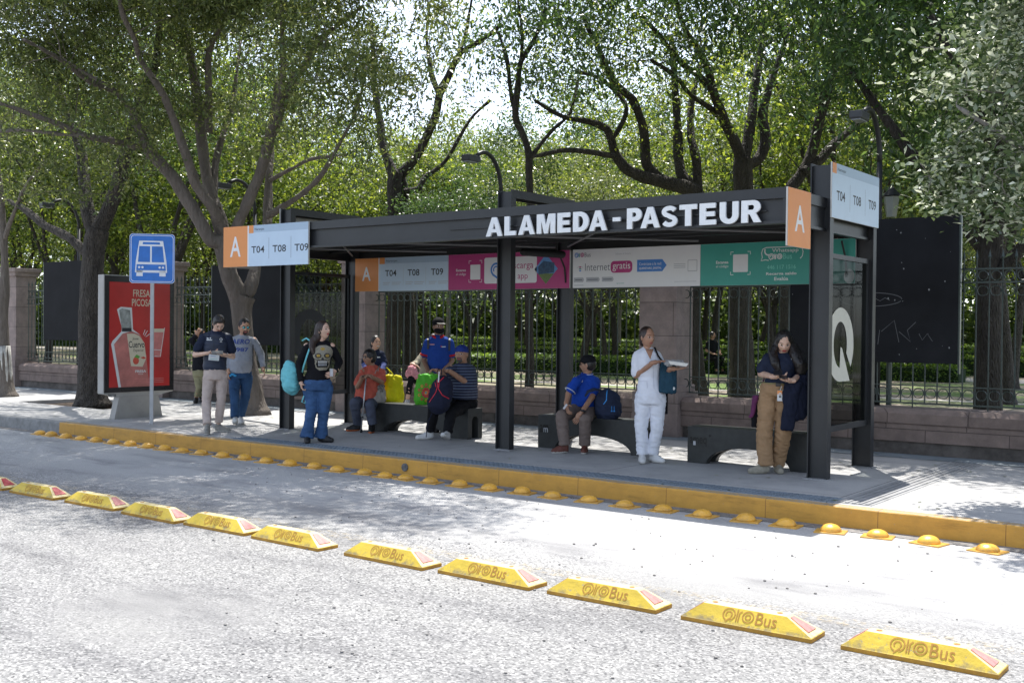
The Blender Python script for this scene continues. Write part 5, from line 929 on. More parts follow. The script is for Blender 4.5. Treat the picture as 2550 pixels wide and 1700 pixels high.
protos = [generic(31, bark_dark, lf_lime, 9.5, 3.6, 'leafy park tree with lime-green crown beyond the railing', leafk=dict(length=.15, width=.075)), generic(32, bark_rough, lf_dark, 11, 3.8, 'dense dark-crowned park tree beyond the railing', leafk=dict(length=.16, width=.075)),
          generic(33, bark_pale, lf_lime, 8.2, 3.0, 'pale-trunked park tree with bright crown beyond the railing', th=.10, leafk=dict(length=.14, width=.07)), generic(34, bark_dark, lf_olive, 10.5, 4.0, 'olive-leaved park tree beyond the railing', leafk=dict(length=.16, width=.075))]
spots = []
rs = random.Random(5); d_ = 20.5
keep_clear = lambda px, dd: 1180 - 85 - 9500 / dd < px < 1180 + 70 + 9500 / dd         # the gap where the sky shows
while d_ < 66:
    half = d_ * 0.50; x_ = -half - rs.uniform(0, 4)
    while x_ < half + 1:
        px = 1275 + 2715 * x_ / d_
        jit = rs.uniform(-1.8, 1.8); dd = d_ + jit
        w = Vector((cf.x * dd + cr.x * x_, cf.y * dd + cr.y * x_))
        if w.y > 16.5: spots.append((w.x, w.y, dd, keep_clear(px, dd)))
        x_ += rs.uniform(4.2, 6.4)
    d_ += 5.2
used = [0, 0, 0, 0]
for x_, y_, dd, low in spots:
    pxx = 1275 + 2715 * (x_ * cr.x + y_ * cr.y) / dd; k = rs.choice((1, 1, 3, 1, 0) if pxx > 1450 and dd < 50 else (0, 0, 1, 2, 3)); s_ = rs.uniform(.8, 1.12) * (1 if dd < 45 else 1.05)
    if low: s_ = min(s_, (1.5 + (826 - 370) / 2715 * dd) / (9.5, 11, 8.2, 10.5)[k]); s_ = max(s_, .4)
    if any((x_ - a) ** 2 + (y_ - b_) ** 2 < 5 for a, b_ in ((-10.5, 17.7), (-11.8, 17.7), (-18.4, 18.3), (-6.8, 17.6))): continue
    o = protos[k] if not used[k] else copy_tree(protos[k]); used[k] += 1
    o.location = (x_, y_, 0.08); o.rotation_euler.z = rs.uniform(0, 6.28); o.scale = (s_, s_, s_ * rs.uniform(.9, 1.1))
print('park trees', len(spots), used)
# far wood closing the view
g = np.random.default_rng(3); n = 5200; ang = g.uniform(-0.62, 0.62, n) ; dist = g.uniform(68, 84, n)
xx = cf.x * dist + cr.x * dist * np.tan(ang); yy = cf.y * dist + cr.y * dist * np.tan(ang)
px_ = 1275 + 2715 * np.tan(ang); top = 11 + 3.5 * np.sin(px_ / 160.) + 2 * np.sin(px_ / 61.); top = np.where((px_ > 1060) & (px_ < 1330), 9.5, top + 1.5)
zz = g.uniform(0.0, 1, n) ** 1.25 * top; zz[:1500] = g.uniform(0, 3.2, 1500); zz = np.where(px_ > 1060, np.where(px_ < 1330, zz * .8, zz), zz)
cl = np.stack([xx, yy, zz, np.full(n, 1.0), np.full(n, 30)], 1)
fw = link('far_wood', leaf_mesh(cl, 9, length=0.55, width=0.3, droop=.3), lf_far); tag(fw, kind='stuff', label='far dark wood closing the park behind the trees', cat='wood')
# clipped hedges
def hedge(label, x0, x1, y0, d, h):
    t = thing('hedge', label, 'hedge', (x0, y0, 0.1), group='clipped hedges in the park'); L = x1 - x0
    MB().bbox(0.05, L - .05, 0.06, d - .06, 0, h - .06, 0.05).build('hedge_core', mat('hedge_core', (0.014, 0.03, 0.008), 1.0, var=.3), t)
    n = int(L * (d + 2 * h) * 260); g = np.random.default_rng(int(abs(x0 * 7 + y0 * 3)))
    u = g.uniform(0, L, n); s = g.uniform(0, d + 2 * h, n)
    y = np.clip(s - h, 0, d); z = np.where(s < h, s, np.where(s > h + d, 2 * h + d - s, h)) + g.normal(0, .03, n)
    me = leaf_mesh(np.stack([u, y, z, np.full(n, .03), np.ones(n)], 1), 4, length=.11, width=.06, droop=-.2); link('hedge_leaves', me, lf_hedge, t); return t
for k, (a, b_, y, d, h) in enumerate(((-29, -14.5, 27.6, .9, .5), (-30, -8, 31.0, .9, .45), (-40, -3, 36.5, 1.0, .6), (-64, -42, 36.5, 1.0, .7), (-50, -6, 42, 1, .7), (-58, -4, 49, 1, .8))):
    hedge('low clipped park hedge, %s row behind the railing%s' % (('first', 'second', 'third', 'third', 'fourth', 'fifth')[k], ('', '', '', ', far left part', '', '')[k]), a, b_, y, d, h)
# fallen leaves and grit on the pavement, loose stones on the road
g = np.random.default_rng(8); n = 260
cl = np.stack([g.uniform(-20, -1, n), g.uniform(9.3, 13.4, n), np.full(n, 0.012), np.full(n, 0.001), np.ones(n)], 1)
me = leaf_mesh(cl, 5, length=.06, width=.03, droop=0); 
co = np.empty(len(me.vertices) * 3, np.float32); me.vertices.foreach_get('co', co); co = co.reshape(-1, 3); co[:, 2] = 0.006 + np.abs(co[:, 2] - .012) * .25; me.vertices.foreach_set('co', co.ravel())
tag(link('fallen_leaves', me, lf_olive), kind='stuff', label='scattered fallen leaves on the pavement', cat='leaves')
mb = MB(); rs = random.Random(4)
for i in range(420):
    y = 8.99 + abs(rs.gauss(0, .05)) * rs.choice((-1, 1)) if i < 160 else rs.uniform(3, 8.6); x = rs.uniform(-14, -1) if i < 160 else -y * rs.uniform(.25, 1.3)
    s = rs.uniform(.004, .011); mb.ball((x, min(y, 9.1), RZ + s * .4), (s * 1.2, s, s * .7), 5, 3)
tag(mb.build('loose_stones', mat('grit', (0.2, 0.19, 0.18), 0.9, var=.5, vs=3)), kind='stuff', label='loose stones and grit on the road', cat='gravel')

# ------------------------------------------------------------------ people
def skin_mat(name, c):
    M, N, L, b = nodes_of(name); tc = N.new('ShaderNodeTexCoord'); n1 = nd(N, 'ShaderNodeTexNoise', Scale=16, Detail=4); L.new(tc.outputs['Object'], n1.inputs[0])
    r = ramp(N, [(0.3, tuple(x * .88 for x in c)), (0.7, tuple(min(1, x * 1.1) for x in c))]); L.new(n1.outputs[0], r.inputs[0]); L.new(r.outputs[0], b.inputs['Base Color'])
    b.inputs['Roughness'].default_value = 0.5; b.inputs['Subsurface Weight'].default_value = 0.12; b.inputs['Subsurface Radius'].default_value = (0.01, 0.004, 0.002); b.inputs['Subsurface Scale'].default_value = 1.0
    return M
sk_a = skin_mat('skin_tan', (0.46, 0.26, 0.17)); sk_b = skin_mat('skin_light', (0.58, 0.37, 0.27)); sk_c = skin_mat('skin_brown', (0.35, 0.19, 0.12)); sk_d = skin_mat('skin_deep', (0.24, 0.13, 0.085))
def cloth(name, c, rough=0.85, var=0.14, vs=7, bump=0.9, bs=17): return mat('cloth_' + name, c, rough, var=var, vs=vs, bump=bump, bs=bs, spec=0.15)
lip = mat('lips', (0.33, 0.09, 0.08), 0.4, var=0); lip_r = mat('lips_red', (0.36, 0.03, 0.04), 0.35, var=0); eye_w = mat('eye_white', (0.5, 0.47, 0.45), 0.3, var=0); eye_d = mat('eye_dark', (0.015, 0.01, 0.008), 0.25, var=0)
brow_m = mat('brow', (0.055, 0.035, 0.025), .7, var=0); hair_b = mat('hair_black', (0.012, 0.009, 0.008), 0.42, var=0.4, vs=30, bump=0.8, bs=50, stretch=(1, 1, .12), spec=.5); hair_br = mat('hair_brown', (0.032, 0.019, 0.014), 0.42, var=0.5, vs=30, bump=0.8, bs=50, stretch=(1, 1, .12), spec=.5); hair_g = mat('hair_grey', (0.08, 0.075, 0.07), 0.6, var=0.3)
F_PX = 2714.9
class Fig:
    """a person measured in pixels of a photograph taken from 1.5 m above the pavement, at distance d"""
    def __init__(s, label, X, Y, px0, py0, name='person', group=None):
        s.d = cf.x * X + cf.y * Y + 0.019; s.s = F_PX / s.d; s.px0 = px0; s.py0 = py0; s.hz = py0 - 1.5 * s.s
        s.root = thing(name, label, 'person', (X, Y, 0), math.atan2(-X, Y), group=group); s.body = MB(); s.bmats = []; s.hands = MB()
    def P(s, px, py, v=0.0):
        k = 1 + v / s.d; return Vector(((px - s.px0) / s.s * k, v, 1.5 - (py - s.hz) / s.s * k))
    def G(s, px, py, z=0.0):
        v = s.d * ((1.5 - z) * s.s / (py - s.hz) - 1); p = s.P(px, py, v); p.z = z; return p
def blob(mb, name, m, parent, vox=0.012, smooth=5, fold=0.0, fs=(9, 9, 4), seed=0, mats=None, post=None, zfold=0.0):
    me = mb.mesh(); o = bpy.data.objects.new('tmp', me); COL.objects.link(o)
    r_ = o.modifiers.new('r', 'REMESH'); r_.mode = 'VOXEL'; r_.voxel_size = vox; r_.adaptivity = 0
    sm = o.modifiers.new('s', 'SMOOTH'); sm.factor = 0.5; sm.iterations = smooth
    bpy.context.view_layer.update(); m2 = bpy.data.meshes.new_from_object(o.evaluated_get(bpy.context.evaluated_depsgraph_get()))
    bpy.data.objects.remove(o); bpy.data.meshes.remove(me)
    n = len(m2.vertices); co = np.empty(n * 3, np.float32); m2.vertices.foreach_get('co', co); co = co.reshape(-1, 3)
    if fold:
        fold *= 1.5
        nr = np.empty(n * 3, np.float32); m2.vertices.foreach_get('normal', nr); nr = nr.reshape(-1, 3)
        f = np.array([.55 * noise.noise(Vector((p[0] * fs[0] + seed, p[1] * fs[1] + 7, p[2] * fs[2]))) + .75 * (1 - 2 * abs(noise.noise(Vector((p[0] * fs[0] * 1.5 + 3 * p[2], p[1] * fs[1] * 1.5, p[2] * fs[2] * 2.6 + seed + p[0] * 6))))) for p in co], np.float32)
        co += nr * f[:, None] * fold
    if post: co = post(co)
    m2.vertices.foreach_set('co', co.ravel().astype(np.float32)); m2.update()
    m2.materials.clear()
    o = link(name, m2, mats or m, parent, smooth=True)
    return o
def finger(mb, p, d, up, L, r, curl):
    pts = [p]; q = Vector(p)
    for k in range(3):
        d2 = (d * math.cos(curl * (k + .5) * .5) + up * math.sin(curl * (k + .5) * .5)).normalized(); q = q + d2 * L * (.42, .32, .26)[k]; pts.append(q.copy())
    mb.tube(pts, [r, r * .95, r * .85, r * .55], 7)
    mb.ball(pts[-1], r * .55, 6, 4)
def hand(F, w, d, n, side=1, curl=0.6, sc=1.0):
    """w wrist, d towards the knuckles, n the way the palm faces, side +1/-1 picks the thumb's side"""
    w = Vector(w); d = Vector(d).normalized(); n = Vector(n); n = (n - d * n.dot(d)).normalized(); a = d.cross(n) * side; mb = F.hands
    M = Matrix(((a.x, d.x, n.x, 0), (a.y, d.y, n.y, 0), (a.z, d.z, n.z, 0), (0, 0, 0, 1)))
    c = w + d * .048 * sc; T4 = Matrix.Translation(c) @ M
    mb.ball((0, 0, 0), (.041 * sc, .055 * sc, .017 * sc), 12, 8, M=T4); mb.cap(w - d * .02, w + d * .03, .024 * sc, .027 * sc, 10)
    for k, (o, L) in enumerate(((.028, .068), (.010, .077), (-.009, .072), (-.027, .056))):
        finger(mb, w + d * .088 * sc + a * o * sc, (d + a * o * 1.5).normalized(), n, L * sc, .0092 * sc, curl)
    finger(mb, w + d * .03 * sc + a * .032 * sc, (d * .75 + a * .8 + n * .25).normalized(), (n * .7 - a * .4).normalized(), .062 * sc, .0105 * sc, curl * .7)
def head(F, c, yaw=0, pitch=0, roll=0, h=0.228, skin=sk_a, lips=lip, beard=None, wide=1.0, brow=brow_m, eyes=True, jaw=0.25):
    """face looks to -y when yaw = 0; yaw > 0 turns it to the right of the picture; pitch > 0 bows it"""
    S_ = h / 0.23; rx, ry, rz = .073 * S_ * wide, .093 * S_, .117 * S_; nu, nv = 88, 66
    RM = Matrix.Rotation(R(yaw), 4, 'Z') @ Matrix.Rotation(R(roll), 4, 'Y') @ Matrix.Rotation(R(pitch), 4, 'X'); HM = Matrix.Translation(c) @ RM
    vs = []; fs = []; ms = []; mats = [skin, lips, brow, eye_w, eye_d, beard or skin]; g = lambda t, w: math.exp(-(t / w) ** 2)
    def pt(th, ph):
        n = Vector((math.sin(th) * math.cos(ph), math.sin(th) * math.sin(ph), math.cos(th))); x, y, z = n.x * rx, n.y * ry, n.z * rz
        if z < 0: k = 1 - jaw * (-z / rz) ** 1.6; x *= k; y = y * (1 - .10 * (-z / rz)) - .006 * (-z / rz)
        if y > 0 and z < -.02: y *= 1 - .35 * min(1, (-z - .02) / .09)
        f = max(0, -n.y)
        if f > .3:
            xs, zs = x / S_, z / S_
            y -= S_ * (.021 * g(xs, .010 + .006 * max(0, -(zs + .0)) / .03) * (max(0, 1 - abs(zs + .018) / .030)) ** .8 + .006 * g(xs, .02) * g(zs + .056, .010) + .004 * g(abs(xs) - .03, .02) * g(zs - .028, .009) + .004 * g(abs(xs) - .038, .018) * g(zs + .02, .018) + .006 * g(xs, .022) * g(zs + .095, .018))
            y += S_ * (.007 * g(abs(xs) - .031, .014) * g(zs - .008, .011))
        return Vector((x, y, z))
    for j in range(nv + 1):
        for i in range(nu): vs.append(pt(math.pi * j / nv, 2 * math.pi * i / nu))
    for j in range(nv):
        for i in range(nu):
            f = (j * nu + i, (j + 1) * nu + i, (j + 1) * nu + (i + 1) % nu, j * nu + (i + 1) % nu); q = (vs[f[0]] + vs[f[2]]) / 2 / S_; m_ = 0
            if q.y < -.045:
                ax = abs(q.x) - .031
                if beard and (q.z < -.048 or (abs(q.z + .043) < .006 and abs(q.x) < .03)) and not (abs(q.z + .058) < .006 and abs(q.x) < .02) and (abs(q.x) < .034 or q.z < -.08): m_ = 5
                if (q.x / .025) ** 2 + ((q.z + .058) / .0095) ** 2 < 1: m_ = 1
                if eyes:
                    if (ax / .0155) ** 2 + ((q.z - .006) / .0068) ** 2 < 1: m_ = 4 if abs(ax) < .009 or q.z > .0085 else 3
                    if (ax / .019) ** 2 + ((q.z - .029) / .0042) ** 2 < 1: m_ = 2
            fs.append(f); ms.append(m_)
    mb = F.hands; k0 = len(F.bmats); F.bmats += mats; n0 = len(mb.v); mb.v += [tuple(HM @ p) for p in vs]; mb.f += [tuple(i + n0 for i in f) for f in fs]; mb.m += [k0 + q for q in ms]
    for s_ in (-1, 1):
        n0 = len(mb.m); mb.ball((s_ * rx * .99, .008, -.004), (.009, .019, .031), 10, 8, M=HM); mb.m[n0:] = [k0] * (len(mb.m) - n0)
    F.HM = HM; F.S_ = S_; F.hp = lambda x, y, z: HM @ Vector((x * S_, y * S_, z * S_))
    return HM
def limbs(F, J, skin, arm=(.043, .036, .026), leg=True, neck=.052):
    mb = F.body
    mb.cap(J['neck'], F.hp(0, .012, -.045), neck, neck * .95)
    mb.cap((J['shL'] + J['neck']) / 2 + Vector((0, 0, -.02)), (J['shR'] + J['neck']) / 2 + Vector((0, 0, -.02)), .042); mb.cap((J['shL'] + J['shR']) / 2 + Vector((0, .02, -.04)), J['hip'], .055, .075)
    for s_ in 'LR':
        if 'el' + s_ in J: mb.cap(J['sh' + s_], J['el' + s_], arm[0], arm[1]); mb.cap(J['el' + s_], J['wr' + s_], arm[1], arm[2])
        if leg and 'kn' + s_ in J: mb.cap(J['hp' + s_], J['kn' + s_], .062, .044); mb.cap(J['kn' + s_], J['an' + s_], .048, .034)
def finish_body(F, skin):
    b_ = blob(F.body, 'body', skin, None, .010, 4)
    me = b_.data; mats = [skin] + F.bmats
    # hands, head and neck joined into the same mesh
    hm = F.hands.mesh(); n0 = len(F.bmats)
    bm = bmesh.new(); bm.from_mesh(me); k = len(bm.faces); bm.from_mesh(hm); bm.faces.ensure_lookup_table()
    mi = F.hands.m
    for i, f in enumerate(bm.faces):
        if i >= k: f.material_index = mi[i - k] + (1 if mi[i - k] >= 0 and F.hands_head[i - k] else 0) if False else (F.hidx[i - k])
        f.smooth = True
    bmesh.ops.recalc_face_normals(bm, faces=[f for i, f in enumerate(bm.faces) if i >= k])
    me.materials.clear(); bm.to_mesh(me); bm.free()
    for m_ in mats: me.materials.append(m_)
    b_.parent = F.root; b_.name = 'body'; F.bodyo = b_; bpy.data.meshes.remove(hm)
def shoe(F, toe, ang, m, sole, L=.27, lift=0.0, w=.046, name='shoe'):
    """toe: ground point under the toe tip; ang 0 points the toe at the viewer, +90 to the right"""
    d = Vector((math.sin(R(ang)), -math.cos(R(ang)), 0)); mb = MB(); h = toe - d * L; z = Vector((0, 0, 1))
    up = lift
    mb.cap(h + d * .05 + z * .045, h + d * .12 + z * .05, .041, .043); mb.cap(h + d * .10 + z * (.035), h + d * (L - .05) + z * .030, w, w * .82); mb.cap(h + d * .05 + z * .08, h + d * .06 + z * .115, .040, .036); mb.cap(h + d * .07 + z * .085, h + d * .16 + z * .05, .036, .034)
    def post(co):
        co[:, 2] = np.maximum(co[:, 2], 0.004)
        if up:
            t = (co[:, 0] - h.x) * d.x + (co[:, 1] - h.y) * d.y; tt = np.clip(t, 0, L); co[:, 2] += up * tt / L * 1.0
        return co
    o = blob(mb, name, m, F.root, .008, 3, post=post, mats=[m, sole])
    t = lambda c: (c.x - h.x) * d.x + (c.y - h.y) * d.y
    for p in o.data.polygons: p.material_index = 1 if p.center.z - (up * max(0, min(t(p.center), L)) / L) < .024 else 0
    F.last_ankle = h + d * .06 + z * .10; return F.last_ankle
def torso_secs(J, secs):
    """secs: (t from neck 0 to hem 1, rx, ry, dy)"""
    a, b_ = J['neck'], J['hem']; return [((a.x * (1 - t) + b_.x * t, a.y * (1 - t) + b_.y * t + dy, a.z * (1 - t) + b_.z * t), rx, ry) for t, rx, ry, dy in secs]
def top_garment(F, J, m, secs, sleeve=(.064, .052), slim=.93, sl=.8, fore=None, name='shirt', fold=.007, vox=.011, shr=.062, arms='LR', collar=None, cap=None, seed=1, mats=None, fs=(9, 9, 5)):
    mb = MB(); mb.loft(torso_secs(J, [(t_, rx * slim, ry, dy) for t_, rx, ry, dy in secs]), 24); sleeve = (sleeve[0] * slim, sleeve[1] * slim)
    for s_ in 'LR': mb.cap(J['neck'] + Vector((0, .01, -.02)), J['sh' + s_] + Vector((0, 0, -.01)), .055, .05)
    for s_ in arms:
        a, b_ = J['sh' + s_], J['el' + s_]; e = a.lerp(b_, sl); mb.cap(a + Vector((0, 0, -.012)), e - (e - a).normalized() * .02, sleeve[0] * .86, sleeve[1])
        if fore: mb.cap(b_, b_.lerp(J['wr' + s_], fore[2]), fore[0], fore[1]); mb.cap(a + Vector((0, 0, -.012)), b_, sleeve[0] * .86, fore[0])
    o = blob(mb, name, m, F.root, vox, 4, fold=fold, seed=seed, mats=mats, fs=fs)
    return o
def trousers(F, J, m, pel=(.165, .115), r=(.092, .068, .056), name='trousers', hemz=.06, fold=.007, waist=None, seed=2, r2=None, flare=None, belt=None):
    mb = MB(); w = waist or J['hip'] + Vector((0, 0, .1)); h = J['hip']
    secs = [((w.x, w.y, w.z), pel[0] * .9, pel[1]), ((h.x, h.y, h.z + .02), pel[0], pel[1] * 1.05), ((h.x, h.y, h.z - .07), pel[0] * .97, pel[1])]
    mb.loft(secs, 24)
    for k, s_ in enumerate('LR'):
        q = [x_ * .92 for x_ in (r2 if (r2 and k) else r)]; hp, kn, an = J['hp' + s_], J['kn' + s_], J['an' + s_]
        mb.cap(hp, kn, q[0], q[1]); e = an + (kn - an).normalized() * hemz
        if flare: mid = kn.lerp(e, .45); mb.cap(kn, mid, q[1], q[2]); mb.tube([mid, e], [q[2], flare], 16)
        else: mb.cap(kn, e + (kn - an).normalized() * q[2], q[1], q[2]); mb.tube([e + (kn - an).normalized() * q[2], e], [q[2], q[2] * 1.05], 16)
    return blob(mb, name, m, F.root, .011, 3, fold=fold, fs=(8, 8, 9), seed=seed)
def hair_blob(F, items, m, name='hair', vox=.009, fold=.003):
    mb = MB()
    for it in items:
        if it[0] == 'b':
            mb.ball((0, 0, 0), tuple(q * F.S_ for q in it[2]), 18, 14, M=F.HM @ Matrix.Translation(Vector(it[1]) * F.S_))
        else:
            P_ = [F.hp(*p) if not isinstance(p, Vector) else p for p in it[1]]
            mb.tube(P_, it[2], 12, flat=it[3] if len(it) > 3 else 1.0)
    return blob(mb, name, m, F.root, vox, 3, fold=fold, fs=(60, 60, 8))
short = [('b', (0, .014, .022), (.081, .096, .108))]
def decal(F, target, g, name, o, off=.004, M=None):
    """print g (u right, w up, metres) thrown along +y of the figure on to a garment"""
    me = target.data; bvh = BVHTree.FromPolygons([v.co for v in me.vertices], [tuple(p.vertices) for p in me.polygons])
    bm = bmesh.new(); mb = MB(); mb.v = g.mb.v; mb.f = g.mb.f; mb.m = g.mb.m; mm = mb.mesh(); bm.from_mesh(mm)
    bmesh.ops.triangulate(bm, faces=bm.faces[:])
    for _ in range(3):
        es = [e for e in bm.edges if e.calc_length() > .03]
        if not es: break
        bmesh.ops.subdivide_edges(bm, edges=es, cuts=1); bmesh.ops.triangulate(bm, faces=bm.faces[:])
    for v in bm.verts:
        lay = v.co.z; s_ = Vector((o[0] + v.co.x, -1.5, o[2] + v.co.y)); hit = bvh.ray_cast(s_, Vector((0, 1, 0)))
        y = hit[0].y if hit[0] else o[1]; v.co = (s_.x, y - off - lay * .0015, s_.z)
    bm.to_mesh(mm); bm.free(); return link(name, mm, g.mats, F.root)
def join_head_idx(F): F.hidx = [0] * len(F.hands.f)
def close(F, skin):
    F.hidx = [(m_ + 1) if head_ else 0 for m_, head_ in zip(F.hands.m, F.is_head)]; finish_body(F, skin)
def do_head(F, *a, **k):
    n0 = len(F.hands.f); r_ = head(F, *a, **k); F.is_head = [False] * n0 + [True] * (len(F.hands.f) - n0); return r_
def pad(F): F.is_head += [False] * (len(F.hands.f) - len(F.is_head))
def stand(F, J, shoes, m, sole, L=.26, hipw=.09):
    for s_, (px, py, ang, lift) in zip('LR', shoes): J['an' + s_] = shoe(F, F.G(px, py), ang, m, sole, L, lift)

white_sh = mat('shoe_white', (0.55, 0.55, 0.54), 0.6, var=.1); grey_sh = mat('shoe_grey', (0.22, 0.21, 0.19), 0.7, var=.25, vs=20); black_sh = mat('shoe_black', (0.012, 0.012, 0.013), 0.5, var=.2); brown_sh = mat('shoe_brown', (0.11, 0.035, 0.025), 0.6, var=.25, vs=20)
beige_sh = mat('shoe_beige', (0.27, 0.25, 0.2), 0.8, var=.25, vs=20); sole_w = mat('sole_white', (0.5, 0.49, 0.46), 0.7, var=.1); sole_d = mat('sole_dark', (0.05, 0.045, 0.04), 0.8, var=.1); sole_o = mat('sole_orange', (0.55, 0.14, 0.04), 0.7, var=.1)
phone_m = mat('phone', (0.02, 0.02, 0.023), 0.25, var=0); phone_w = mat('phone_light', (0.5, 0.5, 0.52), 0.3, var=0)
def prop(name, label, cat, F, build, group=None):
    """a thing held or worn, standing on its own at top level, in the figure's frame"""
    t = thing(name, label, cat, F.root.location, F.root.rotation_euler.z, group); build(t); return t
def V3(a): return Vector(a)

# --- 1 man in navy quilted vest, looking at a phone
F = Fig('man in navy quilted vest and pale trousers reading a phone at the kerb', -12.44, 9.70, 535, 1076); P = F.P
do_head(F, P(543, 806, -.03), yaw=12, pitch=38, skin=sk_b, beard=None, h=.235)
J = dict(neck=P(536, 826), shL=P(506, 838), shR=P(566, 838), hip=P(535, 932), hem=P(534, 920), hpL=P(520, 940), hpR=P(551, 940), knL=P(514, 996, -.03), knR=P(550, 996, -.02), elL=P(486, 884, .03), wrL=P(517, 879, -.26), elR=P(578, 888, .03), wrR=P(557, 884, -.26))
stand(F, J, [(515, 1084, -3, 0), (575, 1077, 62, 0)], grey_sh, sole_w)
hand(F, J['wrL'], (.9, -.35, .12), (.2, -.2, 1), 1, .9); hand(F, J['wrR'], (-.85, -.4, .15), (-.2, -.2, 1), -1, .9); pad(F)
limbs(F, J, sk_b); close(F, sk_b)
navy = cloth('navy', (0.018, 0.024, 0.045)); vestm = mat('vest_quilted', (0.018, 0.026, 0.05), 0.55, var=.2, vs=5, bump=.3, bs=20); khp = cloth('palepink', (0.47, 0.39, 0.35))
top_garment(F, J, navy, [(.0, .058, .055, 0), (.08, .15, .09, 0), (.3, .165, .105, 0), (.8, .150, .10, 0)], sleeve=(.068, .066), sl=.72, seed=1)
def quilt(co): co[:, 1] += 0; return co
v_ = top_garment(F, J, vestm, [(.03, .075, .07, 0), (.07, .13, .095, 0), (.3, .172, .122, 0), (.62, .168, .122, 0), (1.0, .170, .12, 0)], sleeve=(.05, .05), sl=.08, shr=.064, arms='', name='vest', fold=.006, fs=(3, 3, 16))
g = G2(); g.rect(-.04, 0, .035, .012, whp, 1); g.rect(-.035, .02, -.01, .04, whp, 1); g.disc(.012, .03, .01, .01, whp, 1); g.disc(.155, .015, .022, .022, whp, 1, 8); g.rect(.14, -.025, .17, -.018, whp, 1); g.disc(.155, .015, .012, .012, navy, 2, 8); g.rect(.056, -.26, .061, .06, ink, 1); decal(F, v_, g, 'badge', P(521, 847, 0))
trousers(F, J, khp, pel=(.155, .11), r=(.088, .066, .058), waist=P(534, 915), hemz=.04)
hair_blob(F, short + [('b', (0, -.02, .085), (.06, .06, .032)), ('b', (.01, .06, -.01), (.06, .05, .06))], hair_b)
prop('mobile_phone', 'phone held by the man in the quilted vest', 'phone', F, lambda t: MB().bbox(-.075, .075, -.036, .036, -.005, .005, .004, M=Matrix.Translation(P(540, 877, -.36)) @ Matrix.Rotation(R(35), 4, 'X')).build('phone_body', grey_sh, t))
def f(t):
    g = G2(); g.rect(-.068, -.045, .068, .035, whp, 1); g.rect(-.05, -.03, .05, -.025, green_s, 2); g.rect(-.045, .0, .045, .004, grey_p, 2); g.rect(-.045, .012, .02, .016, blue_s, 2); q_ = P(532, 889, -.345); o = g.build('sheet', t, Matrix.Translation(q_) @ Matrix.Rotation(R(5), 4, 'Y') @ Matrix.Rotation(R(12), 4, 'X') @ front(0, 0, 0))
    MB().bbox(-.07, .07, .001, .004, -.047, .037, .001, M=Matrix.Translation(q_) @ Matrix.Rotation(R(5), 4, 'Y') @ Matrix.Rotation(R(12), 4, 'X')).build('card', whp, t)
prop('paper_slip', 'small white printed paper held under a phone', 'paper', F, f)

# --- 2 man in grey sweatshirt and sunglasses, walking
F = Fig('man in grey lettered sweatshirt and mirrored sunglasses walking', -13.25, 10.78, 596, 1056); P = F.P
do_head(F, P(608, 816, -.02), yaw=14, pitch=6, skin=sk_a, beard=hair_b, h=.245, wide=1.06)
J = dict(neck=P(603, 838), shL=P(578, 848), shR=P(631, 848), hip=P(599, 930), hem=P(598, 929), hpL=P(585, 942), hpR=P(614, 942), knL=P(585, 988, -.14), knR=P(611, 990, .02), elL=P(566, 885, .03), wrL=P(570, 920, -.06), elR=P(649, 884, .05), wrR=P(653, 915, -.04))
stand(F, J, [(588, 1063, 2, .05), (606, 1058, 12, 0)], white_sh, sole_w)
hand(F, J['wrL'], (0, -.2, -1), (1, 0, 0), 1, .5); hand(F, J['wrR'], (.25, -.2, -.9), (-1, 0, 0), -1, .7); pad(F); limbs(F, J, sk_a, arm=(.05, .04, .03)); close(F, sk_a)
gr = cloth('greymarl', (0.30, 0.32, 0.36)); dn = cloth('denim', (0.03, 0.07, 0.15), vs=5, var=.35)
s_ = top_garment(F, J, gr, [(-.02, .06, .06, 0), (.08, .155, .10, 0), (.3, .18, .13, -.01), (.68, .185, .155, -.03), (1.0, .172, .13, -.01)], sleeve=(.07, .06), sl=.9, fore=(.052, .042, .85))
indigo = mat('print_indigo', (0.03, 0.06, 0.26), 0.8, var=.1); g = G2(); g.text('AERO', -.135, .03, .135, .105, indigo, 1, bold=.02, shear=.2); g.text('1987', -.105, -.085, .115, -.025, indigo, 1, bold=.02); g.text('BRAZALE', -.08, .0, .08, .02, grey_p, 1); decal(F, s_, g, 'chest_print', P(599, 862, 0))
g = G2(); g.rect(-.007, -.27, .007, .1, ink, 1); decal(F, s_, g, 'bag_strap', P(629, 875, 0), .006)
trousers(F, J, dn, pel=(.165, .125), r=(.098, .076, .066), waist=P(598, 925), hemz=.02)
prop('key_fob', 'bright blue plastic keyring hanging at a waistband', 'keyring', F, lambda t: MB().ball(P(580, 933, -.145), (.03, .012, .02)).ball(P(586, 936, -.15), (.025, .012, .016)).ball(P(575, 936, -.145), (.016, .012, .018)).build('charm', mat('charm_blue', (.03, .28, .55), .4, var=.1), t, smooth=True))
hair_blob(F, short, hair_b); 
def glasses(F, lens, y=-.094, r=(.022, .018), frame=phone_m):
    gm = MB()
    for s_ in (-1, 1): gm.ball((0, 0, 0), (r[0], .006, r[1]), 14, 8, 1, M=F.HM @ Matrix.Translation(Vector((s_ * .03, y, .006)) * F.S_)); gm.tube([F.hp(s_ * .052, y + .012, .012), F.hp(s_ * .074, -.03, .012), F.hp(s_ * .077, .02, .008)], .0022, 5, 0)
    gm.tube([F.hp(-.053, y + .006, .018), F.hp(0, y - .004, .018), F.hp(.053, y + .006, .018)], .003, 5, 0); gm.build('glasses', [frame, lens], F.root, smooth=True)
glasses(F, mat('lens_mirror', (0.12, 0.45, 0.5), 0.08, metal=.9, var=0))

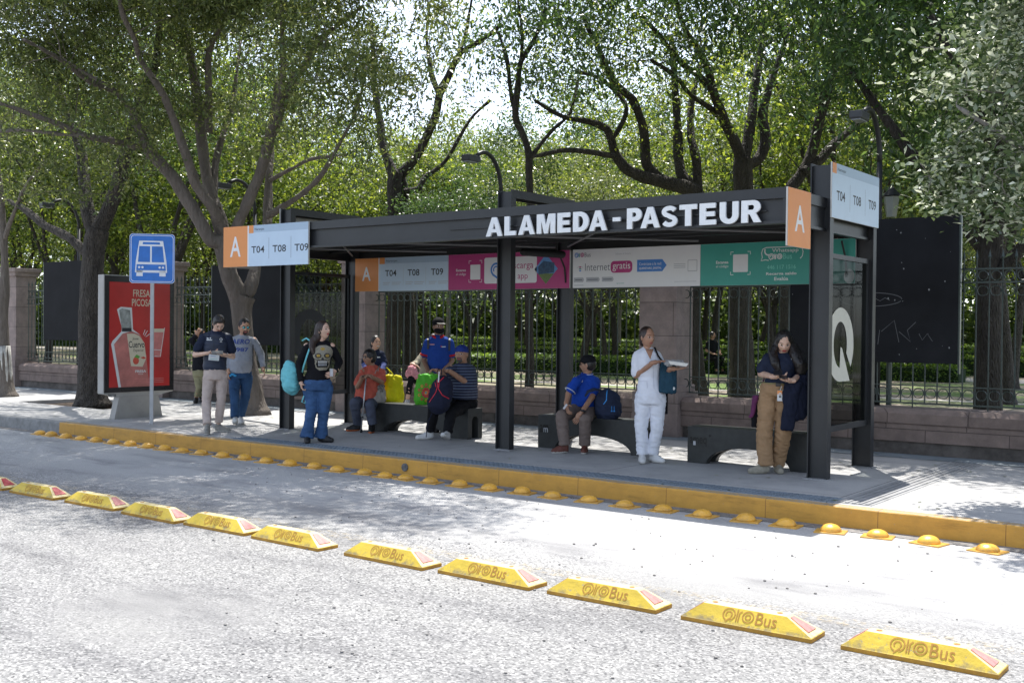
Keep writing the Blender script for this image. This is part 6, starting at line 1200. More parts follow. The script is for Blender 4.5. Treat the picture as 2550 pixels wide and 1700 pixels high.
# --- 3 person walking behind, partly hidden
F = Fig('person in dark jacket and khaki trousers half hidden behind others', -17.2, 13.0, 490, 1003); P = F.P
do_head(F, P(497, 832), yaw=60, pitch=5, skin=sk_a, h=.22)
J = dict(neck=P(496, 848), shL=P(485, 856, -.02), shR=P(508, 855, .05), hip=P(494, 925), hem=P(493, 920), hpL=P(488, 930), hpR=P(500, 930), knL=P(493, 962), knR=P(500, 962, .1), elL=P(476, 846, -.05), wrL=P(486, 833, -.08), elR=P(512, 885), wrR=P(510, 905))
stand(F, J, [(484, 1003, -8, 0), (503, 1000, 20, 0)], black_sh, sole_d, L=.24); hand(F, J['wrL'], (.5, 0, .8), (0, 1, 0), 1, .8); hand(F, J['wrR'], (0, 0, -1), (0, 1, 0), 1, .5); pad(F); limbs(F, J, sk_a); close(F, sk_a)
top_garment(F, J, cloth('dark_jacket', (.012, .013, .018)), [(-.02, .05, .05, 0), (.08, .11, .09, 0), (.4, .13, .11, 0), (1, .13, .11, 0)], sleeve=(.055, .05), fore=(.05, .04, .85), sl=.9, name='jacket')
trousers(F, J, cloth('khaki', (.28, .27, .17)), pel=(.12, .11), r=(.078, .056, .046), waist=P(494, 918)); hair_blob(F, short + [('b', (0, .05, -.03), (.06, .05, .09))], hair_b)

# --- 4 woman in black top with skull print, blue backpack
F = Fig('woman with long dark hair in black skull-print top and blue jeans', -10.40, 9.75, 794, 1101); P = F.P
do_head(F, P(803, 822, -.02), yaw=48, pitch=-8, roll=0, skin=sk_b, lips=lip_r, h=.225, jaw=.3)
J = dict(neck=P(799, 848), shL=P(764, 862), shR=P(824, 862), hip=P(790, 957), hem=P(788, 948), hpL=P(773, 966), hpR=P(808, 966), knL=P(776, 1020, -.02), knR=P(806, 1020, -.02), elL=P(745, 905, .04), wrL=P(749, 948, -.06), elR=P(843, 900, .06), wrR=P(835, 922, -.13))
stand(F, J, [(766, 1106, 0, 0), (834, 1102, 68, 0)], black_sh, black_sh, L=.25)
hand(F, J['wrL'], (.15, -.1, -1), (1, 0, 0), 1, 1.6); hand(F, J['wrR'], (-.75, -.4, -.45), (.1, .9, .3), 1, 1.0); pad(F); limbs(F, J, sk_b, arm=(.05, .04, .028), neck=.048); close(F, sk_b)
blk_c = cloth('black', (0.009, 0.009, 0.011)); jean = cloth('bluejean', (0.042, 0.092, 0.2), vs=4, var=.4)
s_ = top_garment(F, J, blk_c, [(.04, .09, .07, 0), (.12, .15, .09, 0), (.34, .165, .13, -.035), (.5, .165, .12, -.03), (.72, .145, .115, -.01), (.9, .175, .13, 0), (1.0, .18, .135, 0)], sleeve=(.065, .055), sl=.9, fore=(.048, .036, .95), name='top', fold=.004)
bone = mat('skull_bone', (0.34, 0.30, 0.2), 0.8, var=.5, vs=60, col2=(0.16, 0.16, 0.15)); gold = mat('skull_gold', (0.36, 0.24, 0.05), 0.8, var=.3, vs=60); g = G2()
g.poly([(-.125, .07), (-.12, .03), (-.10, .0), (-.095, -.05), (-.08, -.055), (-.06, -.005), (.05, -.005), (.075, -.055), (.09, -.045), (.10, .02), (.125, .05), (.13, .10), (.10, .155), (.04, .18), (-.04, .175), (-.10, .14)], bone, 1)
g.poly([(-.10, -.045), (-.085, -.05), (-.07, -.105), (.06, -.105), (.08, -.05), (.09, -.045), (.085, -.10), (.05, -.14), (-.04, -.145), (-.085, -.11)], bone, 1)
for x_ in (-.055, .058): g.disc(x_, .045, .042, .033, ink, 2); g.disc(x_ + .002, .045, .024, .019, gold, 3)
g.poly([(-.012, .02), (.012, .02), (.02, -.015), (-.018, -.015)], ink, 2); g.rect(-.06, -.055, .06, -.012, bone, 1)
for k in range(7): g.rect(-.055 + .016 * k, -.05, -.045 + .016 * k, -.022, grey_p, 2)
g.line([(-.10, -.0), (-.03, -.02)], .008, ink, 2); g.line([(.04, -.02), (.10, .0)], .008, ink, 2); g.rect(-.06, -.058, .06, -.052, ink, 2)
for k in range(7): g.rect(-.055 + .016 * k, -.085, -.045 + .016 * k, -.06, grey_p, 2)
g.disc(0, .13, .03, .02, gold, 2, 8); decal(F, s_, g, 'skull_print', P(802, 893, 0), .005)
trousers(F, J, jean, pel=(.185, .135), r=(.115, .078, .068), waist=P(789, 944), hemz=-.035, flare=.088)
hair_blob(F, [('b', (0, .018, .024), (.084, .094, .108)), ('t', [(-.02, .05, .04), (-.045, .06, -.08), P(778, 852, -.06), P(776, 868, -.12), P(781, 882, -.14)], [.06, .065, .06, .045, .02], .75), ('t', [(.03, .05, .04), (.03, .055, -.08), P(806, 855, .06), P(806, 880, .09)], [.06, .055, .05, .02], .7)], hair_br, fold=.004)
prop('mobile_phone', 'white phone in the hand of the woman in the skull top', 'phone', F, lambda t: MB().bbox(-.012, .012, -.035, .035, -.05, .05, .006, M=Matrix.Translation(P(824, 927, -.2)) @ Matrix.Rotation(R(20), 4, 'Z')).build('phone_body', phone_w, t))
def backpack(t, c, r, m, strap=None, trim=None, rot=0, zips=()):
    mb = MB(); M_ = Matrix.Translation(c) @ Matrix.Rotation(R(rot), 4, 'Y')
    mb.ball((0, 0, 0), r, 20, 14, M=M_); mb.ball((0, 0, -r[2] * .35), (r[0] * .98, r[1] * 1.02, r[2] * .62), 18, 12, M=M_); mb.ball((0, -r[1] * .5, -r[2] * .35), (r[0] * .75, r[1] * .7, r[2] * .5), 16, 10, M=M_)
    b_ = blob(mb, 'bag', m, t, .011, 3, fold=.009, fs=(8, 8, 8)); return b_, M_
def f(t):
    m_ = cloth('aqua', (0.16, 0.50, 0.55), rough=.6); b_, M_ = backpack(t, P(724, 940, .10), (.115, .12, .225), m_, rot=-8)
    MB().tube([P(752, 848, .02), P(762, 842, -.03), P(771, 848, -.08), P(772, 862, -.11), P(764, 885, -.12), P(756, 912, -.10), P(752, 930, -.02)], [.011] * 7, 8).build('strap', m_, t, smooth=True)
    MB().tube([P(757, 985, -.06), P(752, 1000, -.06), P(760, 1004, -.06), P(764, 985, -.06)], .008, 6).build('strap_loop', m_, t, smooth=True)
prop('backpack', 'light blue backpack slung on the woman in the skull top', 'backpack', F, f)

# --- 5 older woman in coral shirt, seated with a walking stick
F = Fig('seated older woman in coral shirt resting hands on a walking stick', -10.95, 11.10, 903, 1079); P = F.P
do_head(F, P(918, 893, .20), yaw=-58, pitch=2, skin=sk_c, h=.22, wide=1.05)
J = dict(neck=P(925, 914, .24), shL=P(903, 929, .16), shR=P(948, 928, .26), hip=P(917, 1000, .36), hem=P(913, 997, .30), hpL=P(900, 1003, .30), hpR=P(928, 1005, .32), knL=P(884, 1006, -.08), knR=P(922, 1012, -.08), elL=P(890, 966, .02), wrL=P(903, 942, -.12), elR=P(950, 954, .10), wrR=P(920, 939, -.12))
J['anL'] = shoe(F, F.G(860, 1077), -72, black_sh, sole_o, .25); J['anR'] = shoe(F, F.G(921, 1083), -12, black_sh, sole_o, .25)
hand(F, J['wrL'], (.8, -.3, .1), (0, -.3, -1), -1, 1.0); hand(F, J['wrR'], (-.9, -.2, .05), (0, -.2, -1), 1, 1.0); pad(F); limbs(F, J, sk_c, arm=(.05, .038, .028)); close(F, sk_c)
top_garment(F, J, cloth('coral', (0.50, 0.11, 0.075)), [(-.02, .06, .06, 0), (.1, .15, .11, 0), (.35, .17, .145, -.03), (.75, .19, .17, -.06), (1, .185, .17, -.05)], sleeve=(.07, .068), sl=.85, seed=4, fold=.009)
trousers(F, J, cloth('bluegrey', (0.075, 0.085, 0.12)), pel=(.19, .14), r=(.105, .08, .066), waist=J['hip'] + Vector((0, 0, .06)), hemz=.02)
hair_blob(F, [('b', (0, .016, .028), (.086, .098, .105)), ('b', (0, .03, -.02), (.084, .075, .07))], hair_b, fold=.006); glasses(F, mat('lens_clear', (0.25, 0.22, 0.2), 0.1, var=0), r=(.018, .013))
def f(t):
    a, b_ = P(911, 945, -.14), F.G(900, 1080); b_.z = 0.0
    MB().tube([b_ + Vector((0, 0, .02)), a], .0095, 8).build('shaft', mat('cane_alu', (0.45, 0.46, 0.47), .3, metal=.6, var=.05), t, smooth=True); MB().tube([b_, b_ + (a - b_).normalized() * .05], .016, 10).tube([b_.lerp(a, .28) , b_.lerp(a, .30)], .014, 8).tube([a, a + Vector((-.01, -.02, .03)), a + Vector((-.06, -.03, .035))], .014, 8).build('tip_and_handle', black_sh, t, smooth=True)
prop('walking_stick', 'silver walking stick standing before the seated older woman', 'walking stick', F, f)
def tote(t, c, w, h, d, m, handles, bulge=.8, seed=0, name='bag'):
    mb = MB(); n = 20; secs = [((c.x, c.y, c.z), w * .44, d * .38), ((c.x, c.y, c.z + h * .2), w * .52, d * .55), ((c.x, c.y, c.z + h * .5), w * .5, d * .5), ((c.x, c.y, c.z + h * .82), w * .42, d * .3), ((c.x, c.y, c.z + h), w * .36, d * .14)]
    mb.loft(secs, n); b_ = blob(mb, name, m, t, .011, 3, fold=.012, fs=(12, 12, 4), seed=seed)
    for hpts in handles: MB().tube(hpts, .008, 6, flat=.5).build('handle', m, t, smooth=True)
    return b_
def f(t):
    c = P(936, 1010, .18); m_ = cloth('canvas', (0.33, 0.30, 0.27)); b_ = tote(t, c, .27, .34, .15, m_, [[P(925, 950, .12), P(935, 928, .12), P(944, 912, .2), P(938, 935, .15), P(934, 952, .12)]])
    g = G2(); g.text('HOLY', -.02, .03, .09, .06, ink, 1, bold=.02); g.text('STU', -.025, -.01, .06, .018, ink, 1, bold=.02); g.text('FF', .02, -.045, .06, -.02, ink, 1, bold=.02)
    F2 = type('x', (), dict(root=t))(); decal(F2, b_, g, 'bag_lettering', P(944, 973, 0))
prop('tote_bag', 'beige canvas tote bag with black lettering on the left bench', 'bag', F, f)
prop('tote_bag', 'yellow shopping bag beside the beige tote on the bench', 'bag', F, lambda t: tote(t, P(978, 1009, .38), .31, .42, .22, cloth('yellow', (0.62, 0.56, 0.01), rough=.55), [[P(972, 945, .34), P(968, 925, .30), P(962, 918, .28), P(976, 932, .34), P(985, 948, .36)]], seed=5))

# --- 6 smiling woman in navy, behind
F = Fig('smiling woman in navy shirt sitting on the wall behind the coral shirt', -12.68, 13.15, 941, 1040); P = F.P
do_head(F, P(942, 856), yaw=24, pitch=-3, skin=sk_a, lips=eye_w, h=.225)
J = dict(neck=P(938, 875), shL=P(918, 884), shR=P(957, 884), hip=P(935, 945, .1), hem=P(936, 942, .05), hpL=P(927, 948), hpR=P(945, 948), knL=P(926, 950, -.4), knR=P(945, 950, -.4), elL=P(912, 916, -.05), wrL=P(922, 936, -.25), elR=P(963, 914, -.05), wrR=P(955, 935, -.25), anL=P(926, 1010, -.42), anR=P(945, 1010, -.42))
hand(F, J['wrL'], (.5, -.5, -.2), (0, 0, -1), 1, .5); hand(F, J['wrR'], (-.5, -.5, -.2), (0, 0, -1), -1, .5); pad(F); limbs(F, J, sk_a); close(F, sk_a)
s_ = top_garment(F, J, cloth('navy2', (0.016, 0.022, 0.045)), [(0, .06, .06, 0), (.1, .14, .09, 0), (.4, .155, .12, -.02), (1, .16, .12, 0)], sleeve=(.062, .058), sl=.8)
g = G2(); g.rect(0, 0, .05, .02, whp, 1); decal(F, s_, g, 'badge', P(945, 893, 0)); mb = MB()
for q in 'LR': mb.cap(J['el' + q].lerp(J['sh' + q], .25), J['wr' + q].lerp(J['el' + q], .1), .05, .036)
blob(mb, 'sleeves', cloth('periwinkle', (.09, .11, .26)), F.root, .011, 3, fold=.004)
trousers(F, J, blk_c, pel=(.15, .12), r=(.08, .06, .05), waist=P(935, 940)); hair_blob(F, short + [('b', (-.03, .075, -.03), (.045, .04, .06))], hair_b)
for q in 'LR': blob(MB().cap(J['an' + q] + Vector((0, .02, -.06)), J['an' + q] + Vector((0, -.14, -.08)), .04, .035), 'shoe', black_sh, F.root, .01)

# --- 7 person behind holding a pink cloth, mostly hidden
F = Fig('person mostly hidden on the wall, holding a pink cloth', -11.83, 13.15, 1030, 1046); P = F.P
do_head(F, P(1078, 850, .05), yaw=-20, pitch=5, skin=sk_b, h=.22)
J = dict(neck=P(1074, 868, .05), shL=P(1056, 878, .05), shR=P(1092, 878, .05), hip=P(1060, 948, .12), hem=P(1062, 945, .08), hpL=P(1050, 950), hpR=P(1068, 950), knL=P(1024, 945, -.38), knR=P(1056, 950, -.38), elL=P(1036, 905, -.08), wrL=P(1027, 908, -.3), elR=P(1096, 915, -.05), wrR=P(1066, 935, -.25), anL=P(1016, 992, -.42), anR=P(1054, 1000, -.3))
hand(F, J['wrL'], (.6, -.3, -.2), (0, -.4, -1), 1, .8); hand(F, J['wrR'], (-.5, -.5, -.2), (0, 0, -1), -1, .5); pad(F); limbs(F, J, sk_b); close(F, sk_b)
top_garment(F, J, cloth('beige', (.36, .33, .25)), [(0, .06, .06, 0), (.1, .13, .09, 0), (.4, .14, .11, 0), (1, .15, .11, 0)], sleeve=(.055, .05), sl=.9, fore=(.045, .036, .6)); trousers(F, J, blk_c, pel=(.14, .12), r=(.075, .055, .045), waist=P(1060, 942)); hair_blob(F, short, hair_b)
blob(MB().cap(J['anL'] + Vector((0, .03, -.05)), J['anL'] + Vector((-.02, -.13, -.09)), .042, .035), 'shoe', white_sh, F.root, .01); blob(MB().cap(J['anR'] + Vector((0, .03, -.05)), J['anR'] + Vector((0, -.13, -.08)), .042, .035), 'shoe', white_sh, F.root, .01)
prop('pink_cloth', 'crumpled pink cloth held above the green shopping bag', 'cloth', F, lambda t: blob(MB().ball(P(1026, 925, -.36), (.075, .05, .085)).ball(P(1018, 932, -.36), (.05, .04, .06)).ball(P(1034, 934, -.36), (.05, .04, .07)), 'cloth', cloth('pink', (.62, .28, .31)), t, .01, 2, fold=.014, fs=(22, 22, 16)))

# --- 8 standing man in blue polo with red trim, cap and black mask
F = Fig('standing man in blue polo with red cuffs, black cap and face mask', -10.26, 12.0, 1083, 1072); P = F.P
do_head(F, P(1075, 812), yaw=22, pitch=2, skin=sk_d, h=.235)
J = dict(neck=P(1074, 836), shL=P(1050, 850), shR=P(1103, 850), hip=P(1076, 935), hem=P(1076, 936), hpL=P(1064, 945), hpR=P(1092, 945), knL=P(1066, 1000), knR=P(1092, 1000), elL=P(1040, 897, .02), wrL=P(1052, 926, -.22), elR=P(1110, 897, .02), wrR=P(1082, 929, -.24))
stand(F, J, [(1068, 1078, -10, 0), (1094, 1078, 10, 0)], black_sh, sole_d)
hand(F, J['wrL'], (.8, -.2, -.3), (0, .3, -1), 1, .9); hand(F, J['wrR'], (-.85, -.2, -.2), (0, .3, -1), -1, .9); pad(F); limbs(F, J, sk_d, arm=(.045, .037, .028)); close(F, sk_d)
royal = cloth('royal', (0.016, 0.05, 0.24)); redc = cloth('red', (0.42, 0.02, 0.025))
s_ = top_garment(F, J, royal, [(-.02, .06, .06, 0), (.08, .155, .10, 0), (.35, .17, .125, -.01), (.7, .165, .135, -.02), (1.0, .165, .12, 0)], sleeve=(.072, .07), sl=.72, seed=6)
mb = MB(); mb.tube([J['neck'] + Vector((-.075, .0, .0)), J['neck'] + Vector((-.05, -.07, -.015)), J['neck'] + Vector((0.0, -.10, -.075))], [.02, .022, .01], 8); mb.tube([J['neck'] + Vector((.075, .0, .0)), J['neck'] + Vector((.05, -.07, -.015)), J['neck'] + Vector((0.0, -.10, -.075))], [.02, .022, .01], 8); mb.build('collar', redc, F.root, smooth=True)
for q in 'LR': a, b_ = J['sh' + q], J['el' + q]; MB().tube([a.lerp(b_, .66), a.lerp(b_, .76)], [.0765, .0775], 16).build('cuff', redc, F.root, smooth=True)
g = G2(); g.rect(-.10, .0, -.035, .016, redc, 1); g.rect(-.10, .004, -.03, .010, whp, 2); g.rect(.07, -.03, .13, -.018, whp, 1); g.disc(.065, -.02, .008, .012, redc, 1); decal(F, s_, g, 'badge', P(1071, 858, 0))
g = G2(); g.rect(-.16, -.06, -.13, .12, ink, 1); g.rect(.145, -.08, .175, .1, ink, 1); decal(F, s_, g, 'shoulder_strap', P(1075, 858, 0), .008)
trousers(F, J, blk_c, pel=(.155, .115), waist=P(1076, 930)); hair_blob(F, [('b', (0, .02, .01), (.079, .09, .09))], hair_b)
def cap_hat(F, m, brim=None, peak=.1, dz=0.0, back=False):
    mb = MB(); mb.ball((0, 0, 0), (.086 * F.S_, .102 * F.S_, .078 * F.S_), 20, 14, M=F.HM @ Matrix.Translation(Vector((0, .008, .052 + dz)) * F.S_))
    o = blob(mb, 'cap', m, F.root, .008, 3); me = o.data
    s_ = 1 if back else -1; MB().ball((0, 0, 0), (.062 * F.S_, .075 * F.S_, .008), 18, 8, M=F.HM @ Matrix.Translation(Vector((0, s_ * peak, .045 + dz)) * F.S_) @ Matrix.Rotation(R(-8 * s_), 4, 'X')).build('cap_peak', brim or m, F.root, smooth=True)
cap_hat(F, blk_c, cloth('capbrim', (.25, .24, .22)))
mb = MB(); mb.ball((0, 0, 0), (.074 * F.S_, .074 * F.S_, .052 * F.S_), 18, 12, M=F.HM @ Matrix.Translation(Vector((0, -.036, -.055)) * F.S_)); blob(mb, 'face_mask', blk_c, F.root, .008, 3)
def f(t):
    c = P(1050, 1009, -.38); m_ = cloth('greenbag', (0.09, 0.42, 0.03), rough=.45); b_ = tote(t, c, .36, .44, .16, m_, [[P(1049, 938, -.35), P(1052, 928, -.3), P(1062, 927, -.3), P(1066, 938, -.35)]], seed=8)
    g = G2(); m1 = mat('print_crimson', (.5, .03, .04), .5, var=0); m2 = mat('print_orange', (.65, .25, .04), .5, var=0); m3 = mat('print_teal', (.05, .4, .45), .5, var=0)
    for k in range(10): a = 36 * k; g.disc(.055 * math.cos(R(a)), .0 + .06 * math.sin(R(a)), .016, .016, m1, 1, 10); g.disc(.10 * math.cos(R(a + 18)), .11 * math.sin(R(a + 18)), .02, .022, m2 if k % 2 else m1, 1, 10); g.disc(.10 * math.cos(R(a + 18)), .11 * math.sin(R(a + 18)), .009, .01, m_, 2, 8)
    g.disc(0, 0, .045, .048, m1, 2); g.disc(0, 0, .03, .032, m2, 3); g.disc(0, 0, .014, .016, m3, 4); F2 = type('x', (), dict(root=t))(); decal(F2, b_, g, 'bag_print', P(1047, 972, 0), .006)
prop('tote_bag', 'green shopping bag with red flower print on the left bench', 'bag', F, f)

# --- 9 seated man in striped polo and blue cap with backpack
F = Fig('seated heavy man in striped navy polo and blue cap with goatee', -9.30, 11.15, 1130, 1097); P = F.P
do_head(F, P(1147, 884, .15), yaw=-24, pitch=-2, skin=sk_c, beard=hair_g, h=.24, wide=1.1)
J = dict(neck=P(1151, 907, .19), shL=P(1124, 920, .10), shR=P(1172, 922, .24), hip=P(1152, 1003, .38), hem=P(1153, 993, .30), hpL=P(1134, 1005, .3), hpR=P(1162, 1006, .34), knL=P(1082, 1003, -.16), knR=P(1122, 1030, -.14), elL=P(1104, 940, -.06), wrL=P(1092, 925, -.2), elR=P(1163, 956, .08), wrR=P(1118, 926, -.18))
J['anL'] = shoe(F, F.G(1032, 1097), -70, white_sh, sole_w, .28); J['anR'] = shoe(F, F.G(1100, 1106), -18, white_sh, sole_w, .28, .09)
hand(F, J['wrL'], (-.6, -.2, .1), (0, -.4, -1), 1, 1.3); hand(F, J['wrR'], (-.9, -.2, .15), (0, -.4, -1), 1, 1.3); pad(F); limbs(F, J, sk_c, arm=(.055, .045, .033), neck=.062); close(F, sk_c)
M, N, L, b = nodes_of('striped_navy'); tc = N.new('ShaderNodeTexCoord'); sp = N.new('ShaderNodeSeparateXYZ'); L.new(tc.outputs['Object'], sp.inputs[0]); mu = N.new('ShaderNodeMath'); mu.operation = 'MULTIPLY'; mu.inputs[1].default_value = 26; L.new(sp.outputs[2], mu.inputs[0])
fr = N.new('ShaderNodeMath'); fr.operation = 'FRACT'; L.new(mu.outputs[0], fr.inputs[0]); rp = ramp(N, [(0.0, (.014, .02, .045)), (.60, (.014, .02, .045)), (.64, (.16, .2, .27)), (.76, (.16, .2, .27)), (.80, (.02, .03, .09))]); rp.color_ramp.interpolation = 'CONSTANT'; L.new(fr.outputs[0], rp.inputs[0]); L.new(rp.outputs[0], b.inputs['Base Color']); b.inputs['Roughness'].default_value = .85
top_garment(F, J, M, [(-.02, .07, .07, 0), (.08, .17, .12, 0), (.35, .195, .165, -.04), (.7, .205, .20, -.08), (1, .20, .18, -.05)], sleeve=(.082, .08), sl=.85, seed=9, fold=.006)
trousers(F, J, blk_c, pel=(.20, .15), r=(.11, .085, .066), waist=J['hip'] + Vector((0, 0, .06)), hemz=.03)
hair_blob(F, [('b', (0, .024, .0), (.082, .085, .075))], hair_b); cap_hat(F, cloth('capblue', (.02, .04, .2)), peak=.085, back=True); 
def f(t):
    c = P(1096, 985, -.26); nv = cloth('packnavy', (0.016, 0.019, 0.038)); b_, M_ = backpack(t, c, (.155, .11, .255), nv, rot=14)
    g = G2(); rt = mat('trim_red', (.55, .01, .03), .5, var=0); g.line([(-.03, .16), (-.02, .08), (-.045, .0), (-.09, -.07), (-.13, -.13)], .009, rt, 1); g.line([(.06, .20), (.0, .14), (-.01, .05), (.04, -.03), (.13, -.08)], .011, rt, 1); g.line([(-.055, .13), (-.04, .07)], .008, rt, 1); F2 = type('x', (), dict(root=t))(); decal(F2, b_, g, 'red_piping', P(1093, 975, 0), .005)
    MB().tube([P(1086, 926, -.26), P(1090, 920, -.24), P(1097, 922, -.24), P(1098, 935, -.26)], .008, 6).build('grab_loop', nv, t, smooth=True); MB().bbox(-.008, .008, -.003, .003, -.08, .06, .001, M=Matrix.Translation(P(1091, 938, -.37)) @ Matrix.Rotation(R(4), 4, 'Y')).build('white_strap', whp, t)
    MB().tube([P(1075, 1030, -.3), P(1066, 1050, -.3), P(1062, 1072, -.3), P(1061, 1090, -.28)], .006, 5).build('hanging_strap', nv, t)
prop('backpack', 'navy backpack with red piping held by the seated striped man', 'backpack', F, f)

# --- 10 seated man in blue polo looking away
F = Fig('seated man in bright blue polo and black cap looking to the left', -7.33, 10.98, 1404, 1124); P = F.P
do_head(F, P(1446, 905, .26), yaw=-108, pitch=2, skin=sk_c, h=.225)
J = dict(neck=P(1444, 931, .28), shL=P(1419, 943, .12), shR=P(1466, 945, .30), hip=P(1440, 1014, .36), hem=P(1439, 1007, .30), hpL=P(1424, 1016, .28), hpR=P(1454, 1016, .34), knL=P(1382, 1034, -.06), knR=P(1441, 1042, -.12), elL=P(1399, 977, .06), wrL=P(1393, 1003, -.06), elR=P(1458, 985, .10), wrR=P(1431, 1024, -.12))
J['anL'] = shoe(F, F.G(1355, 1128), -66, brown_sh, sole_w, .25); J['anR'] = shoe(F, F.G(1437, 1129), -6, brown_sh, sole_w, .25)
hand(F, J['wrL'], (.2, -.5, -.8), (.6, -.2, -.6), 1, 1.0); hand(F, J['wrR'], (-.55, -.2, -.85), (-.2, .6, -.1), 1, .6); pad(F); limbs(F, J, sk_c, arm=(.047, .038, .028)); close(F, sk_c)
bp_ = cloth('brightblue', (0.012, 0.055, 0.33))
s_ = top_garment(F, J, bp_, [(-.02, .065, .065, 0), (.08, .15, .10, 0), (.35, .165, .135, -.02), (.75, .175, .155, -.04), (1, .17, .15, -.02)], sleeve=(.07, .068), sl=.8, seed=10)
MB().tube([J['neck'] + Vector((math.cos(a) * .066, math.sin(a) * .066, .012 + .01 * math.sin(a))) for a in [k * .52 for k in range(13)]], .014, 6, cap=False).build('collar', bp_, F.root, smooth=True)
MB().tube([J['neck'] + Vector((math.cos(a) * .076, math.sin(a) * .076, .016 + .01 * math.sin(a))) for a in [k * .52 - 1.6 for k in range(8)]], .005, 5).build('collar_piping', whp, F.root, smooth=True)
a, b_ = J['shL'], J['elL']; MB().tube([a.lerp(b_, .79), a.lerp(b_, .82)], [.0735, .0735], 16).build('cuff_piping', whp, F.root, smooth=True)
g = G2(); g.poly([(0, 0), (.012, .02), (.02, .03), (.014, 0)], whp, 1); decal(F, s_, g, 'badge', P(1431, 950, 0))
trousers(F, J, cloth('taupe', (0.16, 0.125, 0.11)), pel=(.175, .135), r=(.10, .078, .072), waist=J['hip'] + Vector((0, 0, .05)), hemz=.0)
hair_blob(F, [('b', (0, .02, .008), (.079, .09, .092))], hair_b); cap_hat(F, blk_c, peak=.1); glasses(F, ink, r=(.016, .012))
MB().tube([J['wrR'] + Vector((0.02, .0, .035)), J['wrR'] + Vector((0.012, 0, .012))], [.036, .035], 14).build('wristwatch', phone_m, F.root, smooth=True)
prop('mobile_phone', 'small white card in the hand of the man in blue polo', 'card', F, lambda t: MB().bbox(-.012, .012, -.008, .008, -.035, .035, .003, M=Matrix.Translation(P(1391, 1010, -.14)) @ Matrix.Rotation(R(35), 4, 'Y')).build('card', phone_w, t))
def f(t):
    nv = cloth('packblue', (0.022, 0.030, 0.058)); c = P(1497, 1006, .12); b_, M_ = backpack(t, c, (.165, .12, .205), nv, rot=-4); sb = mat('trim_skyblue', (.03, .25, .65), .5, var=0)
    g = G2(); g.line([(.0, .17), (-.008, .10), (-.01, .05), (-.045, .0)], .012, sb, 1); g.line([(.055, -.02), (.055, -.07)], .006, sb, 1); g.line([(.085, -.02), (.085, -.07)], .006, sb, 1); g.rect(.045, -.085, .065, -.072, sb, 1); g.rect(.075, -.085, .095, -.072, sb, 1); F2 = type('x', (), dict(root=t))(); decal(F2, b_, g, 'blue_piping', P(1495, 1003, 0), .005)
    MB().tube([P(1480, 968, .02), P(1462, 966, -.02), P(1447, 972, -.03), P(1440, 984, -.02)], [.02, .028, .026, .014], 8, flat=.4).build('shoulder_strap', nv, t, smooth=True)
prop('backpack', 'dark blue backpack on the bench beside the man in blue polo', 'backpack', F, f)

# --- 11 woman in white uniform holding a food tray
F = Fig('woman in white nurse uniform holding a wrapped food tray', -6.08, 10.78, 1632, 1151); P = F.P
do_head(F, P(1616, 840, -.01), yaw=38, pitch=3, skin=sk_c, h=.228, jaw=.28)
J = dict(neck=P(1617, 868), shL=P(1590, 884, .02), shR=P(1640, 882, .06), hip=P(1626, 988), hem=P(1626, 983), hpL=P(1607, 1000), hpR=P(1643, 1000), knL=P(1604, 1064, -.02), knR=P(1643, 1064, -.04), elL=P(1589, 936, .0), wrL=P(1630, 903, -.22), elR=P(1660, 930, .0), wrR=P(1676, 917, -.20))
stand(F, J, [(1609, 1157, 4, 0), (1665, 1154, 52, 0)], white_sh, sole_w, L=.25)
hand(F, J['wrL'], (.9, -.2, .2), (.2, .0, -1), 1, .35); hand(F, J['wrR'], (.9, -.3, .0), (0, 0, 1), -1, .35); pad(F); limbs(F, J, sk_c, arm=(.044, .036, .026), neck=.045); close(F, sk_c)
wc = cloth('whiteuniform', (0.66, 0.68, 0.74), var=.05)
s_ = top_garment(F, J, wc, [(.03, .075, .07, 0), (.1, .135, .09, 0), (.3, .145, .12, -.02), (.42, .14, .115, -.02), (.62, .125, .10, 0), (.82, .155, .12, 0), (1.0, .165, .13, 0)], sleeve=(.062, .06), sl=.95, seed=12, fold=.005, name='tunic')
g = G2(); shd = mat('seam_shadow', (0.42, 0.44, 0.50), .9, var=0); skp = sk_c; g.poly([(-.045, .225), (.05, .225), (.035, .165), (.016, .105), (-.02, .165)], skp, 1); g.line([(-.055, .225), (.014, .10), (.058, .225)], .016, wc, 3); g.line([(-.11, -.14), (-.02, -.135), (-.015, -.21)], .004, shd, 1); g.line([(.045, .04), (.06, -.22)], .004, shd, 1); g.line([(.018, .09), (.03, .04)], .004, shd, 2)
decal(F, s_, g, 'seams', P(1621, 918, 0), .004)
trousers(F, J, wc, pel=(.165, .125), r=(.10, .073, .064), waist=P(1626, 975), hemz=-.01, seed=13, fold=.009)
hair_blob(F, [('b', (0, .018, .022), (.080, .094, .105)), ('b', (0, .085, -.05), (.035, .03, .06))], hair_br)
def f(t):
    c = P(1692, 908, -.24); MB().prism([(-.085, 0), (.09, 0), (.11, .035), (-.11, .035)], -.08, .08, 'y', M=Matrix.Translation(c) @ Matrix.Rotation(R(7), 4, 'Y')).build('tray', mat('tray_foam', (.62, .61, .57), .6, var=.05), t)
    blob(MB().ball(P(1670, 903, -.24), (.05, .05, .03)).ball(P(1688, 900, -.24), (.09, .06, .014)), 'plastic_wrap', mat('plastic_wrap', (.55, .56, .56), .15, var=.1, alpha=.45), t, .008, 1, fold=.010, fs=(40, 40, 40))
prop('food_tray', 'white foam food tray in clear plastic held by the nurse', 'food tray', F, f)
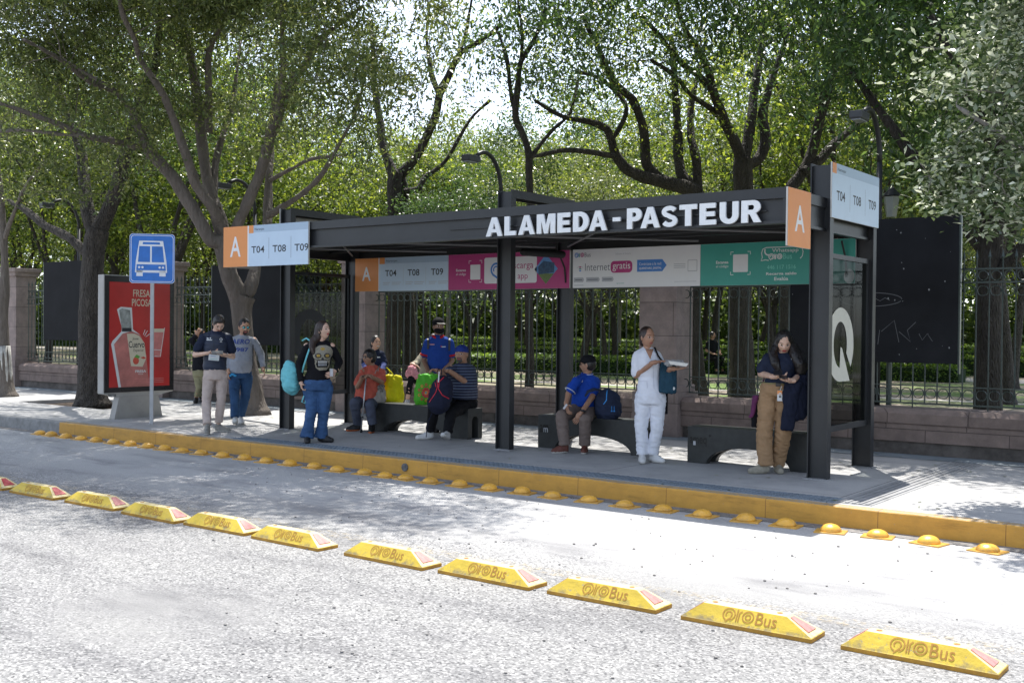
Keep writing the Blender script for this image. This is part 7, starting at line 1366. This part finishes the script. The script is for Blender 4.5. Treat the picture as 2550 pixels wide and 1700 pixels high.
def f(t):
    m_ = cloth('teal', (0.02, 0.055, 0.085)); mb = MB(); mb.loft([(P(1668, 976, -.1), .09, .05), (P(1668, 950, -.1), .09, .055), (P(1668, 918, -.08), .085, .05), (P(1664, 900, -.06), .06, .035)], 18); blob(mb, 'bag', m_, t, .01, 2, fold=.014, fs=(22, 22, 3))
    MB().tube([P(1659, 905, -.06), P(1643, 885, -.08), P(1634, 864, -.05)], .012, 6, flat=.4).build('strap', blk_c, t, smooth=True); MB().ball(P(1682, 966, -.15), (.018, .01, .02)).build('white_charm', whp, t, smooth=True); MB().bbox(-.03, .02, -.01, .01, -.25, .0, .006, M=Matrix.Translation(P(1664, 975, .05))).build('hanging_flap', blk_c, t)
prop('cloth_bag', 'dark teal cloth bag hanging from the arm of the nurse', 'bag', F, f)

# --- 12 woman officer with phone
F = Fig('woman with very long black hair in navy shirt and tan trousers holding phones', -4.70, 10.80, 1913, 1177); P = F.P
do_head(F, P(1947, 852, -.03), yaw=4, pitch=24, skin=sk_b, lips=lip_r, h=.232, jaw=.28)
J = dict(neck=P(1945, 880), shL=P(1909, 890), shR=P(1975, 890), hip=P(1930, 968), hem=P(1936, 952), hpL=P(1911, 985), hpR=P(1950, 985), knL=P(1902, 1075, -.03), knR=P(1948, 1075, -.03), elL=P(1892, 930, .03), wrL=P(1922, 937, -.22), elR=P(1990, 930, .03), wrR=P(1968, 946, -.22))
stand(F, J, [(1860, 1181, -70, 0), (1945, 1180, 12, 0)], beige_sh, beige_sh, L=.26)
hand(F, J['wrL'], (.9, -.25, .05), (.1, -.2, 1), 1, .9); hand(F, J['wrR'], (-.85, -.3, .05), (-.1, -.2, 1), -1, .9); pad(F); limbs(F, J, sk_b, arm=(.046, .038, .027)); close(F, sk_b)
s_ = top_garment(F, J, navy, [(-.02, .055, .055, 0), (.1, .15, .095, 0), (.35, .165, .13, -.02), (.75, .15, .12, -.01), (1.0, .16, .125, 0)], sleeve=(.072, .07), sl=.78, seed=14)
g = G2(); g.rect(.05, .0, .10, .01, whp, 1); decal(F, s_, g, 'badge', P(1952, 893, 0))
trousers(F, J, cloth('tan', (0.30, 0.19, 0.105)), pel=(.165, .13), r=(.105, .085, .08), waist=P(1932, 955), hemz=-.01, seed=15, fold=.011)
mb = MB(); mb.loft([(P(1932, 961), .16, .127), (P(1932, 951), .158, .125)], 24); mb.build('belt', cloth('webbing', (.22, .19, .09)), F.root, smooth=True); MB().bbox(-.025, .025, -.146, -.13, -.018, .018, .003, M=Matrix.Translation(P(1934, 955, 0))).build('buckle', phone_m, F.root)
hair_blob(F, [('b', (0, .018, .024), (.087, .096, .108)), ('t', [(-.05, .0, .05), (-.082, -.01, -.02), P(1920, 880, -.07), P(1928, 905, -.13), P(1937, 922, -.13)], [.035, .035, .05, .055, .03], .8), ('t', [(.05, .02, .05), (.085, .0, -.02), P(1976, 880, -.05), P(1990, 905, -.08), P(1988, 930, -.08)], [.04, .045, .075, .085, .05], .75), ('b', (0, .06, -.06), (.085, .05, .1))], hair_b, fold=.004)
prop('mobile_phone', 'dark phone in the left-hand fist of the long-haired officer', 'phone', F, lambda t: MB().bbox(-.045, .045, -.004, .004, -.035, .035, .003, M=Matrix.Translation(P(1933, 927, -.30)) @ Matrix.Rotation(R(-50), 4, 'X')).build('phone_body', phone_m, t))
prop('mobile_phone', 'second dark phone lying in the right-hand palm of the officer', 'phone', F, lambda t: MB().bbox(-.04, .04, -.004, .004, -.03, .03, .003, M=Matrix.Translation(P(1946, 937, -.31)) @ Matrix.Rotation(R(-65), 4, 'X')).build('phone_body', phone_m, t))
def f(t):
    q_ = P(1939, 984, -.155); MB().bbox(-.028, .028, -.002, .002, -.055, .055, .001, M=Matrix.Translation(q_)).build('card', whp, t); g = G2(); g.rect(-.027, .015, .027, .054, orange, 1); g.rect(-.013, -.02, .013, .03, whp, 2); g.disc(0, .012, .008, .011, sk_b, 3, 10); g.poly([(-.012, -.018), (.012, -.018), (.008, .0), (-.008, .0)], ink, 3); g.build('card_print', t, Matrix.Translation(q_ + Vector((0, -.0025, 0))) @ front(0, 0, 0))
    MB().bbox(-.012, .012, -.003, .003, -.05, .05, .001, M=Matrix.Translation(q_ + Vector((.034, .003, .01)))).build('lanyard_blue', mat('lan_blue', (.05, .4, .5), .5, var=0), t); MB().tube([q_ + Vector((.0, 0, .055)), q_ + Vector((.015, .0, .10))], .004, 6).build('clip', alu, t)
prop('identity_card', 'orange and white identity card hanging at the officer belt', 'badge', F, f)
def f(t):
    m_ = cloth('jacketnavy', (0.012, 0.015, 0.030)); mb = MB(); mb.loft([(P(1957, 1068, -.16), .062, .03), (P(1961, 1020, -.16), .065, .04), (P(1964, 975, -.16), .075, .05), (P(1975, 948, -.12), .09, .05)], 18); mb.loft([(P(1978, 1042, -.10), .075, .045), (P(1985, 1010, -.10), .11, .06), (P(1985, 970, -.08), .12, .07), (P(1988, 935, -.04), .10, .07), (P(1996, 920, 0), .07, .06)], 18)
    blob(mb, 'jacket_cloth', m_, t, .011, 3, fold=.013, fs=(16, 16, 3))
prop('jacket', 'dark navy jacket folded over the officer arm', 'jacket', F, f)
def f(t):
    mb = MB(); mb.loft([(P(1879, 1063, .06), .035, .03), (P(1882, 1030, .06), .05, .04), (P(1885, 990, .06), .035, .035)], 14); blob(mb, 'bag_body', blk_c, t, .009, 2, fold=.006); pm = cloth('purple', (.11, .028, .08)); mb = MB(); mb.loft([(P(1868, 1040, .0), .024, .014), (P(1873, 1030, .0), .022, .016), (P(1877, 1005, .0), .026, .018), (P(1882, 985, .0), .038, .02)], 14); blob(mb, 'bag_flap', pm, t, .008, 2, fold=.004); MB().tube([P(1888, 985, .02), P(1899, 945, .06), P(1913, 880, -.06)], .008, 6, flat=.4).build('strap', pm, t, smooth=True)
prop('shoulder_bag', 'black and purple shoulder bag at the officer hip', 'bag', F, f)

# --- far figures in the park
def far_person(label, X, Y, top, legs, sit=True, yaw=0):
    F = Fig(label, X, Y, 0, 0); F.s = 1; F.d = 1e6
    q = lambda x, y, z: Vector((x, y, z + .15)); b = .45 if sit else .85
    do_head(F, q(0, 0, b + .72), yaw=yaw, skin=sk_c)
    J = dict(neck=q(0, 0, b + .58), shL=q(-.17, 0, b + .5), shR=q(.17, 0, b + .5), hip=q(0, .05, b), hem=q(0, .02, b + .02), hpL=q(-.09, .05, b), hpR=q(.09, .05, b), knL=q(-.1, -.42 if sit else 0, b if sit else .45), knR=q(.12, -.42 if sit else 0, b if sit else .45), elL=q(-.24, -.05, b + .25), elR=q(.24, -.05, b + .25), wrL=q(-.12, -.28, b + .15), wrR=q(.12, -.28, b + .15))
    J['anL'] = q(-.1, -.45 if sit else 0, .08); J['anR'] = q(.12, -.45 if sit else 0, .08)
    hand(F, J['wrL'], (0.3, -1, 0), (0, 0, -1), 1, .5); hand(F, J['wrR'], (-.3, -1, 0), (0, 0, -1), -1, .5); pad(F); limbs(F, J, sk_c); close(F, sk_c)
    top_garment(F, J, top, [(0, .06, .06, 0), (.1, .14, .1, 0), (.5, .15, .12, 0), (1, .16, .12, 0)], vox=.018); trousers(F, J, legs, waist=J['hip'] + Vector((0, 0, .08))); hair_blob(F, short, hair_b, vox=.014)
    for s_ in 'LR': blob(MB().cap(J['an' + s_] + Vector((0, .03, -.04)), J['an' + s_] + Vector((0, -.14, -.05)), .045, .038), 'shoe', black_sh, F.root, .014)
    F.root.rotation_euler.z += R(30)
far_person('distant person in red top sitting beyond the park hedge', -11.2, 47.5, cloth('farred', (.55, .03, .06)), cloth('farwhite', (.5, .5, .52)))
far_person('distant person in dark clothes sitting on the park path', -15.5, 31.2, blk_c, blk_c, yaw=40)
for x_, y_, r__, lb_ in ((-11.2, 47.45, .3, 'dark park bench under the distant person in red'), (-15.5, 31.15, .3, 'dark stone block under the distant person in dark clothes')):
    t = thing('park_bench', lb_, 'seat', (x_, y_, .12), .6); MB().bbox(-.6, .6, -.05, .35, .40, .46, .01).build('seat', blk, t); MB().bbox(-.5, -.42, 0, .3, 0, .41, .005).build('leg', blk, t); MB().bbox(.42, .5, 0, .3, 0, .41, .005).build('leg', blk, t)
